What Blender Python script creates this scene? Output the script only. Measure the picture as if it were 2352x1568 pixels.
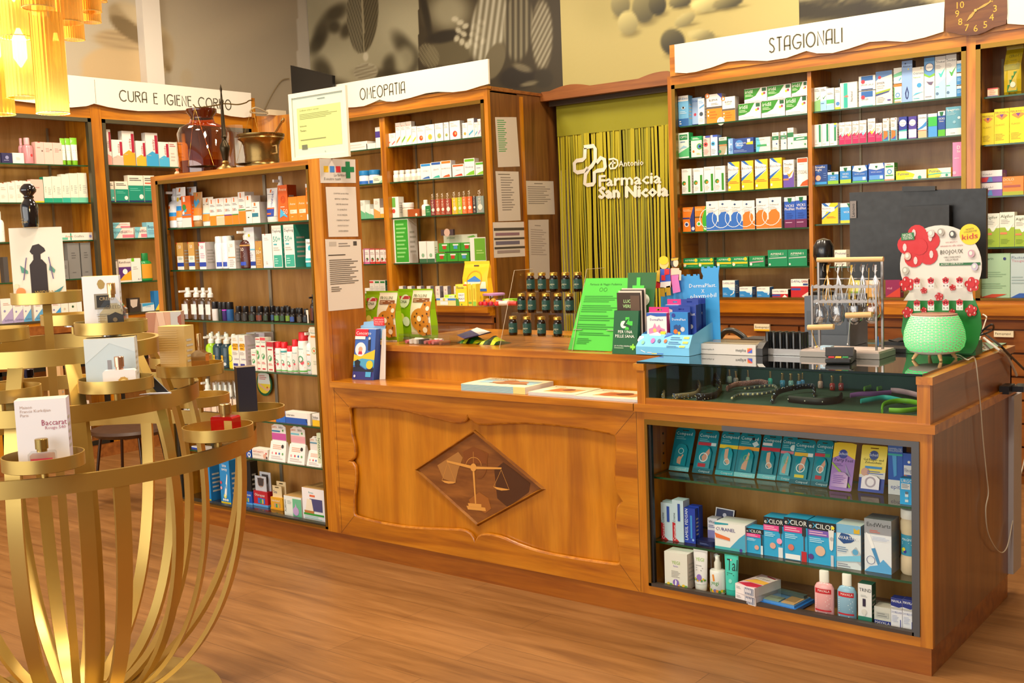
import bpy,math,random
from mathutils import Matrix,Vector
from mathutils.geometry import tessellate_polygon
random.seed(7)
for o in list(bpy.data.objects):bpy.data.objects.remove(o)
SC=bpy.context.scene;COL=SC.collection
# ---------------- camera (solved from the room's edges), sky, lights, exposure
CAMH=1.5;FPX=2526.5
def _rot(a,b,c):
 ca,sa,cb,sb,cc,sc=math.cos(a),math.sin(a),math.cos(b),math.sin(b),math.cos(c),math.sin(c)
 r=Vector((ca,sa,0));f=Vector((-sa*cb,ca*cb,-sb));u=r.cross(f)
 return cc*r+sc*u,-sc*r+cc*u,f
CR,CU,CF=_rot(math.radians(38.331),math.radians(5.3707),math.radians(-2.2266))
CO=Vector((0,0,CAMH))
cd=bpy.data.cameras.new('camera');cam=bpy.data.objects.new('camera',cd);COL.objects.link(cam)
cam.matrix_world=Matrix(((CR.x,CU.x,-CF.x,0),(CR.y,CU.y,-CF.y,0),(CR.z,CU.z,-CF.z,CAMH),(0,0,0,1)))
cd.sensor_width=36;cd.lens=FPX/2352*36;cd.clip_start=.05;SC.camera=cam
W=bpy.data.worlds.new('daylight');SC.world=W;W.use_nodes=True
bg=W.node_tree.nodes['Background'];bg.inputs[0].default_value=(.86,.93,1,1);bg.inputs[1].default_value=.7
SC.view_settings.view_transform='Standard';SC.view_settings.look='None'
SC.view_settings.exposure=-.22;SC.view_settings.gamma=1;SC.view_settings.use_curve_mapping=False
def area(name,loc,target,sx,sy,power,col):
 l=bpy.data.lights.new(name,'AREA');l.shape='RECTANGLE';l.size=sx;l.size_y=sy;l.energy=power;l.color=col
 o=bpy.data.objects.new(name,l);COL.objects.link(o);o.location=loc
 o.rotation_euler=(Vector(target)-Vector(loc)).to_track_quat('-Z','Y').to_euler();return o
area('window_daylight',(-3.6,-2.3,1.9),(-3.6,4,.9),6.5,2.6,230,(1,.95,.87))
for i,(x,y,e)in enumerate([(-6.0,3.2,85),(-4.4,2.4,85),(-2.4,2.4,85),(-3.0,5.3,80),(-1.2,5.3,80),(-5.6,4.9,80),(-.8,2.2,60)]):
 area('ceiling_lamp_light',(x,y,3.9),(x,y,0),.5,.5,e,(1,.86,.66))
# ---------------- pixel helpers: where a line of sight of the photograph meets a real plane of the room
def ray(x,y):return CR*((x-1176)/FPX)-CU*((y-784)/FPX)+CF
def atZ(x,y,z):d=ray(x,y);return CO+d*((z-CAMH)/d.z)
def atY(x,y,Y):d=ray(x,y);return CO+d*(Y/d.y)
def atX(x,y,X):d=ray(x,y);return CO+d*(X/d.x)
def proj(p):
 v=Vector(p)-CO;z=v.dot(CF);return(1176+FPX*v.dot(CR)/z,784-FPX*v.dot(CU)/z)
def zat(py,X,Y):
 k=(py-784)/FPX;a=CU+CF*k;b=X*a.x+Y*a.y
 return CAMH-b/a.z
def Xon(px,Y,z):
 k=(px-1176)/FPX;a=CR-CF*k;return-(Y*a.y+(z-CAMH)*a.z)/a.x
def Yon(px,X,z):
 k=(px-1176)/FPX;a=CR-CF*k;return-(X*a.x+(z-CAMH)*a.z)/a.y
# ---------------- materials
def lin(h):
 h=h.lstrip('#');o=[]
 for i in(0,2,4):
  c=int(h[i:i+2],16)/255;o.append(c/12.92 if c<=.04045 else((c+.055)/1.055)**2.4)
 return(*o,1)
CN=dict(w='f1eee6',k='16161a',g='a8a29a',r='cc2230',o='f0801e',y='f4cb22',b='2266b8',n='1d2c78',t='18a08c',c='3aaee0',G='3a9a2c',L='97c71e',
  p='e8489c',P='f2c0c4',v='7d52a8',B='8a4a1e',d='bf9548',m='c81f66',e='dccda6',D='0f6a40',s='9ccdea',x='b98a52',h='d8d4cc',q='c9c2e0',z='5a564f')
_M={}
def newmat(name):
 m=bpy.data.materials.new(name);m.use_nodes=True;nt=m.node_tree;return m,nt,nt.nodes['Principled BSDF']
def M(c,rough=.45,metal=0.,coat=0.,trans=0.,emit=0.):
 c=CN.get(c,c);key=(c,rough,metal,coat,trans,emit)
 if key in _M:return _M[key]
 m,nt,b=newmat('paint_'+c);col=lin(c)
 b.inputs['Base Color'].default_value=col;b.inputs['Metallic'].default_value=metal
 if coat:b.inputs['Coat Weight'].default_value=coat;b.inputs['Coat Roughness'].default_value=.1
 if trans:b.inputs['Transmission Weight'].default_value=trans
 if emit:b.inputs['Emission Color'].default_value=col;b.inputs['Emission Strength'].default_value=emit
 tc=nt.nodes.new('ShaderNodeTexCoord');n=nt.nodes.new('ShaderNodeTexNoise');n.inputs['Scale'].default_value=40
 r=nt.nodes.new('ShaderNodeMapRange');r.inputs[3].default_value=max(.02,rough*.85);r.inputs[4].default_value=min(1,rough*1.15)
 nt.links.new(tc.outputs['Object'],n.inputs['Vector']);nt.links.new(n.outputs[0],r.inputs[0]);nt.links.new(r.outputs[0],b.inputs['Roughness'])
 _M[key]=m;return m
def mix(nt,fac,a,b,blend='MIX'):
 n=nt.nodes.new('ShaderNodeMix');n.data_type='RGBA';n.blend_type=blend
 for s,v in((0,fac),(6,a),(7,b)):
  if hasattr(v,'links')or hasattr(v,'is_linked'):nt.links.new(v,n.inputs[s])
  else:n.inputs[s].default_value=v
 return n.outputs[2]
def noise(nt,vec,scale,detail=3,dist=0.):
 n=nt.nodes.new('ShaderNodeTexNoise');n.inputs['Scale'].default_value=scale;n.inputs['Detail'].default_value=detail
 n.inputs['Distortion'].default_value=dist;nt.links.new(vec,n.inputs['Vector']);return n.outputs[0]
def ramp(nt,fac,stops):
 n=nt.nodes.new('ShaderNodeValToRGB');e=n.color_ramp.elements
 while len(e)<len(stops):e.new(.5)
 for el,(p,c)in zip(e,stops):el.position=p;el.color=lin(c)if isinstance(c,str)else(c,c,c,1)
 nt.links.new(fac,n.inputs[0]);return n.outputs[0]
def mapped(nt,sc,coord='Object'):
 tc=nt.nodes.new('ShaderNodeTexCoord');mp=nt.nodes.new('ShaderNodeMapping');mp.inputs['Scale'].default_value=sc
 nt.links.new(tc.outputs[coord],mp.inputs[0]);return mp.outputs[0]
def wood(name,dark,mid,light,axis='x',rough=.28,coat=.3,stretch=14.,scale=1.6):
 m,nt,b=newmat(name)
 sc={'x':(1,stretch,stretch),'y':(stretch,1,stretch),'z':(stretch,stretch,1)}[axis]
 v=mapped(nt,sc)
 n1=noise(nt,v,scale,6,.6);n2=noise(nt,mapped(nt,(1.3,1.3,1.3)),2.2,3,.4);n3=noise(nt,v,scale*9,3)
 c1=ramp(nt,n1,[(.3,dark),(.5,mid),(.72,light)])
 c2=ramp(nt,n2,[(.3,.8),(.7,1.0)])
 c3=ramp(nt,n3,[(.3,.9),(.65,1.0)])
 nt.links.new(mix(nt,1.,mix(nt,1.,c1,c2,'MULTIPLY'),c3,'MULTIPLY'),b.inputs['Base Color'])
 b.inputs['Roughness'].default_value=rough;b.inputs['Coat Weight'].default_value=coat;b.inputs['Coat Roughness'].default_value=.12
 bp=nt.nodes.new('ShaderNodeBump');bp.inputs['Strength'].default_value=.05;nt.links.new(n3,bp.inputs['Height']);nt.links.new(bp.outputs[0],b.inputs['Normal'])
 return m
def thin_glass(name,tint=(.93,.98,.95),refl=1.0,base=.03):
 m=bpy.data.materials.new(name);m.use_nodes=True;nt=m.node_tree;nt.nodes.clear()
 o=nt.nodes.new('ShaderNodeOutputMaterial');t=nt.nodes.new('ShaderNodeBsdfTransparent');g=nt.nodes.new('ShaderNodeBsdfGlossy')
 g.inputs['Roughness'].default_value=.02;t.inputs[0].default_value=(*tint,1)
 f=nt.nodes.new('ShaderNodeFresnel');f.inputs[0].default_value=1.5
 mt=nt.nodes.new('ShaderNodeMath');mt.operation='MULTIPLY_ADD';mt.inputs[1].default_value=refl;mt.inputs[2].default_value=base-.03
 mx=nt.nodes.new('ShaderNodeMixShader');nt.links.new(f.outputs[0],mt.inputs[0]);ge=nt.nodes.new('ShaderNodeNewGeometry');bk=nt.nodes.new('ShaderNodeMath');bk.operation='SUBTRACT';bk.inputs[0].default_value=1;nt.links.new(ge.outputs['Backfacing'],bk.inputs[1]);ff=nt.nodes.new('ShaderNodeMath');ff.operation='MULTIPLY';nt.links.new(mt.outputs[0],ff.inputs[0]);nt.links.new(bk.outputs[0],ff.inputs[1]);nt.links.new(ff.outputs[0],mx.inputs[0])
 nt.links.new(t.outputs[0],mx.inputs[1]);nt.links.new(g.outputs[0],mx.inputs[2]);nt.links.new(mx.outputs[0],o.inputs[0]);return m
GLASS=thin_glass('clear_glass');SHELFG=thin_glass('shelf_glass',(.86,.95,.89),1.2)
ACRYL=thin_glass('clear_acrylic',(.95,.95,.93),1.0,.05);AMBER=thin_glass('amber_glass',(.72,.3,.04),1.3,.05)
BROWNG=thin_glass('brown_glass',(.3,.1,.03),1.3,.05);PETCL=thin_glass('clear_plastic',(.9,.9,.88),1.4,.06)
EDGEG=M('1d4a2c',.15)
WC=('9a5408','bf740e','d68e22')
WH=wood('honey_wood_along_width',*WC,'x')
WV=wood('honey_wood_upright',*WC,'z')
WD=wood('honey_wood_along_depth',*WC,'y')
WPAN=wood('honey_veneer_panel','a86008','c57a0e','d88e1e','z',.25,.4,9,1.2)
WK=wood('kickboard_wood','86440a','a05a10','b46c1a','x',.35,.2)
WB=wood('shelf_back_veneer','a8712e','bb8340','c99352','z',.4,.1,7,1.5)
WBD=wood('rear_shelf_back_veneer','9c6c3c','ad7e4c','bb8e5c','z',.4,.1,7,1.5)
WR=wood('red_brown_wood','7c441a','935522','a3642c','x',.35,.2)
WI=wood('inlay_walnut','6a3a14','8a5220','a86a2c','x',.25,.4,5,3)
WL=M('d89a48',.3,0,.3)
BRASS=M('8a6a2c',.32,.85);BRASSD=M('58513c',.4,.6);GREYMET=M('55575a',.45,.5);BLACKP=M('0e0e10',.4);CHROME=M('c8c8c8',.15,1)
def gold_mat():
 m,nt,b=newmat('brushed_gold');n=noise(nt,mapped(nt,(1,1,60)),30,2)
 b.inputs['Base Color'].default_value=lin('c9ab62');b.inputs['Metallic'].default_value=.9
 r=nt.nodes.new('ShaderNodeMapRange');r.inputs[3].default_value=.3;r.inputs[4].default_value=.42;nt.links.new(n,r.inputs[0]);nt.links.new(r.outputs[0],b.inputs['Roughness']);return m
GOLD=gold_mat()
def floor_mat():
 m,nt,b=newmat('laminate_planks');v=mapped(nt,(1,1,1))
 br=nt.nodes.new('ShaderNodeTexBrick');br.offset=.37;br.inputs['Scale'].default_value=1;br.inputs['Brick Width'].default_value=1.28
 br.inputs['Row Height'].default_value=.19;br.inputs['Mortar Size'].default_value=.0012;br.inputs['Bias'].default_value=0
 br.inputs['Color1'].default_value=(.2,.2,.2,1);br.inputs['Color2'].default_value=(.9,.9,.9,1);br.inputs['Mortar'].default_value=(0,0,0,1)
 nt.links.new(v,br.inputs['Vector'])
 g1=noise(nt,mapped(nt,(.9,9,1)),1.6,6,1.0);g2=noise(nt,mapped(nt,(3,70,1)),3,3,.3)
 c=ramp(nt,g1,[(.22,'6e4620'),(.42,'85592c'),(.6,'936536'),(.8,'a07342')])
 c=mix(nt,1.,c,ramp(nt,g2,[(.25,.8),(.6,1.)]),'MULTIPLY')
 c=mix(nt,1.,c,ramp(nt,br.outputs[0],[(0,.45),(.1,.84),(1,1.06)]),'MULTIPLY')
 nt.links.new(c,b.inputs['Base Color']);b.inputs['Roughness'].default_value=.38;return m
# ---------------- mesh builder
class MB:
 def __init__(s):s.v=[];s.f=[];s.m=[];s.sm=[];s.mats=[];s.T=None;s.ms={}
 def mi(s,mat):
  if mat.name not in s.ms:s.ms[mat.name]=len(s.mats);s.mats.append(mat)
  return s.ms[mat.name]
 def add(s,vs,fs,mat,smooth=False):
  n=len(s.v);T=s.T
  s.v+=[tuple(T@Vector(p))if T else tuple(p)for p in vs]
  k=s.mi(mat)
  for f in fs:s.f.append([i+n for i in f]);s.m.append(k);s.sm.append(smooth)
 def box(s,a,b,mat,top=None,side=None):
  x0,y0,z0=a;x1,y1,z1=b
  v=[(x0,y0,z0),(x1,y0,z0),(x1,y1,z0),(x0,y1,z0),(x0,y0,z1),(x1,y0,z1),(x1,y1,z1),(x0,y1,z1)]
  s.add(v,[(0,1,5,4)],mat);s.add(v,[(1,2,6,5),(2,3,7,6),(3,0,4,7)],side or mat);s.add(v,[(4,5,6,7),(3,2,1,0)],top or mat);return s
 def bar(s,p,q,w,t,mat,up=(0,0,1)):
  p,q=Vector(p),Vector(q);d=(q-p).normalized();u=Vector(up);u=(u-d*u.dot(d)).normalized();r=d.cross(u)
  o=[r*(w/2)+u*(t/2),-r*(w/2)+u*(t/2),-r*(w/2)-u*(t/2),r*(w/2)-u*(t/2)]
  s.add([p+x for x in o]+[q+x for x in o],[(0,1,5,4),(1,2,6,5),(2,3,7,6),(3,0,4,7),(3,2,1,0),(4,5,6,7)],mat);return s
 def tube(s,pts,r,mat,seg=8,closed=False):
  pts=[Vector(p)for p in pts];n=len(pts);vs=[];fs=[];u=None
  rr=r if isinstance(r,(list,tuple))else[r]*n
  for i,p in enumerate(pts):
   a=pts[(i-1)%n]if(closed or i)else pts[0];b=pts[(i+1)%n]if(closed or i<n-1)else pts[-1]
   d=(b-a).normalized()
   if u is None:u=d.orthogonal().normalized()
   u=(u-d*u.dot(d)).normalized();w=d.cross(u)
   for k in range(seg):
    t=2*math.pi*k/seg;vs.append(p+(u*math.cos(t)+w*math.sin(t))*rr[i])
  for i in range(n if closed else n-1):
   for k in range(seg):
    a=i*seg+k;b=i*seg+(k+1)%seg;j=(i+1)%n
    fs.append((a,b,j*seg+(k+1)%seg,j*seg+k))
  if not closed:fs+=[tuple(range(seg))[::-1],tuple(range((n-1)*seg,n*seg))]
  s.add(vs,fs,mat,True);return s
 def lathe(s,prof,mat,c=(0,0,0),seg=20,sx=1.,sy=1.,caps=True):
  vs=[];fs=[];n=len(prof)
  for r,z in prof:
   for k in range(seg):
    t=2*math.pi*k/seg;vs.append((c[0]+r*sx*math.cos(t),c[1]+r*sy*math.sin(t),c[2]+z))
  for i in range(n-1):
   for k in range(seg):
    a=i*seg+k;b=i*seg+(k+1)%seg;fs.append((a,b,b+seg,a+seg))
  if caps:fs+=[tuple(range(seg))[::-1],tuple(range((n-1)*seg,n*seg))]
  s.add(vs,fs,mat,True);return s
 def poly(s,pts,mat,holes=()):
  loops=[[Vector(p)for p in pts]]+[[Vector(p)for p in h]for h in holes]
  tri=tessellate_polygon(loops);allp=[p for l in loops for p in l]
  n=Vector((0,0,0))
  L=loops[0]
  for i in range(len(L)):n+=(L[i]-L[0]).cross(L[(i+1)%len(L)]-L[0])
  fs=[]
  for t in tri:
   a,b,c=[allp[i]for i in t]
   fs.append(tuple(t)if(b-a).cross(c-a).dot(n)>=0 else tuple(t[::-1]))
  s.add(allp,fs,mat);return s
 def prism(s,pts,d,mat,side=None,holes=()):
  d=Vector(d);P=[Vector(p)for p in pts];s.poly(P,mat,holes);s.poly([p+d for p in P][::-1],mat,[[Vector(q)+d for q in h][::-1]for h in holes])
  for L in[P]+[[Vector(q)for q in h]for h in holes]:
   n=len(L);s.add(L+[p+d for p in L],[(i,i+n,(i+1)%n+n,(i+1)%n)for i in range(n)],side or mat)
  return s
 def build(s,name,parent=None,bevel=0.,sharp=40):
  me=bpy.data.meshes.new(name);me.from_pydata(s.v,[],s.f);me.polygons.foreach_set('material_index',s.m);me.polygons.foreach_set('use_smooth',s.sm)
  for m in s.mats:me.materials.append(m)
  me.update()
  if any(s.sm):me.set_sharp_from_angle(angle=math.radians(sharp))
  o=bpy.data.objects.new(name,me);COL.objects.link(o)
  if parent:o.parent=parent
  if bevel:
   b=o.modifiers.new('bevel','BEVEL');b.width=bevel;b.segments=2;b.limit_method='ANGLE';b.angle_limit=math.radians(50)
  return o
def tag(o,label,cat,group=None):
 o['label']=label;o['category']=cat
 if group:o['group']=group
 return o
def empty(name,loc,label,cat,group=None,rz=0.):
 o=bpy.data.objects.new(name,None);COL.objects.link(o);o.location=loc;o.rotation_euler=(0,0,rz);o.empty_display_size=.05
 return tag(o,label,cat,group)
def struct(o):o['kind']='structure';return o
_T={}
def text_mesh(t):
 if t not in _T:
  c=bpy.data.curves.new('t','FONT');c.body=t;c.size=1;c.resolution_u=1 if len(t)>6 else 2
  o=bpy.data.objects.new('t',c);me=o.to_mesh()
  V=[(v.co.x,v.co.y)for v in me.vertices];Fc=[tuple(p.vertices)for p in me.polygons];o.to_mesh_clear()
  bpy.data.objects.remove(o);bpy.data.curves.remove(c)
  xs=[a for a,b in V]or[0];_T[t]=(V,Fc,min(xs),max(xs))
 return _T[t]
# ---------------- printed artwork: a tiny language drawn as thin flat shapes on a face
def plane(O,U,V,N):
 O,U,V,N=Vector(O),Vector(U),Vector(V),Vector(N)
 return lambda x,y,l:O+U*x+V*y+N*(.0004+.00022*l)
def wrap(r,ry=None,z0=0.,c=(0,0)):
 q=(ry or r)/r
 return lambda x,y,l:Vector((c[0]+(r+.0004+.0002*l)*math.sin(x/r),c[1]-(r+.0004+.0002*l)*q*math.cos(x/r),z0+y))
def art(mb,ops,F,w,h,x0=0.,cols=1):
 """F(x, y, level) places the point x, y (metres, from x0 and the face's foot) on the face; ops use 0..1"""
 lev=[0]
 def P(x,y):return F(x0+x*w,y*h,lev[0])
 for op in ops:
  a=op.split()
  if not a:continue
  lev[0]+=1;k=a[0]
  if k=='r':
   X0,Y0,X1,Y1=map(float,a[1:5]);mt=M(a[5])
   for i in range(cols):
    p,q=X0+(X1-X0)*i/cols,X0+(X1-X0)*(i+1)/cols;mb.add([P(p,Y0),P(q,Y0),P(q,Y1),P(p,Y1)],[(0,1,2,3)],mt)
  elif k=='p':
   q=[tuple(map(float,t.split(',')))for t in a[1:-1]]
   ar=sum(q[i][0]*q[(i+1)%len(q)][1]-q[(i+1)%len(q)][0]*q[i][1]for i in range(len(q)))
   mb.poly([P(*t)for t in(q if ar>0 else q[::-1])],M(a[-1]))
  elif k in('c','o'):
   cx,cy,r=map(float,a[1:4]);n=18;ry=r*w/h
   ring=lambda f:[P(cx+r*f*math.cos(6.2832*i/n),cy+ry*f*math.sin(6.2832*i/n))for i in range(n)]
   if k=='c':mb.add(ring(1),[tuple(range(n))],M(a[4]))
   else:
    A,B=ring(1),ring(1-float(a[5]));mb.add(A+B,[(i,(i+1)%n,(i+1)%n+n,i+n)for i in range(n)],M(a[4]))
  elif k=='l':
   X0,Y0,X1,Y1=map(float,a[1:5]);n=int(a[5])
   for i in range(n):
    yy=Y1-(Y1-Y0)*(i+.5)/n;t=(Y1-Y0)/n*.2;e=X1-(X1-X0)*(.04+.35*((i*7+3)%5)/5)
    mb.add([P(X0,yy-t),P(e,yy-t),P(e,yy+t),P(X0,yy+t)],[(0,1,2,3)],M(a[6]))
  elif k in('t','T','v','V'):
   x,y,hh=map(float,a[1:4]);s=' '.join(a[5:]);Vt,Ft,mn,mx=text_mesh(s);up=k in 'vV'
   L=((1-y)if k=='v' else.9)*h if up else((1-x)if k=='t' else.92)*w
   sz=hh*(w if up else h)/.72;sx=min(sz,L*.97/max(mx-mn,.01))
   if up:pts=[P(x-py*sz/w,y+(px-mn)*sx/h)for px,py in Vt]
   else:
    off=-mn*sx if k=='t' else-(mx+mn)/2*sx;pts=[P(x+(px*sx+off)/w,y+py*sz/h)for px,py in Vt]
   mb.add(pts,Ft,M(a[4]))
# ---------------- the room
YB,XL=6.95,-7.72
DX0,DX1,DZ=-4.945,-3.79,2.45
m=MB();m.box((-9,-2.6,-.1),(2,8.4,0),floor_mat());struct(m.build('floor'))
PLAST=M('d9cdb8',.8);PLW=M('e6dfd2',.8)
m=MB();m.box((XL-.15,-2.6,0),(XL,8.4,4.2),PLAST);struct(m.build('wall_left'))
m=MB();m.box((XL,YB,0),(DX0,YB+.12,4.2),PLAST);m.box((DX1,YB,0),(1.7,YB+.12,4.2),PLAST);m.box((DX0,YB,DZ),(DX1,YB+.12,4.2),PLAST);struct(m.build('wall_back'))
m=MB();m.box((1.7,-2.6,0),(1.85,8.4,4.2),M('8a7450',.8));struct(m.build('shade_wall_right'))  # unseen wall, added so that faces turned right get little light
m=MB();m.box((XL,8.3,0),(1.7,8.4,4.2),M('a59f94',.8));struct(m.build('wall_rear'))
m=MB();m.box((XL-.15,-2.6,4.2),(1.85,8.4,4.3),PLW);struct(m.build('ceiling'))
# ---------------- printed photo murals: a fine grid, each corner's colour taken from a procedural picture
def vcol_mat():
 m,nt,b=newmat('mural_print');a=nt.nodes.new('ShaderNodeVertexColor');a.layer_name='print'
 n=noise(nt,mapped(nt,(1,1,1)),350,2);g=ramp(nt,n,[(.2,.93),(.8,1.0)])
 nt.links.new(mix(nt,1.,a.outputs[0],g,'MULTIPLY'),b.inputs['Base Color']);b.inputs['Roughness'].default_value=.55;return m
VCOL=vcol_mat()
def mural(name,P00,dU,dV,thick,nu,nv,fn,label):
 """picture fn(px, py) -> sRGB 0..255, drawn where the photo shows it on the panel"""
 P00,dU,dV=Vector(P00),Vector(dU),Vector(dV);vs=[];cs=[];fs=[]
 for j in range(nv+1):
  for i in range(nu+1):
   p=P00+dU*(i/nu)+dV*(j/nv);vs.append(p);c=fn(*proj(p))
   cs+=[*lin('%02x%02x%02x'%tuple(max(0,min(255,int(t)))for t in c))]
 for j in range(nv):
  for i in range(nu):
   a=j*(nu+1)+i;fs.append((a,a+1,a+nu+2,a+nu+1))
 n=dU.cross(dV).normalized();k=len(vs)
 cor=[P00,P00+dU,P00+dU+dV,P00+dV];vs+=cor+[c-n*thick for c in cor];cs+=[.3,.28,.22,1]*8
 fs+=[(k+1,k,k+4,k+5),(k+2,k+1,k+5,k+6),(k+3,k+2,k+6,k+7),(k,k+3,k+7,k+4),(k+7,k+6,k+5,k+4)]
 me=bpy.data.meshes.new(name);me.from_pydata(vs,[],fs);at=me.color_attributes.new('print','FLOAT_COLOR','POINT');at.data.foreach_set('color',cs)
 me.materials.append(VCOL);o=bpy.data.objects.new(name,me);COL.objects.link(o);return tag(o,label,'mural')
def sst(a,b,x):t=max(0,min(1,(x-a)/(b-a)));return t*t*(3-2*t)
def blob(x,y,cx,cy,rx,ry,rot=0.,soft=.25):
 c,s=math.cos(rot),math.sin(rot);u=((x-cx)*c+(y-cy)*s)/rx;v=(-(x-cx)*s+(y-cy)*c)/ry
 return 1-sst(1-soft,1+soft,math.hypot(u,v))
def lerp(a,b,t):return tuple(p+(q-p)*t for p,q in zip(a,b))
def inpoly(x,y,P):
 r=False
 for i in range(len(P)):
  (a,b),(c,d)=P[i-1],P[i]
  if(b>y)!=(d>y)and x<(c-a)*(y-b)/(d-b)+a:r=not r
 return r
def mur_left(x,y):
 c=lerp((196,184,158),(170,158,136),sst(150,620,x));
 c=lerp(c,(186,172,146),.5*blob(x,y,560,60,150,30,-.35,.9))
 body=blob(x,y,285,150,98,48,0,.12)
 if y>100:c=lerp(c,(205,178,132),max(body,blob(x,y,275,175,88,60,0,.1)))
 c=lerp(c,(190,166,124),blob(x,y,278,92,62,24,.1,.2))
 for k in range(4):c=lerp(c,(150,128,92),.5*blob(x,y,282,80+k*10,58,2.2,.1,.6))
 c=lerp(c,(170,150,112),blob(x,y,318,62,82,34,.62,.1));c=lerp(c,(126,106,70),blob(x,y,296,68,52,18,.62,.2))
 c=lerp(c,(202,184,146),blob(x,y,330,46,70,17,.62,.3));c=lerp(c,(128,104,62),blob(x,y,384,148,8,18,-.3,.4))
 c=lerp(c,(176,156,120),.8*blob(x,y,384,115,16,40,-.1,.3));c=lerp(c,(178,162,130),.7*blob(x,y,428,178,14,20,0,.3))
 if x>683:c=(200,192,176)
 return c
def mur_bw(x,y):
 c=lerp((150,142,112),(176,168,136),.5+.5*math.sin(x*.021+1)*math.sin(y*.03))
 if x<961:
  for(a,b,rx,ry,r)in[(770,30,30,16,-.6),(738,75,16,30,.3),(728,100,14,26,.5),(768,62,14,14,0),(795,70,12,18,.4),(742,165,20,34,-.4),(760,205,40,22,0),(930,110,18,40,-.6),(895,150,16,24,.2),(946,140,16,30,0),(905,175,70,14,.1)]:
   c=lerp(c,(52,44,26),.8*blob(x,y,a,b,rx,ry,r,.6))
  c=lerp(c,(158,150,118),.8*blob(x,y,930,135,22,28,.3,.5))
  lf=blob(x,y,833,25,36,98,.04,.05)*(1 if y<122 else 0)
  t=abs(math.sin((y*.16+abs(x-834)*.5)*1.0));c=lerp(c,lerp((58,50,30),(120,110,80)if x>832 else(160,152,122),t*.7),lf)
  if abs(x-833-.04*(y-40))<2:c=lerp(c,(150,140,108),lf)
  c=lerp(c,(200,192,164),blob(x,y,840,130,6,10,0,.3));c=lerp(c,(178,170,142),blob(x,y,840,165,28,20,-.1,.1))
  if 148<y<186:c=lerp(c,(104,94,66),.6*blob(x,y,840,165,27,19,0,.1)*(.5+.5*math.sin(y*1.1+x*.1)))
 else:
  c=(58,48,28);c=lerp(c,(150,142,112),blob(x,y,1030,25,48,44,0,.6))
  c=lerp(c,(44,36,20),blob(x,y,978,30,8,60,-.2,.5));c=lerp(c,(92,82,56),blob(x,y,1035,118,58,34,-.15,.15));c=lerp(c,(40,32,18),blob(x,y,1020,84,40,14,-.2,.3))
  c=lerp(c,(128,118,88),blob(x,y,985,128,22,30,-.5,.1)*(.6+.4*math.sin(x*.8-y*.5)))
  for k in range(16):
   a,b=1045+((k*37)%70),44+((k*53)%62);c=lerp(c,(196,188,160),.9*blob(x,y,a,b,8,6,k,.4))
  fl=blob(x,y,1125,40,34+max(0,y)*.12,110,.15,.12);c=lerp(c,lerp((120,112,86),(206,200,176),.5+.5*math.sin(x*.45+y*.06)),.85*fl)
  fl=blob(x,y,1190,60,34,80,.05,.12);c=lerp(c,lerp((58,50,32),(150,142,114),.5+.5*math.sin(x*.5)),.85*fl)
  c=lerp(c,lerp((110,100,76),(190,184,158),.5+.5*math.sin(x*.6+y*.3)),.8*blob(x,y,1245,80,24,80,0,.15))
  c=lerp(c,(104,94,68),blob(x,y,1136,140,22,44,.35,.1));c=lerp(c,(34,26,14),blob(x,y,1190,178,44,26,-.1,.2));c=lerp(c,(48,40,24),blob(x,y,1248,180,22,22,.4,.2))
  c=lerp(c,(150,140,110),.7*blob(x,y,1215,192,20,5,-.2,.4));c=lerp(c,(160,150,120),.6*blob(x,y,1200,156,22,8,.3,.4))
 return c
def mur_pill(x,y):
 c=lerp((196,182,116),(176,162,98),sst(0,220,y)*.6+.4*sst(1260,1500,x)-.4*sst(1600,1850,x))
 c=lerp(c,(172,160,96),.5*blob(x,y,1385,30,45,40,0,.9))
 for(a,b,rx,ry,r,lt)in[(1425,10,22,28,0,130),(1478,18,26,34,0,108),(1442,52,23,27,0,168),(1510,10,20,25,0,70),(1562,4,26,14,-.2,96),(1620,12,34,16,0,182),(1672,6,36,14,-.25,100),(1573,45,26,14,-.55,150),(1545,96,28,30,0,60),(1610,80,32,13,.1,150)]:
  f=blob(x,y,a,b,rx,ry,r,.14);sh=max(-1,min(1,((a-x)*.6+(b-y))/ry));L=lt+34*sh
  c=lerp(c,(84,74,36),.55*blob(x,y,a+rx*.35,b+ry*.9,rx*.8,ry*.3,-.2,.8));c=lerp(c,(L*1.06,L,L*.66),f)
 return c
def mur_tree(x,y):
 c=(176,166,118)if y<20 else(72,64,36)
 h=24+6*math.sin(x*.05)+.0*y;c=lerp((178,168,122),(44,38,20),sst(h-26,h-8,y));c=lerp(c,(112,102,62),sst(38,50,y+x*.02-38))
 for(a,b,rx,ry)in[(1960,8,70,24),(2075,4,40,26),(1990,24,20,12),(1900,-4,30,14)]:c=lerp(c,(40,34,18),blob(x,y,a,b,rx,ry,0,.5)*(.65+.35*math.sin(x*.9)*math.sin(y*1.1)))
 for k in(1975,1990,2075):c=lerp(c,(38,30,16),blob(x,y,k,25,3,18,0,.4))
 return c
mural('wall_mural_jar',(XL+.012,2.4,2.0),(0,4.55,0),(0,0,2.1),.01,210,110,mur_left,'beige photo mural of an open cream jar on the left wall')
mural('wall_mural_herbs',(XL+.02,YB-.012,2.0),(DX0+.06-XL-.02,0,0),(0,0,2.0),.01,230,160,mur_bw,'sepia photo mural with hanging leaf, mortar, flasks and herbs')
xg=Xon(1838,YB-.012,2.9)
mural('wall_mural_pills',(DX0+.06,YB-.03,2.3),(xg-DX0-.06,0,0),(0,0,1.7),.025,180,110,mur_pill,'olive green photo mural with round and capsule pills')
mural('wall_mural_trees',(xg+.002,YB-.03,2.3),(1.69-xg,0,0),(0,0,1.7),.025,130,80,mur_tree,'dark photo mural of trees and field behind the clock')
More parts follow.
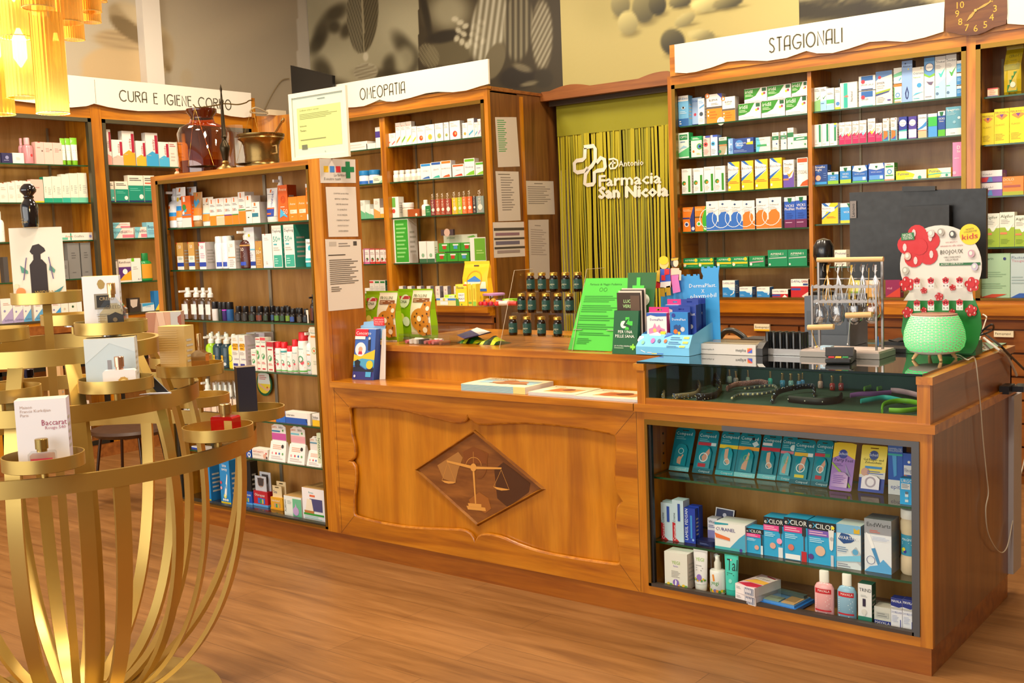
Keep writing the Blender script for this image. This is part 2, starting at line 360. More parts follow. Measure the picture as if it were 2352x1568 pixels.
# white upright strip in front of the left mural
m=MB();ya,yb=Yon(337,XL+.1,2.9),Yon(378,XL+.1,2.9);m.box((XL+.013,ya,2.66),(XL+.1,yb,4.2),PLW);struct(m.build('trim_1',bevel=.004))
# ---------------- doorway with the strip curtain
m=MB();zh0,zh1=zat(233,DX0,6.72),zat(208,DX0,6.72)
HX0,HX1=-4.955,-3.79
m.box((HX0,6.72,zh0),(HX1,6.78,zh0+.035),WR);m.box((HX0,6.735,zh0+.035),(HX1,6.79,zh1-.01),WR)
pts=[(HX0+(HX1-HX0)*t,6.74,zh1-.012+.03*max(0,math.sin(t*9.5-.5))*(1 if t<.95 else.3))for t in[i/40 for i in range(41)]]
m.prism([(HX0,6.735,zh1-.05),(HX1,6.735,zh1-.05)]+pts[::-1],(0,.05,0),WR);m.box((HX0,6.79,zh0+.03),(HX1,YB,zh0+.06),WR)
m.box((HX0+.02,6.80,zh0-.035),(HX1,6.83,zh0+.03),M('3a2a14',.5));o=m.build('door_header',bevel=.004);tag(o,'red brown wooden header with wavy top over the curtained doorway','header')
YC=6.86;CX0,CX1=Xon(1281,YC,2.2),HX1+.02;ZC=zh0+.01
cur=empty('strip_curtain',((CX0+CX1)/2,YC,0),'lime green strip curtain printed with white cross and pharmacy name in doorway','curtain')
def kid(mb,name,parent,**k):
 o=mb.build(name,parent,**k);o.matrix_parent_inverse=Matrix.Translation(-Vector(parent.location))if parent.rotation_euler.z==0 else(Matrix.Translation(parent.location)@parent.rotation_euler.to_matrix().to_4x4()).inverted();return o
LIME=M('b3a512',.7);LIMED=M('8f8a10',.7)
m=MB();zb=zat(295,(CX0+CX1)/2,YC)-.01;m.box((CX0,YC-.004,zb),(CX1,YC+.004,ZC),LIMED);kid(m,'header_band',cur)
strips=[];x=CX0;i=0
rs=random.Random(3)
m=MB()
while x<CX1-.004:
 w=.013+.012*rs.random();g=rs.random()*.006;sw=(rs.random()-.5)*.012;t=(x-CX0)/(CX1-CX0)
 if rs.random()<.22:g+=.014*rs.random()
 n=8;dy=(rs.random()-.5)*.012;yv=YC+dy
 vs=[];fs=[]
 for k in range(n+1):
  z=zb+.004-(zb+.004-.03)*k/n;sh=sw*(k/n)**1.3+.004*math.sin(k*1.3+i);nar=1-.25*min(1,k/3)
  vs+=[(x+sh,yv-.001,z),(x+sh+w*nar,yv+.003*math.sin(i*2),z)]
 for k in range(n):a=2*k;fs+=[(a,a+2,a+3,a+1)]
 mat=LIME if rs.random()<.8 else LIMED
 m.add(vs,fs,mat);m.add([Vector(p)+Vector((0,.0012,0))for p in vs],[f[::-1]for f in fs],mat)
 strips.append((x,x+w));x+=w+g;i+=1
o=kid(m,'strips',cur);o['kind']='stuff'
# the white print sits on the strips: broken where there is a gap
m=MB();WHT=M('e8e2d0',.7)
def cp(px,py):p=atY(px,py,YC-.012);return p
def ribbon(mb,pts,w,mat,closed=False,z=(0,-1,0),depth=0.):
 N=Vector(z);P=[Vector(p)for p in pts];n=len(P);vs=[];fs=[]
 for i in range(n):
  a=P[(i-1)%n]if closed or i else P[0];b=P[(i+1)%n]if closed or i<n-1 else P[-1]
  d=(b-a).normalized();s=N.cross(d).normalized();vs+=[P[i]+s*w/2,P[i]-s*w/2]
 for i in range(n if closed else n-1):
  j=(i+1)%n;fs.append((2*i,2*i+1,2*j+1,2*j))
 mb.add(vs,fs,mat)
c=[(1341,338),(1363,335),(1367,342),(1367,368),(1360,380),(1352,388),(1345,400),(1343,422),(1349,425),(1362,423),(1365,418),(1365,396),(1372,392),(1386,390),(1390,383),(1388,366),(1380,362),(1370,374)]
ribbon(m,[cp(*p)for p in c],.03,WHT)
c=[(1344,340),(1343,362),(1338,367),(1324,369),(1319,375),(1320,392),(1326,396),(1342,393),(1350,385)]
ribbon(m,[cp(*p)for p in c],.03,WHT)
def ptext(mb,s,p0,p1,hpx,mat,Y,bold=0.):
 """text on the plane Y from baseline pixel p0 to p1, cap height in pixels"""
 A,B=atY(*p0,Y),atY(*p1,Y);C=atY(p0[0],p0[1]-hpx,Y);V,Fc,mn,mx=text_mesh(s);U=(B-A)/(mx-mn);Vv=(C-A)/.72
 for k in((0,0),(bold,0),(-bold,0),(0,bold),(0,-bold))if bold else((0,0),):
  mb.add([A+U*(a-mn+k[0])+Vv*(b+k[1])+Vector((0,-.0004*(k[0]+2*k[1])/max(bold,.001),0))for a,b in V],Fc,mat)
ptext(m,'Antonio',(1421,383),(1478,379),14,WHT,YC-.012,.02)
ribbon(m,[cp(*p)for p in[(1398,366),(1410,364),(1418,368),(1419,378),(1413,386),(1402,387),(1399,380),(1404,374),(1414,374)]],.013,WHT)
ribbon(m,[cp(*p)for p in[(1408,368),(1407,384)]],.012,WHT)
ptext(m,'Farmacia',(1376,428),(1518,420),26,WHT,YC-.012,.03)
ptext(m,'San Nicola',(1376,455),(1534,449),26,WHT,YC-.0125,.06)
kid(m,'printed_logo',cur)
# dim store room seen through the gaps
m=MB();m.box((-4.6,7.6,0),(-4.0,8.1,.95),M('33302c',.6));m.box((-4.3,7.55,.95),(-4.1,7.75,1.3),M('2a2a2e',.5));tag(m.build('storeroom_table'),'dark table glimpsed through the curtain strips','table')
m=MB();m.box((-5.1,7.9,0),(-4.75,8.2,2.0),M('c9c4ba',.6));tag(m.build('storeroom_cupboard',bevel=.01),'pale cupboard glimpsed through the left curtain strips','cupboard')
# ---------------- wall cabinets
YS,YO,XC=6.55,6.10,-7.30
def cabinet_back(root,Y,x0,x1,z0,z1,frames,divs,shelves,depth,yb_mat,brass,zi):
 """carcass, back, brass trims, glass shelves of a cabinet whose front is the plane Y; zi = inner bottom, top of the glazed opening"""
 b0,b1=zi;m=MB()
 xs=[x0]+[v for f in frames for v in f[:2]]+[x1]
 for a,b in zip(xs[::2],xs[1::2]):m.box((a,Y,z0),(b,Y+.03,z1),WV)
 for f in frames:m.box((f[0],Y,b1),(f[1],Y+.03,z1),WH);m.box((f[0],Y,z0),(f[1],Y+.03,b0),WH)
 m.box((x0,Y+.03,z0),(x0+.02,Y+depth,z1),WD);m.box((x1-.055,Y+.03,z0),(x1-.035,Y+depth,z1),WD);m.box((x0,Y+.03,z1-.02),(x1,Y+depth,z1),WH);m.box((x0,Y+.03,z0),(x1,Y+depth,z0+.02),WH)
 for a,b in zip([f[1]for f in frames[:-1]],[f[0]for f in frames[1:]]):m.box((a,Y+.03,z0+.02),(b,Y+depth-.02,z1-.02),WV)
 kid(m,'carcass',root,bevel=.002)
 m=MB();m.box((x0+.02,Y+depth-.02,z0+.02),(x1-.02,Y+depth,z1-.02),yb_mat);kid(m,'back_panel',root)
 for a,b in divs:m=MB();m.box((a,Y+.02,b0),(b,Y+depth-.02,b1),WV);kid(m,'divider',root,bevel=.002)
 for f in frames:
  m=MB();t=.026;a,b=f[0],f[1]
  for q in(((a,b1-t),(b,b1)),((a,b0),(b,b0+t*.5)),((a,b0),(a+t,b1)),((b-t,b0),(b,b1))):m.box((q[0][0],Y-.006,q[0][1]),(q[1][0],Y+.03,q[1][1]),brass)
  kid(m,'metal_trim',root,bevel=.002)
 for a,b,z in shelves:
  m=MB();m.box((a,Y+.045,z-.009),(b,Y+depth-.03,z),EDGEG,top=SHELFG);kid(m,'glass_shelf',root)
 return m
def zY(px,py,Y):return atY(px,py,Y).z
XS0,XS1=atY(1533,205,YS).x,-.5
fx=[atY(1542.4,196,YS).x,atY(2219.5,110,YS).x,atY(2241.5,105,YS).x]
dv=(Xon(1855,YS+.02,2.2),Xon(1864,YS+.02,2.2));d2=(fx[2],-.62)
ys=YS+.05
SZ1=[zY(p,q,ys)for p,q in((1700,276),(1700,352),(1700,437),(1700,527.5),(1700,613),(1700,682))]
SZ2=[zY(p,q,ys)for p,q in((2040,238.5),(2040,323),(2040,414.5),(1900,514),(1900,612),(1900,682))]
SZ3=[zY(p,q,ys)for p,q in((2304,219),(2304,329.5),(2304,449),(2304,567))]
ZTOP=zY(1542.4,196,YS);ZLED=SZ1[5]-.012
stag=empty('seasonal_shelf_cabinet',(-2.5,YS,0),'tall wooden wall cabinet with glass shelves under the STAGIONALI sign','cabinet')
sh=[(fx[0]+.03,dv[0],z)for z in SZ1]+[(dv[1],fx[1]-.02,z)for z in SZ2]+[(fx[2]+.03,-.64,z)for z in SZ3+[SZ1[5]]]
cabinet_back(stag,YS,XS0,XS1,ZLED-.02,ZTOP+.06,[(fx[0],fx[1]),d2],[dv],sh,.36,WBD,BRASS,(ZLED,ZTOP))
m=MB()
cz=ZTOP+.06;m.box((XS0+.03,YS-.012,cz-.004),(XS1,YS+.05,cz+.2),WH);m.box((XS0+.03,YS+.05,cz-.004),(XS1,YS+.36,cz+.02),WH);kid(m,'crown',stag,bevel=.01)
m=MB()
for xs in(fx[0]+.05,dv[1]+.05,fx[2]+.05):
 for k in(0,.13):m=MB();m.box((xs+k,YS+.332,ZLED+.05),(xs+k+.014,YS+.342,ZTOP-.05),M('8a7a60',.4,.5));kid(m,'shelf_standard',stag)
def drawer_base(root,x0,x1,Y,cols,ztop,rows,dp=.36):
 m=MB();m.box((x0,Y+.02,.06),(x1,Y+dp,ztop-.1),WR);m.box((x0,Y-.05,ztop-.062),(x1,Y+dp,ztop),WH);m.box((x0,Y-.025,ztop-.085),(x1,Y+dp,ztop-.062),WH);m.box((x0,Y,ztop-.14),(x1,Y+dp,ztop-.085),WR);m.box((x0,Y+.04,0),(x1,Y+dp,.06),WK)
 kid(m,'base_carcass',root,bevel=.004);zt=ztop-.15;h=(zt-.08)/rows
 for a,b in cols:
  for r in range(rows):
   m=MB();m.box((a+.008,Y-.004,zt-h*(r+1)+.012),(b-.008,Y+.02,zt-h*r),WR);kid(m,'drawer',root,bevel=.005)
gx=[Xon(1675,YS,.9),Xon(1836,YS,.9)];gw=gx[1]-gx[0]
cols=[(gx[0]+gw*k,gx[0]+gw*(k+1))for k in range(-1,4)];cols[0]=(XS0,gx[0])
sb=empty('drawer_cabinet',(-2.5,YS,0),'long low wooden drawer cabinet below the STAGIONALI shelves','drawers')
drawer_base(sb,XS0,XS1,YS,cols[:-1]+[(cols[-1][0],XS1)],ZLED-.02,6)
# homeopathy cabinet
XO1=atY(1119,214,YO).x;XO0=-7.0
yo=YO+.05
OZ2=[zY(p,q,yo)for p,q in((1000,325),(1000,410),(1000,494.5),(1000,602.5),(1000,685.5))]
OZ1=[zY(p,q,yo)for p,q in((840,343),(850,422),(855,501.5),(830,606.6),(850,686.5))]
of=(-7.0+.05,Xon(1107,YO,2.2)+.03);od=(Xon(876,YO+.02,2.1),Xon(888,YO+.02,2.1));OTOP=zY(1104,229,YO);OLED=OZ2[4]-.012
ome=empty('homeopathy_shelf_cabinet',(-6,YO,0),'wooden wall cabinet with glass shelves under the OMEOPATIA sign','cabinet')
m=cabinet_back(ome,YO,XO0,XO1,OLED-.02,OTOP+.07,[of],[od],[(of[0]+.02,od[0],z)for z in OZ1]+[(od[1],of[1]-.02,z)for z in OZ2],.34,WB,BRASS,(OLED,OTOP))
m=MB();hz=zat(197,XO1,YO);m.box((XO0,YO-.01,OTOP+.07),(XO1+.01,YO+.04,hz),WH);m.box((XO0,YO+.04,OTOP+.07),(XO1,YO+.3,OTOP+.09),WH)
m.box((XO1-.02,YO+.04,OTOP+.062),(XO1+.01,YB-.01,hz-.005),WR);kid(m,'crown',ome,bevel=.008)
pp=MB();pp.box((XO1-.03,YO+.031,.0),(XO1,YB-.01,OTOP+.06),wood('side_panel_wood_shaded','5e3616','784a20','8c5a28','z',.4,.15))  # shade of the right-facing side is put into this darker wood colour
ysd=atX(1193,250,XO1).y;pp.box((XO1-.002,ysd,.05),(XO1+.014,ysd+.028,zat(222,XO1,ysd)),WV);o=pp.build('partition_panel');tag(o,'shaded brown wooden side panel with taped papers left of the curtain','panel')
m=MB()
for xs in(od[1]+.03,od[1]+.2):m=MB();m.box((xs,YO+.312,OLED+.05),(xs+.014,YO+.322,OTOP-.05),M('8a7a60',.4,.5));kid(m,'shelf_standard',ome)
ob=empty('drawer_cabinet',(-6,YO,0),'low wooden cabinet below the OMEOPATIA shelves behind the counter','drawers');drawer_base(ob,XO0,XO1-.035,YO,[(-7,-6.3),(-6.3,-5.6),(-5.6,XO1-.035)],OLED-.02,5)
# body-care cabinet on the left wall (front faces +X)
def zX(px,py,X):return atX(px,py,X).z
xc=XC-.05
AZ=[zX(p,q,xc)for p,q in((100,376.7),(160,464.8),(180,551.5),(190,639),(100,735.5))]
BZ=[zX(p,q,xc)for p,q in((300,380),(300,463.8),(305,546.5),(320,646),(300,717.6))]
CTOP=zX(232,273,XC);CLED=AZ[4]-.012
yA=(2.6,Yon(212,XC,2.3));yB=(Yon(237,XC,2.3),atX(577,300,XC).y)
cura=empty('body_care_shelf_cabinet',(XC,4.2,0),'tall wooden cabinet with glass shelves on the left wall under its white sign','cabinet')
def cab_left():
 m=MB();y0,y1=2.5,yB[1]+.05;D=-.36;z0,z1=CLED-.02,CTOP+.09
 for a,b in((y0,yA[0]),(yA[1],yB[0]),(yB[1],y1)):m.box((XC-.03,a,z0),(XC,b,z1),WV)
 for a,b in(yA,yB):m.box((XC-.03,a,CTOP),(XC,b,z1),WD);m.box((XC-.03,a,z0),(XC,b,CLED),WD)
 m.box((XC+D,y0,z1-.02),(XC-.03,y1,z1),WD);m.box((XC+D,y0,z0),(XC-.03,y1,z0+.02),WD);m.box((XC+D,y1-.02,z0),(XC-.03,y1,z1),WV);m.box((XC+D+.02,yA[1],z0),(XC-.03,yB[0],z1-.02),WV)
 kid(m,'carcass',cura,bevel=.002)
 m=MB();m.box((XC+D,y0,z0+.02),(XC+D+.02,y1-.02,z1-.02),WB);kid(m,'back_panel',cura)
 for a,b in(yA,yB):
  m=MB();t=.028
  for q in(((a,CTOP-t),(b,CTOP)),((a,CLED),(b,CLED+t*.5)),((a,CLED),(a+t,CTOP)),((b-t,CLED),(b,CTOP))):m.box((XC-.03,q[0][0],q[0][1]),(XC+.006,q[1][0],q[1][1]),BRASSD)
  kid(m,'metal_trim',cura,bevel=.002)
 for(a,b),zs in((yA,AZ),(yB,BZ)):
  for z in zs:m=MB();m.box((XC+D+.03,a+.02,z-.009),(XC-.045,b-.02,z),EDGEG,top=SHELFG);kid(m,'glass_shelf',cura)
 m=MB();m.box((XC-.05,y0,z1),(XC+.012,y1,z1+.16),WD);m.box((XC-.3,y0,z1),(XC-.05,y1,z1+.03),WD);kid(m,'crown',cura,bevel=.008)
 for y in(yA[1]-.16,yB[0]+.12):m=MB();m.box((XC+D+.028,y,CLED+.05),(XC+D+.036,y+.014,CTOP-.05),M('8a7a60',.4,.5));kid(m,'shelf_standard',cura)
cab_left()
# its base, with framed display windows
cb=empty('display_base_cabinet',(XC-.1,4.2,0),'low wooden cabinet with dark framed display windows along the left wall','cabinet')
m=MB();zt=CLED-.02;XB=-7.40
m.box((XL+.02,2.5,zt-.06),(XC+.05,6.0,zt),WR);m.box((XL+.02,2.5,zt-.1),(XC+.02,6.0,zt-.06),WR);m.box((XL+.02,2.5,.72),(XB,6.0,zt-.1),WR);m.box((XL+.02,2.5,0),(XB,6.0,.1),WR);m.box((XL+.02,2.5,.1),(XL+.06,6.0,.72),WB)
wy=[2.5,atX(175,1000,XB).y,atX(260,1000,XB).y,atX(285,1000,XB).y,5.4]
for a,b in((2.5,2.56),(3.6,3.68),(wy[2],wy[3]),(5.35,6.0)):m.box((XL+.06,a,.1),(XB,b,.72),WV)
kid(m,'base_carcass',cb,bevel=.003)
for a,b in((2.56,3.6),(3.68,wy[2]),(wy[3],5.35)):
 m=MB();t=.03
 for q in(((a,.69),(b,.72)),((a,.1),(b,.13)),((a,.1),(a+t,.72)),((b-t,.1),(b,.72))):m.box((XB-.03,q[0][0],q[0][1]),(XB+.004,q[1][0],q[1][1]),M('2c2a22',.4,.5))
 kid(m,'window_frame',cb)
# rounded corner column between the two cabinets
m=MB();A=Vector((XC,yB[1]+.05,0));Bp=Vector((XO0,YO,0));n=14;top=zat(263,-7.15,6.0);P=[]
ctr=Vector((XO0+.0,A.y,0))
for i in range(n+1):
 t=i/n*math.pi/2;P.append((XC+(XO0-XC)*(1-math.cos(t)),A.y+(YO-A.y)*math.sin(t),0))
P+=[(XO0,YB-.02,0),(XL+.02,YB-.02,0),(XL+.02,A.y,0)]
P=[(x,y,.0)for x,y,z in P];m.prism([(x,y,top)for x,y,z in P],(0,0,-top),WV);o=m.build('corner_column',sharp=30);tag(o,'rounded honey wood corner cupboard between the two shelf cabinets','cupboard')
# ---------------- sign boards with thin art-deco lettering
GLY={'C':[[(1,.85),(.8,.97),(.5,1),(.2,.88),(.03,.6),(.03,.4),(.2,.12),(.5,0),(.8,.03),(1,.15)]],'U':[[(0,1),(0,.25),(.12,.07),(.4,0),(.68,.07),(.8,.25),(.8,1)]],
'R':[[(0,0),(0,1),(.4,1),(.62,.93),(.68,.8),(.62,.66),(.4,.6),(0,.6)],[(.3,.6),(.72,0)]],'A':[[(0,0),(0,.75),(.1,.93),(.32,1),(.64,1),(.64,0)],[(0,.32),(.64,.32)]],
'E':[[(.55,1),(0,1),(0,0),(.55,0)],[(0,.62),(.5,.62)]],'I':[[(0,1),(0,0)]],'G':[[(1,.85),(.8,.97),(.5,1),(.2,.88),(.03,.6),(.03,.4),(.2,.12),(.5,0),(.8,.05),(.98,.3),(1,.42),(.5,.42)]],
'N':[[(0,0),(0,1),(.66,0),(.66,1)]],'O':[[(.5+.5*math.cos(t*.3142),.5+.5*math.sin(t*.3142))for t in range(21)]],'P':[[(0,0),(0,1),(.4,1),(.62,.93),(.68,.8),(.62,.66),(.4,.6),(0,.6)]],
'M':[[(0,0),(.1,1),(.42,.35),(.74,1),(.84,0)]],'T':[[(0,1),(.6,1)],[(.3,1),(.3,0)]],'S':[[(.6,.88),(.42,1),(.2,1),(.06,.85),(.1,.66),(.5,.42),(.62,.22),(.5,.04),(.25,0),(.02,.12)]],'L':[[(0,1),(0,0),(.5,0)]],' ':[]}
WID=dict(C=1,U=.8,R=.7,A=.64,E=.55,I=0,G=1,N=.66,O=1,P=.68,M=.84,T=.6,S=.62,L=.5)
def deco(mb,s,A,B,h,N,mat,w=.009):
 A,B=Vector(A),Vector(B);tot=sum(WID.get(c,.55)+.3 for c in s)-.3;U=(B-A)/tot;x=0
 for c in s:
  for st in GLY[c]:ribbon(mb,[A+U*(x+a)+Vector((0,0,h*b))for a,b in st],w,mat,z=N)
  x+=WID.get(c,.55)+.3
SIGNW=M('e4dccd',.5);INK=M('4a4632',.6)
def sign(name,top,bot,plane,val,txt,tp,label):
 f=(lambda p:atY(*p,val))if plane=='Y' else(lambda p:atX(*p,val));N=(0,-1,0)if plane=='Y' else(1,0,0);d=Vector(N)*-.016
 P=[f(p)for p in top+bot];zt=max(q.z for q in P[:len(top)]);
 for q in P[:len(top)]:q.z=zt
 b=P[0];e=empty(name,b,label,'sign');m=MB();P=P[::-1]
 m.prism(P,d,SIGNW);kid(m,'board',e)
 if txt:
  m=MB();g=(lambda p:f(p)+Vector(N)*.0012);A,B,C=g(tp[0]),g(tp[1]),g(tp[2]);z=(A.z+B.z)/2;A.z=B.z=z;deco(m,txt,A,B,C.z-z,N,INK);kid(m,'lettering',e)
sign('category_sign',[(1549,103),(2170,4)],[(2166.8,72.7),(2124.4,86),(2079,96),(2033.6,93.9),(1997,96),(1949,112),(1912.5,121.7),(1876,122.6),(1852,117),(1840,121),(1806.5,133),(1761,140),(1706.6,138.7),(1670,142),(1634,155),(1598,165),(1576,168),(1550.4,166.8)],'Y',YS-.03,'STAGIONALI',((1767,120),(1934,98),(1767,89)),'white wavy-edged sign board reading STAGIONALI')
sign('category_sign',[(2309,-21),(2480,-50)],[(2480,40),(2400,62),(2352,57),(2313.6,54.5)],'Y',YS-.03,'',None,'white wavy sign board right of the clock, cut by the picture edge')
sign('category_sign',[(720,203),(1120.5,138)],[(1122.4,192.6),(1103,197.7),(1070,208),(1039.6,211.7),(1004,210.5),(978,214),(942.6,224.5),(904,233.4),(887,233),(872,228.5),(853,237),(835.5,243.6),(815,246),(797,247),(722,262)],'Y',YO-.03,'OMEOPATIA',((828,230),(930,213),(828,204)),'white wavy-edged sign board reading OMEOPATIA')
sign('category_sign',[(-150,142),(576.5,215.6)],[(577.8,267.9),(561,270),(530.6,266.6),(484.7,256.4),(433.7,252.6),(382.7,254.6),(318.9,255),(280.6,251),(250,246),(216.8,237.8),(199,243.6),(165.8,246.7),(142.9,246),(107,240),(33,231),(-150,210)],'X',XC+.03,'CURA E IGIENE CORPO',((275,233),(531,251),(275,207)),'white wavy-edged sign board reading CURA E IGIENE CORPO')
m=MB();p=atX(216.8,182.5,XC+.0315);m.box((XC+.03,p.y-.0015,zX(216.8,237,XC+.03)),(XC+.0312,p.y+.0015,p.z),M('8a8272'))
o=m.build('seam');s=[x for x in bpy.data.objects if x.get('label','').endswith('CORPO')][0];o.parent=s;o.matrix_parent_inverse=Matrix.Translation(-s.location)
# ---------------- the service counter: sunscreen cabinet, panelled desk, glass showcase
YF=3.593;XA,XD,XG,XR=-5.335,-3.96,-2.245,-1.122
ZL,ZG=.846,1.007
def px2(zx,zy,ox,oy,s):return(ox+zx/s,oy+zy/s)
# tall open cabinet at the counter's left end
cab=empty('display_cabinet',(XA,YF,0),'tall honey wood display cabinet with glass shelves at the left end of the counter','cabinet')
CT=1.912;YCB=YF+.252;bt=zY(716,379.6,YF)+.004;bx0,bx1=XA+.048,Xon(718,YF,1.5);bb=.105
m=MB();m.box((XA,YF,.096),(bx0,YF+.02,CT),WV);m.box((bx1,YF,.096),(XD,YF+.02,CT),WV);m.box((bx0,YF,bt),(bx1,YF+.02,CT),WH);m.box((bx0,YF,.096),(bx1,YF+.02,bb+.012),WH)
m.box((XA,YF+.02,.096),(XA+.02,YCB,CT-.02),WV);m.box((XA,YF+.02,CT-.02),(XD-.022,YCB,CT),WH);m.box((bx0,YF+.02,.096),(bx1,YCB,bb),WH);m.box((XA,YF+.006,0),(XD,YCB,.096),WK)
kid(m,'carcass',cab,bevel=.002)
m=MB();m.box((XD-.022,YF+.02,.096),(XD,YCB,CT),wood('cabinet_side_shaded','8a4e18','a5631f','b5732c','z',.3,.3));kid(m,'side_panel',cab)  # honey wood darkened: the right side's shade is mixed into its colour
m=MB();m.box((XA+.02,YCB-.014,bb),(XD-.022,YCB,CT-.02),WB);kid(m,'back_panel',cab)
m=MB();t=.02
for q in(((bx0,bt-t),(bx1,bt)),((bx0,bb),(bx1,bb+.012)),((bx0,bb),(bx0+t,bt)),((bx1-t*.7,bb),(bx1,bt))):m.box((q[0][0],YF-.004,q[0][1]),(q[1][0],YF+.02,q[1][1]),BRASS)
kid(m,'metal_trim',cab,bevel=.0015)
m=MB();m.box((bx0+t,YF+.006,bb+.012),(bx0+t+.022,YF+.02,bt-t),M('2a261c',.35));m.box((bx0+t,YF,bb+.012),(bx1-t,YF+.03,bb+.02),M('2a261c',.35));kid(m,'door_track',cab)
YP=YF+.06
FZ=[zY(p,q,YP)for p,q in((560,514),(560,616.5),(580,738.5),(620,853),(670,972.5),(660,1062.5))];FB=bb+.004
for z in FZ:m=MB();m.box((bx0+.01,YP-.012,z-.008),(bx1-.005,YCB-.016,z),EDGEG,top=SHELFG);kid(m,'glass_shelf',cab)
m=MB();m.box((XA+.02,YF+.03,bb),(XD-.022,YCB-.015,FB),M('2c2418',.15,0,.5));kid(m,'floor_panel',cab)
for xx in(Xon(458,YCB-.02,1.4),Xon(607,YCB-.02,1.7)):m=MB();m.box((xx,YCB-.022,bb),(xx+.022,YCB-.014,CT-.03),M('9a9488',.3,.7));kid(m,'shelf_standard',cab)
m=MB();m.box((XA+.02,YF+.09,bb),(XA+.026,YF+.108,CT-.03),M('9a9488',.3,.7));kid(m,'shelf_standard',cab)
# desk with the carved panel
desk=empty('counter_desk',(XD,YF,0),'honey wood counter desk with carved front panel and inlaid scales diamond','counter')
m=MB();m.box((XD,YF-.013,ZL-.028),(XG,3.85,ZL),WH);kid(m,'ledge',desk,bevel=.006)
m=MB();m.box((XD,3.79,ZG-.028),(XG-.005,4.66,ZG),WH);kid(m,'counter_top',desk,bevel=.006)
m=MB();m.box((XD,3.835,ZL),(XG,3.86,ZG-.028),WPAN);kid(m,'riser',desk)
m=MB();m.box((XD,YF+.006,0),(XG,YF+.05,.096),WK);m.box((XD,4.5,0),(XG,4.62,ZG-.03),WR);m.box((XD,3.86,0),(XD+.02,4.5,ZG-.03),WR);kid(m,'base',desk)
def fz(zx,zy):p=atY(750+zx/2.904,860+zy/2.904,YF);return(p.x,YF,p.z)
hole=[(152,225),(165,213),(300,212),(380,217),(450,225),(530,239),(600,255),(690,278),(780,300),(830,311),(870,316),(900,312),(922,300),(934,282),(940,265),(948,280),(960,295),(982,312),(1010,325),(1050,328),(1100,325),(1200,320),(1300,318),(1400,322),(1500,330),(1600,340),(1700,352),(1850,380),(1905,393),(1925,402),(1933,425),(1935,470),(1930,540),(1927,600),(1926,700),(1932,745),(1942,785),(1958,815),(1977,846),(1955,872),(1940,895),(1932,930),(1931,970),(1936,1030),(1942,1080),(1950,1150),(1957,1200),(1960,1245),(1952,1266),(1935,1272),(1850,1262),(1700,1240),(1600,1223),(1500,1205),(1420,1186),(1350,1165),(1270,1136),(1200,1105),(1150,1086),(1100,1075),(1065,1071),(1035,1073),(1012,1085),(988,1125),(975,1095),(955,1066),(930,1050),(905,1043),(870,1039),(750,1035),(600,1028),(520,1020),(450,1010),(370,996),(300,980),(230,960),(195,948),(182,936),(178,910),(180,800),(188,740),(190,700),(190,650),(185,612),(172,590),(140,578),(163,568),(180,550),(186,520),(182,470),(172,430),(163,390),(157,340),(152,280)]
hole=[fz(*p)for p in hole]
out=[(XD,YF,.096),(XG,YF,.096),(XG,YF,ZL-.028),(XD,YF,ZL-.028)]
m=MB();m.tube([Vector(p)+Vector((0,.009,0))for p in hole],.0085,WD,8,True);kid(m,'carved_bead',desk)
m=MB();m.prism(out,(0,.024,0),WH,WD,holes=[hole[::-1]]);kid(m,'carved_frame',desk,bevel=.004)
m=MB();m.box((XD+.002,YF+.022,.096),(XG-.002,YF+.036,ZL-.03),WPAN);kid(m,'inset_panel',desk)
m=MB()
for a,b in(((45,100),(150,215)),((2050,255),(1928,400)),((100,1052),(185,942)),((2085,1445),(1958,1265))):
 p,q=Vector(fz(*a)),Vector(fz(*b));m.bar(p,q,.0012,.0012,M('5a3410'),(0,1,0))
for zx in(62,2050):p,q=Vector(fz(zx,260)),Vector(fz(zx+(38 if zx<99 else 52),1040));p.x=q.x=(p.x+q.x)/2;p.z=.1;q.z=ZL-.03;m.bar(p,q,.0015,.0012,M('5a3410'),(0,1,0))
kid(m,'frame_joints',desk)
D=[Vector(fz(*p))for p in((968,372),(1443,770),(990,1018),(568,637))]
for p in D:p.y=YF+.022
ctr=sum(D,Vector())/4;m=MB()
for i in range(4):
 a,b=D[i],D[(i+1)%4];ai,bi=a+(ctr-a)*.075,b+(ctr-b)*.075;o_=Vector((0,-.012,0));mid=lambda p,q:(p+q)/2+o_
 m.add([a,b,mid(b,bi),mid(a,ai),bi,ai],[(0,1,2,3),(3,2,4,5)][::-1],WH);m.add([a,b,mid(b,bi),mid(a,ai),bi,ai],[(3,2,1,0),(5,4,2,3)],WH)
dia=kid(m,'diamond_moulding',desk)
m=MB();m.poly([p+(ctr-p)*.07+Vector((0,-.002,0))for p in(D[0],D[3],D[2],D[1])],WI)
def iz(zx,zy,k=1):p=Vector(fz(zx,zy));p.y=YF+.0195-.0004*k;return p
def ip(pts,mat,k):m.poly([iz(*p,k)for p in pts][::-1],mat)
ip([(1100,640),(1160,590),(1230,640),(1340,730),(1330,790),(1190,890),(1120,830),(1110,740)],M('4a2810',.3),1);ip([(890,520),(960,485),(1060,530),(1050,600),(900,600)],M('7c4418',.3),1);ip([(720,610),(860,520),(890,560),(860,640),(840,730),(760,700)],M('a8743a',.3),1)
ip([(930,840),(1000,790),(1060,830),(1080,900),(1040,930),(940,870)],M('9a5c22',.3),1)
ip([(915,880),(925,905),(1045,917),(1040,893)],WL,2);ip([(925,862),(930,884),(1015,894),(1015,870)],WL,3);ip([(955,640),(968,640),(980,866),(972,866)],WL,2)
ip([(782,576),(786,590),(945,632),(960,615)],WL,3);ip([(965,617),(968,636),(1148,636),(1150,625)],WL,3)
ip([(962+20*math.cos(t*.4),624+27*math.sin(t*.4))for t in range(16)],WL,4)
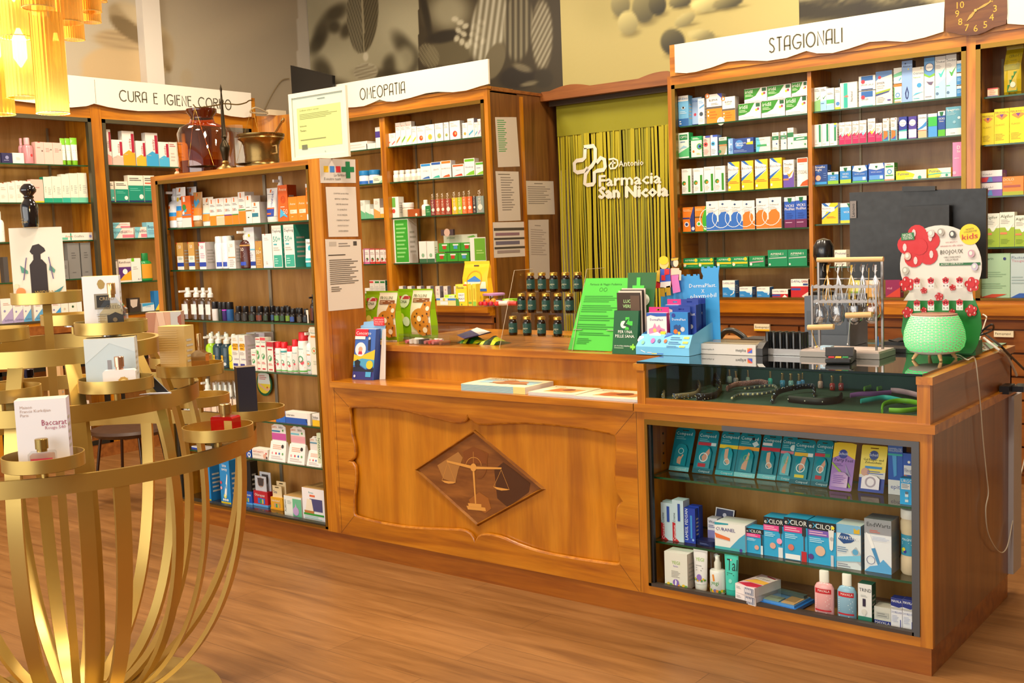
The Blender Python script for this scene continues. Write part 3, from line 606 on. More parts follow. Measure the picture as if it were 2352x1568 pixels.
ribbon(m,[iz(962+52*math.cos(t*.26),617+60*math.sin(t*.26),2)for t in range(12,25)],.0022,WL);ribbon(m,[iz(960,520,2),iz(961,600,2)],.0016,WL)
ribbon(m,[iz(1000+50*math.cos(t*.2-1.2),600+95*math.sin(t*.2-1.2),2)for t in range(0,16)],.005,M('7a4416',.3))
for(tx,ty,ax,ay,bx,by)in((790,590,752,710,840,722),(1147,640,1097,752,1200,772)):
 ribbon(m,[iz(tx,ty,2),iz(ax,ay,2)],.0014,WL);ribbon(m,[iz(tx,ty,2),iz(bx,by,2)],.0014,WL)
 w=bx-ax;ip([(ax-4,ay),(ax+w*.2,ay+w*.18),(ax+w*.5,ay+w*.26),(ax+w*.85,ay+w*.24),(bx+6,by)],WL,3)
q=m.build('inlay');q.parent=dia
# glass showcase at the right end
show=empty('glass_showcase',(XG,YF,0),'honey wood glass showcase with glazed top tray and lower shelves at counter right end','showcase')
gx0,gx1,gz0,gz1=-2.2045,-1.1625,.1305,.787;YBK=4.62
m=MB();m.box((XG,YF,.096),(gx0,YF+.02,ZL-.03),WV);m.box((gx1,YF,.096),(XR,YF+.02,ZL-.03),WV);m.box((gx0,YF,.096),(gx1,YF+.02,gz0),WH);m.box((gx0,YF,gz1),(gx1,YF+.02,ZL-.03),WH)
m.box((XG,YF+.006,0),(XR-.006,4.55,.096),WK);m.box((XG,YBK-.02,.096),(XR-.02,YBK,ZL-.03),WR);m.box((XG,YF+.02,.096),(XG+.025,YBK-.02,ZL-.03),WV)
kid(m,'carcass',show,bevel=.002)
m=MB();m.box((XR-.022,YF+.02,.096),(XR,YBK,ZL-.03),wood('showcase_side_shaded','6a3a14','84501e','99622a','z',.3,.3));kid(m,'side_panel',show)  # darker than the front wood, shade on the right end painted in
m=MB();m.box((XG-.003,YF-.013,ZL-.03),(XR+.013,YBK,ZL),WH);kid(m,'moulding',show,bevel=.007)
m=MB();t=.0195
m.box((gx0,YF-.005,gz1-t),(gx0+.33,YF+.02,gz1),BRASS);m.box((gx0,YF-.005,gz0),(gx0+t*.62,YF+.02,gz1-t),BRASS);kid(m,'brass_trim',show,bevel=.0015)
m=MB();m.box((gx0+.33,YF-.005,gz1-t),(gx1,YF+.02,gz1),GREYMET);m.box((gx1-t*1.3,YF-.005,gz0),(gx1,YF+.02,gz1-t),GREYMET);m.box((gx0,YF-.005,gz0),(gx1-t,YF+.02,gz0+.012),M('3c322a',.5));kid(m,'grey_trim',show,bevel=.0015)
m=MB();m.box((gx0+t*.62,YF+.004,gz0+.012),(gx0+t*1.15,YF+.02,gz1-t),BLACKP);kid(m,'door_track',show)
for nm,q0,q1,mt in(('back_panel',(XG+.025,YF+.33,.096),(XR-.022,YF+.345,ZL-.03),WB),('floor_panel',(XG+.025,YF+.02,.096),(XR-.022,YF+.33,gz0-.004),wood('showcase_floor','7a4a1e','8f5a28','a06a34','x')),('top_panel',(XG+.025,YF+.02,gz1+.01),(XR-.022,YF+.33,ZL-.03),WH)):m=MB();m.box(q0,q1,mt);kid(m,nm,show)

m=MB()
for z in(.36,.42,.58,.62,.66,.70):m.lathe([(.004,0),(.004,.002)],M('1a1208'),seg=8,c=(0,0,0))if False else m.box((XG+.0255,YF+.155,z),(XG+.0262,YF+.163,z+.008),M('1a1208'))
kid(m,'shelf_pin_holes',show)
YQ=YF+.067;QA,QB,QC=.5545,.298,gz0-.003
for z in(QA,QB):m=MB();m.box((gx0-.01,YQ-.02,z-.008),(gx1+.012,YF+.325,z),EDGEG,top=SHELFG);kid(m,'glass_shelf',show)
m=MB();m.box((gx0+t,YF+.008,gz0+.012),(gx1-t,YF+.011,gz1-t),thin_glass('door_glass',(.97,.99,.98),.25,.01));kid(m,'glass_door',show)
# glazed top tray
m=MB();zr=.869
m.box((XG+.01,YF,ZL),(XG+.045,YF+.03,.975),WV);m.box((XR-.048,YF,ZL),(XR-.006,YF+.03,.975),WV);m.box((XG+.045,YF+.002,ZL),(XR-.048,YF+.02,zr),WH)
m.box((XR-.024,YF+.03,ZL),(XR-.006,YBK-.02,.975),wood('tray_side_shaded','7a4418','945824','a66a30','y',.3,.3));m.box((XG+.01,YF+.03,ZL),(XG+.03,YBK-.02,.975),WD);m.box((XG+.01,YBK-.04,ZL),(XR-.006,YBK-.02,.975),WR);kid(m,'tray_frame',show,bevel=.003)  # right side of the tray takes a darker wood with its shade painted in
for a,b in((XG-.004,XG+.044),(XR-.05,XR+.003)):m=MB();m.box((a,YF-.004,.975),(b,YBK,1.001),WD);kid(m,'arm_rail',show,bevel=.005)
FELT=M('16382a',.9);
for q0,q1 in(((XG+.03,YF+.02,ZL),(XR-.024,YBK-.04,ZL+.004)),((XG+.03,YF+.62,ZL+.004),(XR-.024,YF+.63,.972)),((XG+.03,YF+.03,ZL+.004),(XG+.034,YF+.62,.968)),((XR-.028,YF+.03,ZL+.004),(XR-.024,YF+.62,.968))):m=MB();m.box(q0,q1,FELT);kid(m,'felt_lining',show)
m=MB();m.box((XG+.046,YF+.006,zr),(XR-.049,YF+.01,.999),GLASS);kid(m,'front_glass',show)
m=MB();m.box((XG+.012,YF-.002,1.002),(XR-.03,YBK,1.0095),M('0c1a14',.05),top=thin_glass('top_glass',(.8,.86,.82),2.4,.08));kid(m,'top_glass',show)
ZT=1.0100
# ---------------- goods: cartons, tubes, bottles; each one an object of its own
ORD='zeroth first second third fourth fifth sixth seventh eighth ninth tenth eleventh twelfth thirteenth fourteenth fifteenth sixteenth seventeenth eighteenth nineteenth twentieth twenty-first twenty-second twenty-third twenty-fourth twenty-fifth'.split()
_C={}
def ob(name,key,make,parent=None):
 """an object on a mesh shared by equal things"""
 if key not in _C:o=make().build(name,parent,sharp=35);_C[key]=o.data;return o
 o=bpy.data.objects.new(name,_C[key]);COL.objects.link(o);o.parent=parent;return o
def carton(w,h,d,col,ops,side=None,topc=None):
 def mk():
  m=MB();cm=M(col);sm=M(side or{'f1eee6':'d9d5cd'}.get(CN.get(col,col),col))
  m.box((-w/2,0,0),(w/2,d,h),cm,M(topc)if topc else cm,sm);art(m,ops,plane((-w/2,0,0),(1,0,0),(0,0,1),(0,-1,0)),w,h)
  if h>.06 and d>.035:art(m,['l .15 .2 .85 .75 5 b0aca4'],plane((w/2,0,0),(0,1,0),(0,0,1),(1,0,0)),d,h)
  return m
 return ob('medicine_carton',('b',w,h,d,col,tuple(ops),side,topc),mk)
def tube(w,h,d,col,ops,cap='w'):
 ch=h*.17;rb,ry=w*.42,d/2
 def mk():
  m=MB();n=20;vs=[];fs=[];K=7
  for i in range(K+1):
   t=i/K;rx=rb+(w/2-rb)*t;r2=ry*(1-t)**.8+.0012
   for k in range(n):a=6.2832*k/n;vs.append((rx*math.cos(a),d/2+r2*math.sin(a),ch+(h-ch)*t))
  for i in range(K):
   for k in range(n):a,b=i*n+k,i*n+(k+1)%n;fs.append((a,b,b+n,a+n))
  fs.append(tuple(range(K*n,(K+1)*n)));m.add(vs,fs,M(col,.35),True)
  def F(x,y,l):
   t=y/(h-ch);rx=rb+(w/2-rb)*t;r2=ry*(1-t)**.8+.0012;u=max(-.98,min(.98,x/(w/2)));return Vector((u*rx,d/2-r2*math.sqrt(1-u*u)-.0005-.0002*l,ch+y))
  art(m,ops,F,w*.96,h-ch,-w*.48,8);return m
 k=('t',w,h,d,col,tuple(ops),cap);o=ob('cream_tube',k,mk)
 def mc():m=MB();m.lathe([(rb*.88,0),(rb*.95,ch*.1),(rb*.98,ch*.95),(rb*.9,ch)],M(cap,.35),(0,d/2,0),18,1,ry/rb);return m
 ob('cap',k+('cap',),mc,o);return o
BOT={
'bot':('lotion_bottle',[(.9,0),(1,.02),(1,.62),(.8,.7),(.42,.74),(.42,.76)],[(.5,.74),(.5,.98),(.46,1)]),
'spr':('spray_bottle',[(.9,0),(1,.02),(1,.58),(.85,.65),(.45,.7),(.4,.72)],[(.52,.7),(.55,.8),(.38,.84),(.34,.98),(.28,1)]),
'aer':('spray_can',[(.92,0),(1,.015),(1,.72),(.94,.78),(.8,.8)],[(.86,.78),(.88,.8),(.84,.98),(.76,1)]),
'pil':('pill_bottle',[(.9,0),(1,.03),(1,.6),(.8,.7),(.7,.72)],[(.86,.7),(.88,.72),(.88,.97),(.8,1)]),
'dro':('dropper_bottle',[(.92,0),(1,.03),(1,.52),(.86,.6),(.5,.64),(.5,.66)],[(.66,.63),(.7,.65),(.66,.97),(.58,1)]),
'jar':('cream_jar',[(.9,0),(1,.04),(1,.58),(.9,.66),(.86,.68)],[(1,.66),(1.02,.68),(1.02,.97),(.95,1)]),
'rol':('roll_on_bottle',[(.95,0),(1,.02),(1,.6),(.9,.62)],[(.98,.62),(1,.63),(.96,.98),(.85,1)]),
'ovc':('mist_bottle',[(.92,0),(1,.02),(1,.52),(.92,.56),(.5,.58)],[(.9,.55),(.9,.97),(.8,1)]),
}
def bottle(kind,w,h,col,ops,cap='w',sx=1.):
 nm,pb,pc=BOT[kind];r=w/2;mat={'amber':AMBER,'brown':BROWNG,'clear':PETCL}.get(col)
 def mk():
  m=MB();m.lathe([(r*a,h*b)for a,b in pb],mat or M(col,.25),(0,r*sx,0),22,1,sx)
  top=next(b for a,b in reversed(pb)if a>=.99)
  if mat and col!='clear':m.lathe([(r*.9,h*.02),(r*.9,h*top*.9)],M('2a1408',.3),(0,r*sx,0),16,1,sx)
  art(m,ops,wrap(r,r*sx,h*.03,(0,r*sx)),w*1.3,h*(top-.03),-w*.65,10);return m
 k=(kind,w,h,col,tuple(ops),cap,sx);o=ob(nm,k,mk);cm={'clear':PETCL}.get(cap)or M(cap,.3)
 def mc():
  m=MB();m.lathe([(r*a,h*b)for a,b in pc],cm,(0,r*sx,0),20,1,1 if kind in('spr',)else sx)
  if kind=='spr':m.box((-r*.16,-r*.5,h*.86),(r*.16,r*sx,h*.92),cm)
  if kind=='ovc':m.lathe([(r*.42,h*.56),(r*.42,h*.74),(r*.3,h*.78),(r*.28,h*.9)],M('w',.3),(0,r*sx,0),14)
  return m
 ob('cap',k+('cap',),mc,o);return o
KCAT={'b':'carton','t':'tube','jar':'jar'}
def q3(v):return max(.004,math.floor(v*1000)/1000)
def spot(pl,v,px,z):
 return Vector((Xon(px,v,z),v,z))if pl=='Y' else Vector((v,Yon(px,v,z),z))
def row(pl,v,z,loc,group,text,dep=.06,zb=None):
 n=0;rz=0 if pl=='Y' else math.pi/2
 for line in text.strip().split('\n'):
  hd,desc,pr=[t.strip()for t in line.split('|')];a=hd.split();x0,x1,yt=map(float,a[:3]);kind=a[3]
  kw=dict(t.split('=')for t in a[4:]);d=float(kw.get('d',dep));dy=float(kw.get('dy',0));zz=z
  sgn=1 if pl=='Y' else-1;vv=v+sgn*dy
  if 'z' in kw:c=spot(pl,vv,(x0+x1)/2,z);zz=zat(float(kw['z']),c.x,c.y)+.0006
  if 'on' in kw:
   P=atZ((x0+x1)/2,float(kw['on']),z);vv=P.y if pl=='Y' else P.x
  A,B=spot(pl,vv,x0,zz),spot(pl,vv,x1,zz);c=(A+B)/2;w=q3((B-A).length);h=q3(zat(yt,c.x,c.y)-zz)
  body,*ops=[t.strip()for t in pr.split(';')]
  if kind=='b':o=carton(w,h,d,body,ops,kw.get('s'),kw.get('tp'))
  elif kind=='t':o=tube(w,h,min(d,w*.8),body,ops,kw.get('cap','w'))
  else:o=bottle(kind,w,h,body,ops,kw.get('cap','w'),float(kw.get('sx',1)))
  o.matrix_world=Matrix.Translation((c.x,c.y,zz+.0006))@Matrix.Rotation(rz+float(kw.get('r',0)),4,'Z')
  n+=1
  if desc[0]=='=':lab=desc[1:]
  else:lab=f'{desc}, {ORD[n]} from left, {loc}'
  tag(o,lab,KCAT.get(kind,'bottle'),group)
# ---------------- seasonal cabinet: every carton from the photograph
GS='cartons on the STAGIONALI shelves';yp=YS+.06
IRI='w; p 0,.28 .25,.32 .5,.48 .72,.98 0,.98 2f8a1e; t .04 .68 .24 w iridil; l .04 .45 .4 .62 2 c8e0b8; c .8 .55 .05 y; c .88 .6 .05 a04060; r .78 .74 .96 .96 1f5a2e; l .06 .05 .9 .2 2 d0ccd8'
GRB='w; l .08 .86 .7 .95 2 b8b4aa; c .22 .42 .2 2f8a2e; c .28 .4 .1 o; r .66 .06 .88 .72 2f8a1e; l .08 .08 .5 .28 4 c8c4ba'
BIS='w; p 0,1 1,1 1,.0 0,0 0,.3 .9,.62 .1,1 y; p 0,1 .28,1 .95,.72 .6,.78 b; p 0,.3 0,.42 .95,.68 .85,.64 b; p 0,.66 .5,.55 .9,.66 .9,.8 0,.92 w; t .04 .7 .09 3a3a6a Bisolvon; l .1 .24 .95 .34 2 e07030; r .05 .08 .2 .16 w'
def SAL(c):return f'w; p .2,.88 .32,.92 .44,.88 .32,.84 2a4a7a; t .08 .74 .06 5a5a6a Solmucol; l .08 .6 .8 .7 3 b0b0b8; r 0 .02 1 .3 {c}; p 0,.3 0,.5 .2,.6 .55,.63 .85,.5 .92,.3 {c}; o .2 .42 .75 e8eef4 .06'
VIC='2456b8; r 0 .0 1 .27 6a1c50; r 0 .86 1 1 w; p .3,.97 .7,.97 .66,.86 .5,.8 .34,.86 D; T .5 .68 .08 w VICKS; T .5 .57 .09 w MediNait; l .2 .3 .8 .5 3 1c46a0; l .1 .14 .9 .2 1 c8a0c0'
ASP='0f8a50; t .12 .68 .2 d8f0d8 ASPIRINE; c .84 .78 .1 y; r .0 .32 .96 .5 y; c .1 .25 .09 e8e0c8; l .3 .1 .8 .2 1 70c090'
AS2='0f8a5a; t .14 .7 .13 w ASPIRINE S; l .14 .6 .7 .66 1 a0d8b8; p .05,.46 .95,.5 .95,.58 .05,.52 a8c0b4; c .1 .12 .05 w'
row('Y',yp,SZ1[0],'top shelf, STAGIONALI first bay',GS,f'''
1559 1582 220 b | light blue eye drop carton | 6fb2dc; r 0 .82 1 1 w; T .5 .86 .1 2f86c8 iridina; r 0 0 1 .25 2f68a8; p .3,.6 .5,.66 .7,.6 .5,.55 w; c .5 .61 .1 k; l .15 .4 .85 .5 2 c8e4f4; l .1 .05 .3 .2 2 w
1590.6 1612.6 224 b dy=.05 | pale blue carton behind another | a9c6e8; t .06 .84 .1 b Inter; c .3 .4 .14 d04858; r 0 0 1 .06 n
1604 1618.5 226 b d=.04 | slim white carton with printed eye | w; l .1 .8 .9 .92 2 5a9ad0; c .5 .4 .3 3a4a5a; l .1 .08 .9 .25 3 c0bcc0; p .2,.66 1,.78 1,.7 .2,.6 5a9ad0
1623.6 1659 216 b s=c8beb4 | tall white and orange carton | w; r 0 0 1 .5 ef8a14; r 0 .5 1 .57 5a544c; o .06 .96 .14 o .4; p .7,1 1,1 1,.82 2436a0; t .18 .76 .07 3a3a3a BLEPHA; l .3 .62 .8 .7 2 9a9490; l .22 .14 .7 .44 3 d87008; c .12 .4 .05 w; c .12 .27 .05 w; c .92 .04 .24 w; t .84 .04 .1 k 1
1660 1689 222 b s=b4aca4 | shorter white and orange carton | w; r 0 0 1 .45 ef8a14; r 0 .45 1 .52 5a544c; o .06 .94 .16 o .4; t .2 .76 .07 3a3a3a BLEPHA; t .25 .68 .06 e89050 CLEAN; l .24 .12 .75 .4 3 d87008; c .12 .34 .05 w; c .12 .2 .05 w
1696.6 1748 237 b d=.08 | =green and white carton, leftmost of the bottom three on STAGIONALI top shelf | {IRI}
1749.7 1803 230 b d=.08 | =green and white carton, middle of the bottom three on STAGIONALI top shelf | {IRI}
1804.7 1854 222 b d=.08 | =green and white carton, rightmost of the bottom three on STAGIONALI top shelf | {IRI}
1710 1762 202 b z=236.5 d=.08 | =green and white carton, leftmost of the upper three on STAGIONALI top shelf | {IRI}
1763 1817 195 b z=229.6 d=.08 | =green and white carton, middle of the upper three on STAGIONALI top shelf | {IRI}
1818.7 1854 188 b z=223 d=.08 | =green and white carton, rightmost of the upper three on STAGIONALI top shelf | {IRI}''')
row('Y',yp,SZ1[1],'second shelf, STAGIONALI first bay',GS,'''
1559 1583 305 b s=1f9a50 | white green wavy carton | dfeee2; r .12 .72 .88 .93 1f8a4a; T .5 .78 .1 w OPTI; p 0,.06 0,.2 1,.42 1,.06 5ac07a; l .2 .6 .8 .68 1 5a80b0; p .1,.36 .5,.5 .9,.42 .5,.4 9ac8e0
1588 1612.6 313 b s=1f9a50 | white carton with green top and eye | f0ead8; r 0 .8 1 1 18a058; l .15 .84 .8 .94 2 w; o .78 .5 .26 5aa82a .3; c .78 .5 .18 3a7ac0; c .84 .5 .1 k; c .22 .28 .1 e07020; l .5 .1 .9 .2 2 a0c060
1616 1631.7 312 b | slim pink carton with red eye | f0c4bc; r .3 .9 1 1 4a5ab0; c .35 .58 .3 d04848; c .35 .58 .13 3a1a1a; l .1 .08 .8 .35 4 d89a90; l .1 .72 .6 .85 2 906060
1633 1648.5 310 b s=6a86c8 | slim white carton with blue eye | dfe6ec; r .3 .9 1 1 3a5ac0; c .35 .58 .3 4aa8dc; c .35 .58 .13 1a2a3a; l .1 .08 .8 .35 4 a8b0bc
1652 1670 315 b s=1a7a4a | beige carton with dark green top | a8a080; r 0 .82 1 1 e4e4d4; l .1 .86 .9 .96 1 4a6a4a; r 0 .6 1 .8 1a7040; r 0 .52 1 .58 e08040; p 1,0 1,.5 .8,.1 .6,0 w; c .1 .2 .18 2a8a50
1673 1684 318 b d=.03 | small light blue carton | 7aa8dc; r .1 .1 .4 .9 b4d0ee; c .6 .62 .18 dfeaf4; l .1 .2 .9 .4 3 4a7ab8
1684 1731 317 b | wide dark blue carton | 2a4a94; c .3 .6 .2 4a8ad0; t .12 .62 .14 w Opticrom; t .16 .48 .13 w Allergo; p .66,.56 .66,.66 .98,.76 .98,.54 y; r .7 .7 .85 .92 w; l .05 .08 .7 .25 2 8aa0d0
1736.5 1769.5 315 b | white carton with turquoise edge and green stripe | eae6d6; p 0,0 0,1 .2,1 .34,.5 .2,0 62c0d8; t .08 .8 .1 2a5a7a Bepanthen; r .08 .36 .9 .5 3aa060; c .84 .44 .09 w
1774 1788.6 304 b | slim white carton with green band | ece8dc; r 0 .58 1 .8 2a7a4a; T .5 .64 .06 w GEL; l .15 .84 .8 .95 2 a0a8a0; c .7 .36 .12 3a5a9a; l .1 .06 .9 .2 2 c8c4ba
1793.7 1807 302 b | slim white carton with grey green band | ece8dc; r 0 .58 1 .8 4a8a64; c .6 .86 .1 3a7a3a; l .2 .6 .8 .7 1 e0c0d8; c .7 .36 .12 3a6a9a
1809 1823 293.5 b s=b8b0a4 | tallest slim white carton with green band | ece8dc; r 0 .56 1 .78 2a7a4a; l .15 .82 .8 .94 2 b0b8b0; c .7 .26 .12 4aa070
1823 1854 307 b | square white carton with green stripe | ece8dc; r 0 .55 1 .78 2a8a58; p .2,.6 .8,.64 .8,.72 .2,.68 dff0e0; l .3 .84 .7 .92 1 a0a8a0; c .85 .26 .07 4aa070''')
row('Y',yp,SZ1[2],'third shelf, STAGIONALI first bay',GS,f'''
1566.8 1589 387.5 b | tall white carton with green bar | {GRB}
1593.6 1616.6 386 b | tall white carton with green bar | {GRB}
1618 1641.6 382.6 b | tall white carton with green bar | {GRB}
1642.7 1666 381 b | tall white carton with green bar | {GRB}
1672.8 1699.6 372 b s=c89a18 | tall yellow and blue carton | {BIS}
1704 1731 369 b s=c89a18 | tall yellow and blue carton | {BIS}
1735 1764 365.6 b s=c89a18 | tall yellow and blue carton | {BIS}
1769 1796.7 362.7 b s=c89a18 | tall yellow and blue carton | {BIS}
1799.6 1824 367 b | white and violet carton with gold tick | w; p 0,0 1,0 1,.6 .8,.36 .4,.3 0,.5 6a50a8; r 0 .3 .5 .46 3a4ab0; r 0 .26 .5 .32 e88a50; p .35,.52 .5,.38 .6,.38 1,.64 .58,.48 d8a030; t .1 .8 .08 k Triofan; l .1 .55 .7 .76 4 e0a890
1831 1856 362 b | white carton with orange top and curve | w; r .05 .84 .95 .98 e8521c; l .2 .76 .8 .8 1 b0aca4; T .5 .44 .13 8a8478 STODAL; p .25,.02 .5,.15 1,.24 1,.02 ea5a20; c .12 .24 .04 8ad0e8''')
row('Y',yp,SZ1[3],'fourth shelf, STAGIONALI first bay',GS,f'''
1569 1595 476 b s=223a80 | orange and navy carton | ee7e1a; p .72,0 1,0 1,1 .95,1 .62,.5 22387e; r 0 .52 .62 .58 22387e; l .05 .82 .8 .92 2 f8c890; c .34 .3 .2 e4e0dc; c .34 .3 .12 22387e; c .9 .12 .14 c8ccd8
1597 1623 474 b s=2a9a2e | orange and green carton | ee7e1a; p .72,0 1,0 1,1 .95,1 .62,.5 3aa82e; r 0 .54 .62 .6 5a4a1e; l .05 .82 .8 .92 2 f8c890; c .34 .3 .2 e4e0dc; c .34 .3 .12 3aa82e; c .9 .12 .14 c8e0c8
1623 1651 462 b | tall white carton with blue globe | {SAL('2f6cc4')}
1651.6 1680 460 b | tall white carton with blue globe | {SAL('2f6cc4')}
1680 1706.7 461 b | white carton with blue globe | {SAL('2f6cc4')}
1707 1734 460.5 b s=8a8078 | white carton with orange globe | {SAL('ee7a24')}
1737.5 1766 455 b | tall white carton with orange globe | {SAL('ee7a24')}
1766.5 1795 452.7 b s=a09488 | tall white carton with orange globe | {SAL('ee7a24')}
1802 1827.5 452.7 b | blue and plum carton with white top | {VIC}
1828 1853.6 450 b s=3a1830 | blue and plum carton with white top | {VIC}''')
row('Y',yp,SZ1[4],'fifth shelf, STAGIONALI first bay',GS,f'''
1570 1604.5 593 b | flat green carton with yellow stripe | {ASP}
1604.8 1640 592 b s=0a5a36 | flat green carton with yellow stripe | {ASP}
1646.5 1681.5 591 b | flat green carton with yellow stripe | {ASP}
1682 1718.6 589.5 b s=0a5a36 | flat green carton with yellow stripe | {ASP}
1720.8 1757 588 b s=0a5a36 | flat green carton with pink grey stripe | 0f8a50; t .22 .66 .2 d8f0d8 ASPIRINE; p .02,.34 .92,.44 .92,.58 .02,.46 b898a0; c .12 .24 .08 w; l .3 .1 .8 .2 1 70c090
1764 1809 574 b | large green carton with grey stripe | {AS2}
1810 1854 572.8 b s=0a5a36 | large green carton with grey stripe | {AS2}''')
DAF='w; r 0 0 1 .58 2a86cc; p 1,.58 .45,.58 .6,.44 1,.36 c8e0f0; t .05 .78 .12 6a6a8a DAFALGAN; l .06 .1 .4 .25 2 a8d0f0; c .9 .3 .06 e8f0f8'
row('Y',yp,SZ1[5],'lowest shelf, STAGIONALI first bay',GS,f'''
1660 1688.5 644 b s=24568e | tall white and blue carton | {DAF}; p .62,.12 .9,.26 .93,.22 .66,.08 w
1698.7 1727.8 659 b s=24568e | low white and blue carton | {DAF}
1738.5 1768 659 b s=24568e | low white and blue carton | {DAF}
1773.7 1810 664.5 b s=2a1418 | flat white and red carton | w; r 0 0 1 .4 c01c24; r 0 .1 .52 .34 3a4aa0; t .06 .66 .2 6a6a8a DAFALGAN; t .56 .66 .2 d06040 DOLO; p .65,0 .95,0 .8,.3 w
1817 1857 641 b s=2a1418 | large white and red carton | w; r 0 0 1 .6 c01c24; r .02 .38 .56 .5 3a4aa0; t .04 .82 .13 4a4a7a DAFALGAN; t .66 .82 .13 d06040 DOLO; r .7 .66 .98 .76 2a4a8a; p .62,.05 1,.3 1,0 .7,0 f0d8c8''')
TRM=lambda c:f'e6e6e0; p 0,0 1,0 1,.5 0,.3 a8cfe4; t .06 .84 .06 2a2a3a Triomer; l .06 .7 .6 .8 3 b0b0b0; p .3,.62 .5,.5 .6,.5 .98,.72 .56,.58 {c}; l .05 .26 .5 .3 1 {c}; c .2 .12 .14 5a7a9a'
TRF=lambda c:f'f0e8e0; p 0,0 1,0 1,.5 .7,.36 .4,.5 0,.4 c8205c; p .25,.48 .55,.32 1,.62 .55,.44 {c}; t .06 .82 .07 6a6a6a Triofan; l .08 .56 .7 .76 4 b8b0b0; l .1 .2 .9 .34 2 e06a90'
WGR=lambda:'ecebe4; r .62 .2 .9 .98 2a8a58; v .3 .2 .12 7a7a80 ilirine; l .1 .06 .7 .14 1 c0bcb4'
row('Y',yp,SZ2[0],'top shelf, STAGIONALI second bay',GS,f'''
1870.6 1884.5 201 b | white green carton with green tick | e6e8dc; p 0,0 1,0 1,.5 0,.42 8ac07a; p .3,.6 .5,.48 1,.66 .5,.54 3a8a4a; l .1 .82 .9 .94 2 8a8a8a
1884.7 1898.6 200 b | white blue carton with green tick | e6e8e4; p 0,0 1,0 1,.45 0,.4 9ac8e4; p .3,.6 .5,.48 1,.66 .5,.54 3a8a4a; l .1 .82 .9 .94 2 8a8a8a; r .1 .3 .6 .33 3a6a9a
1898.8 1916 202 b | white carton with green and blue waves | e4e8e2; r 0 .3 1 .48 4ab860; p 0,0 1,0 1,.3 0,.24 9ac8e4; l .1 .7 .9 .8 2 8a8a8a
1918 1931 201 b | slim white carton with blue ball | e8e6da; r 0 0 1 .1 e0d830; c .5 .26 .34 4a86c8; l .1 .76 .9 .9 2 a0a0a0
1930 1969 189 b d=.07 | square white carton with turquoise pillar | ece6d8; r .22 .02 .44 .98 2fb0a0; r .12 .02 .22 .98 a8dcd0; v .74 .25 .12 3a3a5a Narhinel; p .2,.46 .4,.52 .5,.46 .4,.42 d87868
1972.5 2010.5 209 b d=.07 | =lower of two stacked white and blue cartons, STAGIONALI second bay | e6e8e0; r .15 .6 .86 .98 2a66ac; c .26 .6 .12 c03848; t .18 .4 .12 6a7a8a EMSER; r .15 0 .86 .07 6ab0b8
1972.5 2010.5 174 b z=207.5 d=.07 | =upper of two stacked white and blue cartons, STAGIONALI second bay | ecece4; r .15 .66 .86 .98 2a66ac; c .26 .6 .12 c03848; t .14 .32 .12 6a7a8a EMSER SALZ; r .15 .02 .86 .1 2a4a7a
2012 2049 163 b d=.07 | large white carton with blue corner | ece6d8; p 0,1 1,1 1,.88 .5,.82 .2,.8 0,.72 5a86c0; c .24 .82 .1 c03848; t .08 .62 .06 3a3a6a EMSER; t .08 .54 .04 6a6a8a DOUCHE; t .08 .48 .04 6a6a8a NASALE; p 0,.38 .92,.46 .86,.4 0,.32 98b030; p 0,.32 .86,.4 .8,.36 0,.27 3a4a8a; l .08 .06 .6 .24 4 b0b0b0; r .72 .1 .92 .14 5a4a9a
2052.7 2071.4 193 b | =small green and white carton under another, STAGIONALI second bay | e8e8e0; r 0 .86 1 1 e07a2a; r 0 .84 .1 0 3a9a3a; o .5 .42 .3 5a9ad0 .4; r .1 .2 .9 .26 5ab040; r .1 .02 .9 .1 e8a080
2052.7 2071.4 156 b z=192 | =small white carton with green band atop another, STAGIONALI second bay | e2e8e2; p 0,.6 1,.75 1,.5 0,.4 6ab890; p .6,.2 .9,.4 .95,.3 .7,.14 5ab0c8
2071.6 2096 139 b s=4a4a5a | tall lilac blue carton with dark drop | 8fb2e4; p .24,.93 .34,.95 .44,.93 .34,.91 1c2c5a; t .1 .84 .05 2a2a4a Aliamare; c .62 .79 .07 e8d040; p .5,.38 .66,.22 .6,.1 .5,.06 .36,.1 .3,.22 1c2a6a; p .5,.3 .58,.2 .54,.12 .46,.1 .42,.2 8fb2e4
2095.5 2122 154 b | white carton with blue dot | e8e6dc; t .08 .78 .08 2a4a7a Otrivin; t .1 .68 .05 4aa04a Natural; c .6 .46 .2 3a9ad4; l .1 .05 .8 .1 1 3ab0d0; p 0,.15 .3,.24 1,.26 .3,.19 5ab8dc; c .75 .96 .06 e8d040
2122.8 2147 132 b | tall carton with white circle and bird | e6e6de; p 0,1 1,1 1,.6 .5,.56 0,.64 5a96cc; p 0,.64 .5,.56 1,.62 1,.56 .5,.52 0,.58 7ab83a; c .5 .77 .42 2a4a8a; c .5 .77 .36 w; T .5 .75 .05 5a7a9a Otrivin; p .2,.44 .5,.42 .9,.42 .7,.34 .45,.36 6a5a7a; l .1 .05 .9 .1 1 9a9aa8
2148 2172 129 b | tall white carton with turquoise tick | {TRM('4ac8c0')}
2172.6 2197 125 b | tall white carton with green tick | {TRM('4aa84a')}
2197.5 2209.5 197 b d=.05 | =bottom of three stacked blue and white cartons beside the brass frame | w; r 0 .02 1 .74 2f86c8; l .1 .3 .9 .6 3 a8d0ec
2197.5 2209.5 168 b z=195 d=.05 | =middle of three stacked blue and white cartons beside the brass frame | w; r 0 .02 1 .74 2f86c8; l .1 .3 .9 .6 3 a8d0ec
2197.5 2209.5 139 b z=166 d=.05 | =top of three stacked blue and white cartons beside the brass frame | w; r 0 .02 1 .74 4aa0d8; l .1 .3 .9 .6 3 a8d0ec''')
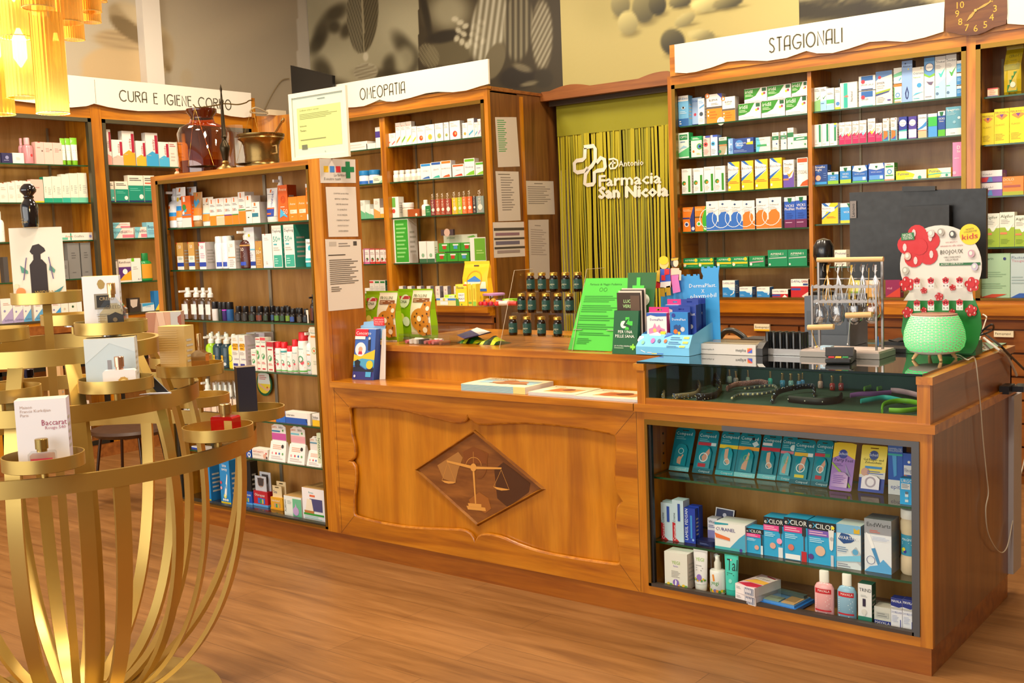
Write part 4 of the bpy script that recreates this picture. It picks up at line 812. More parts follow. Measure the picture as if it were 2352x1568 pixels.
row('Y',yp,SZ2[1],'second shelf, STAGIONALI second bay',GS,f'''
1870.6 1887.5 286 b | white carton with dark green bar | {WGR()}
1888 1904.8 284 b | white carton with dark green bar | {WGR()}
1905.7 1922.6 283 b | white carton with green bar and yellow corner | {WGR()}; r .62 .92 .95 1 c8d820; r .62 .82 .95 .92 5a9ad0
1927.6 1941 281 b | white and magenta carton | {TRF('8ac8c0')}
1941.4 1956 279.5 b | white and magenta carton | {TRF('d8b040')}
1957.8 1973 278 b | white and magenta carton | {TRF('a07060')}
1974 1990 276 b | white and magenta carton | {TRF('7ac8e8')}
1993.5 2010.5 272 b s=7a6a64 | tallest white and magenta carton | {TRF('e8d030')}
2011.5 2025.6 282.6 b | shortest white and magenta carton | {TRF('6a4a4a')}
2027.8 2042 272 b | slim carton with turquoise and orange foot | eae6dc; r 0 0 .95 .46 2fa0b8; p .1,.06 .8,.2 .8,.42 .1,.46 e8752a; p .1,.06 .8,.06 .8,.2 5a4aa0; t .1 .84 .07 4a4a4a Neo; c .8 .94 .08 c02020; l .1 .6 .7 .76 3 b0b0b0
2045.8 2060 270 b | slim carton with turquoise and orange foot | eae6dc; r 0 0 .95 .46 2fa0b8; p .1,.06 .8,.2 .8,.42 .1,.46 e8752a; p .1,.06 .8,.06 .8,.2 5a4aa0; t .1 .84 .07 4a4a4a Neo; c .8 .94 .08 c02020; l .1 .6 .7 .76 3 b0b0b0
2064.7 2083 268 b | blue carton with white disc | 2a3a9a; r 0 0 1 .4 e8e8e4; p 0,.4 1,.44 1,.36 0,.36 2fb0a8; c .5 .72 .44 w; T .5 .72 .07 2a4a8a Otrivin; l .2 .6 .8 .68 1 a0a8c0; r 0 0 1 .05 3ac0a8
2087 2104.8 267 b | violet carton with white disc | 4a3a9a; r 0 0 1 .42 e8e4e4; c .5 .72 .42 w; T .5 .72 .07 2a4a8a Otrivin; l .2 .6 .8 .68 1 a0a8c0; r 0 0 1 .05 6a4a9a
2108.7 2128 262.6 b | white carton with blue swirl | e8e6e0; p 0,.4 .5,.52 1,.7 1,.5 .5,.4 0,.34 3a8ad0; t .06 .82 .08 2a2a5a Otriduo; r 0 .02 1 .3 d8b890; r 0 .3 1 .33 c85a3a
2131.9 2152.5 260.5 b | carton in white, green and blue blocks | 4a9ae0; r 0 .46 1 .86 3ab84a; r 0 .86 1 1 ece8e0
2154.6 2171 255 b | blue carton with green shield | 1f4a9a; r 0 0 1 .26 5ab830; r 0 .82 1 1 w; p .2,.97 .8,.97 .7,.84 .5,.78 .3,.84 D; T .5 .66 .08 w VICKS; T .5 .57 .06 w Sinex
2172.4 2207.8 245 b | large teal carton with white foot | 5a9ab0; r 0 0 1 .24 e6e4dc; t .06 .86 .08 w Spagyrom; l .08 .7 .7 .82 3 9ac4d0; c .86 .6 .09 cfe0e4; c .56 .46 .1 8ab8c8; l .3 .06 .7 .1 1 a0a0a0''')
row('Y',yp,SZ2[2],'third shelf, STAGIONALI second bay',GS,'''
1870.6 1901 378.6 b s=16243e | dark blue carton with nose picture | 24488e; t .08 .84 .12 w Breathe; t .1 .7 .12 w Right; l .1 .6 .6 .64 1 5aa0e0; c .3 .34 .2 e8b090; r .06 .02 .94 .14 3a9ae0; l .7 .3 .95 .6 3 5a7ab8
1901.5 1926 395 b s=1a4a2a | small blue and green carton | 3a8ad0; r 0 0 1 .28 8ac030; r 0 .8 1 1 w; p .36,.98 .64,.98 .6,.8 .5,.72 .4,.8 D; T .5 .5 .12 w VICKS; l .2 .32 .8 .44 2 d0e8f8
1929.6 1955 382 b s=2a5a3a | blue and green carton | 2f86cc; r 0 0 1 .22 a8c838; r 0 .74 1 1 w; p .32,.92 .68,.92 .62,.76 .5,.66 .38,.76 D; T .5 .5 .1 w VICKS; l .2 .32 .8 .44 2 d0e8f8
1957.8 1992 380 b | blue hang pack with white arch | 2a66b8; r 0 0 1 .08 5ab84a; p .15,1 .85,1 1,.7 .5,.6 0,.7 w; p .4,.84 .6,.84 .56,.74 .5,.7 .44,.74 D; T .5 .46 .08 d0e0f0 VICKS inhaler; r .06 .1 .94 .34 5a9ae0; r .7 .14 .9 .3 e8e8f0
1995 2031.5 375 b | blue hang pack with white arch | 2a5ab8; r 0 0 1 .08 5ab84a; p .1,1 .9,1 1,.72 .5,.62 0,.72 w; p .42,.86 .58,.86 .56,.76 .5,.72 .44,.76 D; T .5 .48 .08 d0e0f0 VICKS inhaler; r .06 .1 .94 .34 5a9ae0; r .72 .14 .9 .3 e8e8f0
2032 2054 374 b s=2f7a2e | white and green carton with blue ring | e6e8e0; r .1 .74 .9 .84 3a9a4a; o .5 .5 .26 4a9ad0 .4; r .1 .26 .9 .32 3a9a4a; r 0 0 1 .08 e09070; l .2 .88 .8 .94 1 d07050
2058 2128 391 b d=.05 | long flat yellow and white carton | ecd820; p .55,0 1,0 1,1 .3,1 .62,.55 e8e8d8; t .06 .5 .32 2a6a8a Pulmex; l .3 .1 .7 .2 1 e8e8d8; c .78 .14 .06 2a9a80
2132 2184 386 b d=.05 | shorter flat yellow and white carton | e6dc50; p .5,0 1,0 1,1 .4,1 .62,.5 e8e8dc; t .06 .58 .28 2a6a8a Pulmex; p 0,.3 .4,.4 1,.36 1,.46 .4,.5 0,.38 4ac0b8; l .3 .06 .7 .16 1 d8a040; c .82 .2 .06 2a9a80
2188 2209 326.6 b d=.05 | tall pink carton beside the brass frame | e884b0; t .5 .8 .1 w D; t .5 .7 .07 w So; l .2 .5 .9 .56 1 f4c0d4; c .2 .1 .2 f0b0c8''')
row('Y',yp,SZ2[3],'fourth shelf, STAGIONALI second bay',GS,'''
1888 1925 466 b | =white, yellow and blue carton beside the black screen, STAGIONALI second bay | w; p 1,1 .55,1 .2,.45 0,.2 0,0 1,0 y; p 0,1 .2,1 .6,.75 .35,.72 b; p 0,.2 0,.3 1,.9 1,.82 b; p 0,.64 .6,.56 .8,.62 .8,.8 0,.86 w; t .04 .7 .09 4a4a7a Bisolvon; l .3 .26 .9 .36 2 e07030
1930.5 1960 466 b | =blue carton half hidden by the black screen, STAGIONALI second bay | 3a9ae0; r 0 .8 1 1 w; p .5,.98 1,.98 1,.8 .7,.76 D; t .25 .5 .1 w VICKS; r 0 0 1 .14 e8d040''')
row('Y',yp,SZ2[4],'fifth shelf, STAGIONALI second bay',GS,'''
1917 1944 574 b | =small cream carton above the wooden rack bar, left of the screen | ece4d4; t .08 .72 .16 3a4a6a Pretuval; r .06 .4 .8 .52 e0a878; l .1 .1 .9 .3 2 b8b0a8''')
row('Y',yp,SZ2[5],'lowest shelf, STAGIONALI second bay',GS,'''
1950 1975 640 b | =light green carton behind the jewellery rack, STAGIONALI second bay | d8d87a; r 0 .0 1 .3 7aa03a; r .2 .5 .8 .8 e8e8d8
1988 2018 640 b | =beige carton behind the jewellery rack, STAGIONALI second bay | d8b890; r 0 .0 1 .6 d0a058; r .2 .7 .8 .9 e8e0d0
2034 2068 637 b | =magenta carton under the black screen, STAGIONALI second bay | 8a1c50; p 0,0 1,.5 1,0 c83a2a; t .1 .4 .12 e8a0b8 vital''')
row('Y',yp,SZ3[0],'top shelf, STAGIONALI third bay',GS,'''
2268 2292 202 b d=.03 | =tiny pink and blue edged carton next to the yellow bag | eec8a8; r 0 .86 1 1 c84a4a; r 0 0 1 .12 6a5a8a; l .2 .2 .8 .8 3 d09a78''')
PER='ecd41e; t .05 .86 .06 7a4a3a PERSKINDOL; p .25,.84 .75,.84 .9,.8 .5,.68 .1,.8 e08a3a; p .35,.84 .65,.84 .5,.74 7a3a8a; t .08 .52 .05 b89a1e CLASSIC; l .08 .1 .7 .3 5 c8ac1e'
row('Y',yp,SZ3[1],'second shelf, STAGIONALI third bay',GS,f'''
2255.5 2283 259 b | shortest bright yellow carton | {PER}
2283.6 2318 249.6 b | taller bright yellow carton | {PER}
2319 2358 246 b | tallest bright yellow carton | {PER}''')
row('Y',yp,SZ3[2],'third shelf, STAGIONALI third bay',GS,'''
2254 2302 420 b d=.1 | =lower of two stacked white and purple cartons, STAGIONALI third bay | 7d5ab0; r 0 .48 1 1 e6e2e0; t .06 .6 .16 5a4a6a Voltadol; p .0,.05 .25,.05 .35,.45 .0,.4 c83a3a; p .3,.05 .55,.05 .5,.45 .38,.4 4a8ac0
2254 2302 391 b z=419 d=.1 | =upper of two stacked white and purple cartons, STAGIONALI third bay | 7d5ab0; r 0 .48 1 1 e6e2e0; t .06 .6 .16 5a4a6a Voltadol; p .0,.05 .25,.05 .35,.45 .0,.4 c83a3a; p .3,.05 .55,.05 .5,.45 .38,.4 4a8ac0
2302.5 2351 405 b d=.1 | =orange and green carton, STAGIONALI third bay | ee8434; r 0 0 1 .2 a8b030; t .04 .78 .14 f8d8b0 DOLO; r .04 .42 .86 .54 a8584a; l .04 .62 .6 .68 1 f0b080''')
ALG='e4e6d8; r 0 0 1 .56 9ab82a; t .06 .84 .09 4a5a3a Algifor; l .08 .66 .7 .8 3 b8b8b0; p .3,.62 .5,.46 .62,.46 .98,.7 .56,.56 f4f4ea; r .04 .36 .5 .42 e08050; l .08 .08 .7 .24 4 7a9a1e'
row('Y',yp,SZ3[3],'fourth shelf, STAGIONALI third bay',GS,f'''
2261 2295.5 490 b | lime and white carton with tick | {ALG}
2296 2330 487 b | lime and white carton with tick | {ALG}
2331 2362 494 b | lime and white carton with tick | {ALG}''')
row('Y',yp,SZ1[5],'lowest shelf, STAGIONALI third bay',GS,'''
2251 2320 582 b d=.06 | =large pale green carton right of the earring display | a4c8a4; t .02 .86 .06 3a5a4a ctoparin; t .02 .8 .05 c06a70 ugel; l .02 .46 .9 .6 3 8ab08c; l .02 .2 .9 .34 3 8ab08c; c .82 .88 .05 2a3a7a; p 0,0 .4,.08 .9,.08 .5,0 c8441e
2321 2362 582 b d=.06 | =large pale blue carton at the picture edge, lowest STAGIONALI shelf | b8ccd0; t .06 .88 .07 5a6a8a Flector; t .06 .81 .06 c88a9a Tissugel; l .06 .3 .9 .5 3 98b0b4; p 0,0 .5,.1 1,.1 1,0 2a5ab0''')
# ---------------- homeopathy cabinet
GO='goods on the OMEOPATIA shelves';yq=YO+.06
BOI=lambda c:f'w; t .1 .82 .06 d86a4a Boiron; l .1 .66 .8 .78 2 b8b4ac; p .15,.1 .85,.32 .85,.42 .15,.2 {c}'
BOC=lambda c,d='c8a060':f'w; t .1 .84 .06 d86a4a Boiron; l .1 .68 .8 .8 2 b8b4ac; c .5 .3 .22 {c}; c .55 .32 .1 {d}'
row('Y',yq,OZ2[0],'top shelf, OMEOPATIA second bay',GO,f'''
888 898.6 307 b d=.04 | small white carton with red slash | {BOI('d85a5a')}
899 909.5 305.6 b d=.04 | small white carton with red slash | {BOI('d85a5a')}
910 921.6 282 b d=.04 | tall white carton with orange slash | {BOI('e08a3a')}
922 933.6 280.6 b d=.04 | tall white carton with green slash | {BOI('7ab83a')}
933.9 946.5 278.6 b d=.04 | tall white carton with yellow slash | {BOI('e0d030')}
947 957.8 290 b d=.04 | small white carton with yellow slash | {BOI('e0d030')}
958.5 977.6 289 b d=.05 | white carton with red dot | {BOC('c84a1e')}
978 999 286 b d=.05 s=a8a0a8 | white carton with yellow dot | {BOC('d8c030')}
1000 1019 283 b d=.05 | white carton with green dot | {BOC('9ab060')}
1020.5 1032 280.6 b d=.05 | slim white carton with green dot | {BOC('7a9a4a')}
1034 1057.5 277.6 b d=.05 | largest white carton with red dot | {BOC('c83a1e')}
1062.6 1074.6 282 b d=.05 | white carton with olive mark | {BOC('b0a030')}
1075 1089.6 272 b d=.05 s=9a94a0 | tall white carton with blue slashes | {BOI('4aa8d0')}
1090 1097.8 281 b d=.05 | slim white carton with blue slash | {BOI('4aa8d0')}
1098 1105 273 b d=.05 | slim white carton with lilac slash | {BOI('b088c8')}''')
row('Y',yq,OZ2[1],'second shelf, OMEOPATIA second bay',GO,f'''
900.6 912 392 pil | white pill bottle | ece6da; r .1 .1 .9 .6 d8d0c0
914 925 391 pil | white pill bottle | ece6da; r .1 .1 .9 .6 d8d0c0
927 939.6 390 pil | white pill bottle | ece6da; r .1 .1 .9 .6 d8d0c0
941 952.6 389 pil | white pill bottle | ece6da; r .1 .1 .9 .6 d8d0c0
953.6 966 387 pil | white pill bottle | ece6da; r .1 .1 .9 .6 d8d0c0
967 990.6 376 b d=.05 | white carton with blue top | w; r .05 .84 .95 .98 2a8ad0; T .5 .5 .09 6a6a7a OSCILLO; p .1,.04 .9,.04 .8,.2 .4,.14 3a6ab0
991 1013.6 372 b d=.05 | white carton with dark blue top | w; r .05 .84 .95 .98 2a5aa8; T .5 .5 .09 6a6a7a SEDATIF; p .1,.04 .9,.04 .8,.2 .4,.14 3ab0a0
1014 1037 369 b d=.05 s=b0a8a8 | white carton with orange top | w; r .05 .84 .95 .98 ea7a2a; T .5 .5 .09 6a6a7a HOMEOVOX; p .1,.04 .9,.04 .8,.2 .4,.14 e05a2a
1039.6 1066 377 b d=.05 | low white carton with red orange top | w; r .05 .82 .95 .96 d85a1e; T .5 .5 .1 6a6a9a Traumeel; p .1,.06 .9,.06 .8,.24 .4,.16 d0402a
1067 1091 363.5 b d=.05 | tall white carton with green top | w; r .05 .82 .95 .96 6ab82a; T .5 .46 .1 5a6aa0 Rhinallergy; p .1,.04 .95,.04 .95,.3 .5,.2 7ac030
1092.6 1111 372 b d=.05 | white carton with green top and curve | w; r .05 .8 .95 .96 5aa82a; l .1 .5 .8 .6 1 6a6aa0; p .1,.04 .95,.04 .95,.3 .5,.2 8ac83a''')
SP=lambda c:f'{c}; c .5 .35 .3 e8e0d0; V .62 .5 .4 e8dcc8 SIDROGA; l .2 .05 .8 .2 2 c8b0a0'
row('Y',yq,OZ2[2],'third shelf, OMEOPATIA second bay',GO,f'''
899 917 452 b s=dcd6cc | white carton with green panel | w; r .1 .5 .6 .96 6ab04a; c .35 .32 .2 c84a3a
920 939.6 465.5 jar | squat cream jar | d8d0bc; r .0 .1 1 .9 c8c0a8; l .2 .3 .8 .7 3 e8e4d8
937 963 480 b | low red brown carton | a8501e; c .75 .25 .1 e8e0d0
965 979.6 459 bot cap=e8e0d0 | small white bottle | e8e4da; r .1 .1 .9 .6 d8c8b0
977.6 990 472.6 b d=.03 | small green carton | 2a7a40; l .2 .3 .8 .7 2 8ac08a
990 1000.8 458.6 b | slim dark red carton | {SP('7a2a2e')}
1001.2 1012.6 457 b | slim rust carton | {SP('a84a2a')}
1013 1023 456.6 b | slim rust carton | {SP('a04028')}
1023.5 1037 456 b | slim rust carton | {SP('963a2a')}
1039 1051.6 454 b | yellow carton | {SP('dcb41e')}
1052 1062 453 b | lime carton | {SP('a8c02a')}
1062.5 1073 452 b | orange carton | {SP('e06a2a')}
1074 1085.5 451 b | orange carton | {SP('e05a20')}
1087 1094 451 b | slim black carton | {SP('3a3a3e')}
1095 1112 450 b | grey green carton | {SP('8a9a94')}''')
row('Y',yq,OZ2[3],'fourth shelf, OMEOPATIA second bay',GO,'''
902 941 503 b d=.1 s=dcd8d4 | large white folder box with green list | e8e6de; r .22 .02 .98 .98 3aa030; l .3 .1 .9 .92 9 8ad078; r .06 .1 .14 .9 5a6a4a
964 981 554 b d=.04 | white carton with dark green foot | ece4dc; r 0 0 1 .18 3a6a4a; c .5 .34 .2 8ab090
982 999 554 b d=.04 | white carton with dark green foot | ece4dc; r 0 0 1 .18 3a6a4a; c .5 .34 .2 8ab090
1081 1117 545 b d=.06 | white carton with lime panel | e4e2da; r .28 .04 .98 .96 6aa82e; l .4 .3 .9 .5 2 a8d070
1013 1041 527 b z=541 d=.02 dy=.02 | =dark photo card standing on the green counter display | 4a3a3e; c .5 .5 .24 c8a898''')
row('Y',yq,OZ2[4],'lowest shelf, OMEOPATIA second bay',GO,'\n'.join(f'{a} {b} 657 b d=.04 s=8a8494 | small white carton with lilac side | e4dcd0; l .2 .3 .8 .5 2 b8b0b0; c .5 .7 .16 c8a0a0' for a,b in((917.5,926.6),(936.8,946.5),(958.8,968),(981,990),(1001,1011),(1019.5,1028.7),(1043.5,1053))))
row('Y',yq,OZ1[0],'top shelf, OMEOPATIA first bay',GO,'''
801 844 326 b d=.1 | flat white box | eae6dc; l .1 .2 .9 .8 2 d0c8c0
842 863 329 b d=.06 | small flat white box | eae6dc
863.6 877 292 b d=.03 | upright white carton with violet band | ece8e0; r 0 .5 1 .8 4a3a8a''')
row('Y',yq,OZ1[1],'second shelf, OMEOPATIA first bay',GO,'''
820 839 392 jar cap=2a86c8 | white tub with blue lid | e6e8ea; r 0 0 1 .4 2a6ac0; l .2 .5 .8 .8 2 8ab0d8
843 862 390 jar cap=2a86c8 | white tub with blue lid | e6e8ea; r 0 0 1 .4 2a6ac0; l .2 .5 .8 .8 2 8ab0d8
857 882 404 b d=.04 dy=-.02 | flat white green carton | e4e4d0; p .5,0 1,0 1,.6 9ac8a0; l .1 .3 .6 .7 2 8a8a7a''')
row('Y',yq,OZ1[2],'third shelf, OMEOPATIA first bay',GO,'''
825 839.5 460 b | tall white and green carton | e4e6dc; p 0,0 1,0 1,.3 0,.55 6ab88a; l .2 .7 .8 .9 3 a8b0a0
840 850.6 469 b | white and green carton | e4e6dc; p 0,0 1,0 1,.3 0,.5 6ab88a
851 859 479 b | small white and green carton | e4e6dc; p 0,0 1,0 1,.3 0,.5 6ab88a
860 873.6 456 b s=b8aca4 | tall white and orange carton | eee4d8; p 0,0 1,0 1,.3 0,.5 e8a050; l .2 .7 .8 .9 3 c0b0a0
874 885 476.5 b | small white and yellow carton | eee4d8; r 0 0 1 .4 e0a83a''')
row('Y',yq,OZ1[3],'fourth shelf, OMEOPATIA first bay',GO,'\n'.join(f'{a} {b} 571 b d=.05 s={s} | slim berry carton, {t} foot | ece4dc; r 0 0 1 .14 {c}; r 0 .94 1 1 {c}; c .5 .3 .26 3a6a3a; c .4 .24 .18 {c}; l .1 .6 .9 .8 2 c0b4b0' for a,b,s,c,t in((829,836.6,'c87aa8','c84a4a','red'),(839,849.3,'c87aa8','d06a9a','pink'),(851,861.8,'b05a4a','c83a3a','red'),(863.5,873,'b05a4a','d0402a','orange'),(874,883.3,'b05a4a','c03a3a','red'),(883.6,892.6,'b05a4a','c83a4a','red'))))
row('Y',yq,OZ1[4],'lowest shelf, OMEOPATIA first bay',GO,'''
834 849 662 jar cap=e8e4da | white jar | ece8e0
850.6 861.6 644 b d=.05 | pale carton with red tab | d8d4c8; r .0 .86 .8 .96 c83a3a; l .1 .2 .9 .7 6 b8b8b0
862 873.6 644 b d=.05 | pale carton with green tab | d8d4c8; r .1 .86 .9 .96 2a7a3a; l .1 .2 .9 .7 6 b8b8b0
874 886.6 644 b d=.05 s=1a7a5a | pale carton with green tab | d8d4c8; r .1 .86 .9 .96 2a7a3a; l .1 .2 .9 .7 6 b8b8b0''')
# ---------------- body-care cabinet, left wall
GC='goods on the CURA E IGIENE CORPO shelves';xq=XC-.06
ANT=lambda c,t=.45:f'ece6dc; r 0 0 1 {t*.5:.2f} {c}; p 0,{t*.5:.2f} 1,{t*.5:.2f} 1,{t*.8:.2f} .5,{t:.2f} 0,{t*.7:.2f} {c}; r .74 .38 .98 .93 a81c38; v .7 .48 .2 a81c38 antidry; l .1 .3 .5 .34 1 b0a8a0'
row('X',xq,AZ[0],'top shelf, left bay, CURA sign',GC,'''
-18 3 352 b d=.05 | dark navy carton | 2a2440; l .2 .4 .8 .6 2 6a6a8a
4.6 29.6 351 b d=.05 | navy carton with crest | 2a2852; c .5 .55 .16 8a8ab0; l .2 .2 .8 .34 1 8a8ab0
30 56 351 b d=.05 | low white carton | eae4d6; l .3 .3 .7 .6 3 b8b0a4
48.5 61 317 bot dy=.05 cap=e0a8a8 | pink glass bottle behind another | c88a8e
59 83 315.6 bot cap=e0a8a8 | pink glass bottle with red dot | c48488; c .62 .5 .1 c83a3a
84 103 326 b d=.05 | pink carton | eab8ac; c .8 .6 .1 6a5a50; r .3 .98 .6 1 c8283a; l .2 .7 .7 .8 1 b88a80
103.4 123.6 327 b d=.05 | pale pink carton | eabcae; l .2 .55 .7 .75 3 b88a80; p .7,.65 .8,.72 .9,.65 5a5a50
124 145 328 b d=.05 | pale pink carton | eabcae; l .2 .55 .7 .75 3 b88a80; p .7,.65 .8,.72 .9,.65 5a5a50
143.8 155.4 317 t cap=7ab820 | green capped tube in a green tray | e8e8d8; r 0 .7 1 1 7ac020; l .2 .3 .8 .5 2 b0b0a0
155.8 167.6 317 t cap=7ab820 | green capped tube in a green tray | e8e8d8; r 0 .7 1 1 7ac020; l .2 .3 .8 .5 2 b0b0a0
168 183.6 316 t cap=7ab820 | green capped tube in a green tray | e8e8d8; r 0 .7 1 1 7ac020; l .2 .3 .8 .5 2 b0b0a0''')
WB0='e6dccc; l .2 .62 .8 .8 2 b8aca0; l .2 .2 .7 .4 3 ccc2b4; r .4 .98 .6 1 c83a3a'
TEA=lambda c:f'e2ddc8; r 0 0 1 .17 {c}; v .3 .4 .16 8aa098 FORTE; l .5 .3 .9 .6 5 b0b8b0'
row('X',xq,AZ[1],'second shelf, left bay, CURA sign',GC,f'''
-20 -1 421 b d=.05 | white carton | {WB0}
.5 19.6 420 b d=.05 | white carton | {WB0}
20 37.6 418 b d=.05 | white carton | {WB0}
38 55.6 415 b d=.05 | white carton | {WB0}
56 74 415 b d=.05 | white carton | {WB0}
74.6 102 412 b d=.05 | rose carton with yellow foot | e0b4a4; r 0 0 1 .06 e8b81e; l .3 .6 .8 .7 1 b08a80
103 122 406 b d=.05 s=1a8a6a | tall white and green carton | {TEA('1a9a78')}
122.5 144 405 b d=.05 | tall white and green carton | {TEA('1a9a78')}
144.4 163 400 b d=.05 | tall white and turquoise carton | {TEA('2aa890')}
163.4 182 398 b d=.05 | tall white and pale green carton | {TEA('6ac0a0')}
182.4 203 397 b d=.05 | tallest white and pale green carton | {TEA('6ac0a0')}''')
row('X',xq,AZ[2],'third shelf, left bay, CURA sign',GC,'''
-4 16.6 485 bot | white pump bottle | ece6dc; l .3 .3 .7 .6 2 d0a0a8
141.6 213 534 b d=.05 | long flat white carton | e4dcd0; r .28 .05 .32 .95 2a9a80; t .12 .4 .3 d08060 Avene; t .4 .4 .3 7a8a80 Cicalfate; r .02 .1 .2 .4 6ab89a; c .93 .5 .04 8a8ac0''')
GRY='7c7a76; l .3 .55 .7 .75 3 5c5a58; l .3 .15 .7 .2 1 5c5a58'
row('X',xq,AZ[3],'fourth shelf, left bay, CURA sign',GC,f'''
11 22 590 b d=.05 | slim dark grey carton | 4a4644
147 159 598 b d=.05 dy=-.02 | short grey carton | {GRY}
160 187 558 b d=.05 | tall grey carton | {GRY}
190 213 557 b d=.05 | tall grey carton | {GRY}''')
WOM=lambda c:f'e8ded4; p 0,0 1,0 1,.62 0,.1 {c}; t .25 .08 .1 4a4a6a lactibiane; c .3 .5 .1 8a8ab0; l .2 .72 .8 .84 2 d0a898'
row('X',xq,AZ[4],'lowest shelf, left bay, CURA sign',GC,f'''
5 31.6 686 b d=.05 s=d0c8d0 | white carton with lilac corner | {WOM('a898bc')}
32.4 55 690 b d=.05 s=d0c8d0 | white carton with lilac corner | {WOM('a898bc')}
55.6 74 690 b d=.05 | white carton with blue corner | {WOM('5a9ac0')}
80 100 691 b d=.05 | white carton with blue corner | {WOM('5a9ac0')}
102 117 692 b d=.05 | white carton with red corner | {WOM('d8604a')}
118.6 141.4 690 b d=.05 | white carton with bright blue corner | {WOM('3a90c8')}
142 158.6 688 b d=.05 | plain white carton | e6dccc; c .5 .5 .16 c8b8a0
160 178.4 683 b d=.05 | white carton with dark leaf | e6dccc; c .5 .55 .14 3a5a3a; l .2 .8 .8 .88 1 b0a498
178.8 190 680 b d=.05 | slim white carton | e6e0d8; p 0,0 1,0 1,.3 7ab0d0''')
row('X',xq,BZ[0],'top shelf, right bay, CURA sign',GC,f'''
240 258.6 297 b d=.05 | tall carton, dark red tab, pink foot | {ANT('f0a090', .3)}
260 284 321 b d=.05 | short carton, dark red tab, pink foot | {ANT('f0b8a8', .4)}
284.6 312 301 b d=.05 | tall carton, dark red tab, yellow foot | {ANT('e8a01e')}
315 336.6 323.5 b d=.05 | short carton, dark red tab, yellow foot | {ANT('e8b030')}
338 366 305 b d=.05 | tall carton, dark red tab, blue foot | {ANT('3aa0d0')}
367 390 326 b d=.05 | short carton, dark red tab, blue foot | {ANT('4ab0d8')}
390.6 408 326.5 b d=.05 | white carton with red stripes | e6dccc; l .1 .8 .9 .94 2 b03a4a; l .2 .2 .8 .6 3 c8b8a8
408.6 428 326.5 b d=.05 | white carton with grey lines | e6dccc; l .1 .88 .9 .94 1 6a5a5a; l .2 .2 .8 .6 3 c8b8a8
423 439 306 bot dy=.03 | white bottle with white cap behind cartons | e6dccc; l .2 .4 .8 .8 2 b04a5a
552 575 316 b d=.05 | white carton with blue sail behind the bronze mortar | dcd6d0; p .2,.1 .8,.3 .8,.2 6aa0b8''')
PRU=lambda c='128a70':f'e8dcc8; r 0 .06 1 .62 {c}; r 0 0 1 .06 1a2a5a; l .1 .78 .9 .92 2 4a4a4a; l .1 .4 .8 .54 2 5ab8a0; c .82 .2 .14 cfe0d8'
row('X',xq,BZ[1],'second shelf, right bay, CURA sign',GC,f'''
249 263.6 416.6 b d=.05 | white and light teal carton | {PRU('4aa898')}
266.6 296 416.6 b d=.05 | low white and teal carton | {PRU()}
297 332 402.5 b d=.05 | large white and teal carton | {PRU()}
333 358 403 b d=.05 | large white carton with teal and red | {PRU()}; l .1 .66 .9 .76 1 d84a2a''')
BEP='e4dcd0; p 0,0 .2,0 .5,1 0,1 7ac0cc; t .04 .5 .3 3a5a6a Bepanthen; r .5 .06 1 .36 e07a8a; l .5 .56 .95 .8 2 e0a8a8'
row('X',xq,BZ[2],'third shelf, right bay, CURA sign',GC,f'''
255 308 524 b d=.06 | =lower of two stacked flat turquoise and pink cartons by the sunscreen cabinet | {BEP}
255 299 511 b z=524 d=.06 | =upper of two stacked flat turquoise and pink cartons by the sunscreen cabinet | {BEP}
311 338 521 b d=.06 | small white turquoise carton | {BEP}
338.6 362 510 b d=.06 | turquoise carton beside the sunscreen cabinet | 8ac8d8; t .1 .6 .2 2a4a6a Bepa; l .1 .2 .9 .5 3 5a9ab8''')
row('X',xq,BZ[3],'fourth shelf, right bay, CURA sign',GC,'''
261.5 273 600 b d=.05 | slim white carton with orange picture | e8dccc; c .5 .3 .3 e09a3a; l .1 .6 .9 .7 1 6a5a4a
275 303 595 b d=.05 | white carton with violet and gold middle | e8dccc; r 0 .08 1 .66 5a3078; p 0,.08 1,.08 1,.5 .4,.3 e8a82a; c .5 .46 .2 f0f0f0; t .06 .82 .1 4a3a3a Kamillosan
303.6 326 592.6 b d=.05 | white carton with lime corner | e8e8e0; r .05 .86 .34 1 6ac020; l .2 .5 .7 .66 2 b8b8b0; t .6 .06 .08 4a4a6a A.C
327 356 581 bot cap=1a7a3a sx=.6 | green bottle with yellow label | 1e8a40; r .14 .1 .86 .98 d8982a; l .25 .5 .75 .8 3 a8700e''')
row('X',xq,BZ[4],'lowest shelf, right bay, CURA sign',GC,'''
298.6 323 684 b d=.04 | dark carton with breast picture | 3a3028; p .1,.9 .8,.9 .7,.4 .3,.3 .1,.5 c8b8a8
328 355 696 b d=.05 | low white and blue soap carton | d8e0e0; p 0,.6 1,.8 1,1 0,1 3a9ac8; T .5 .5 .24 4aa0d0 Dove
356.5 368 668 b d=.05 | slim blue carton | 2a7ab8; p 0,0 1,0 1,.4 e8c83a''')
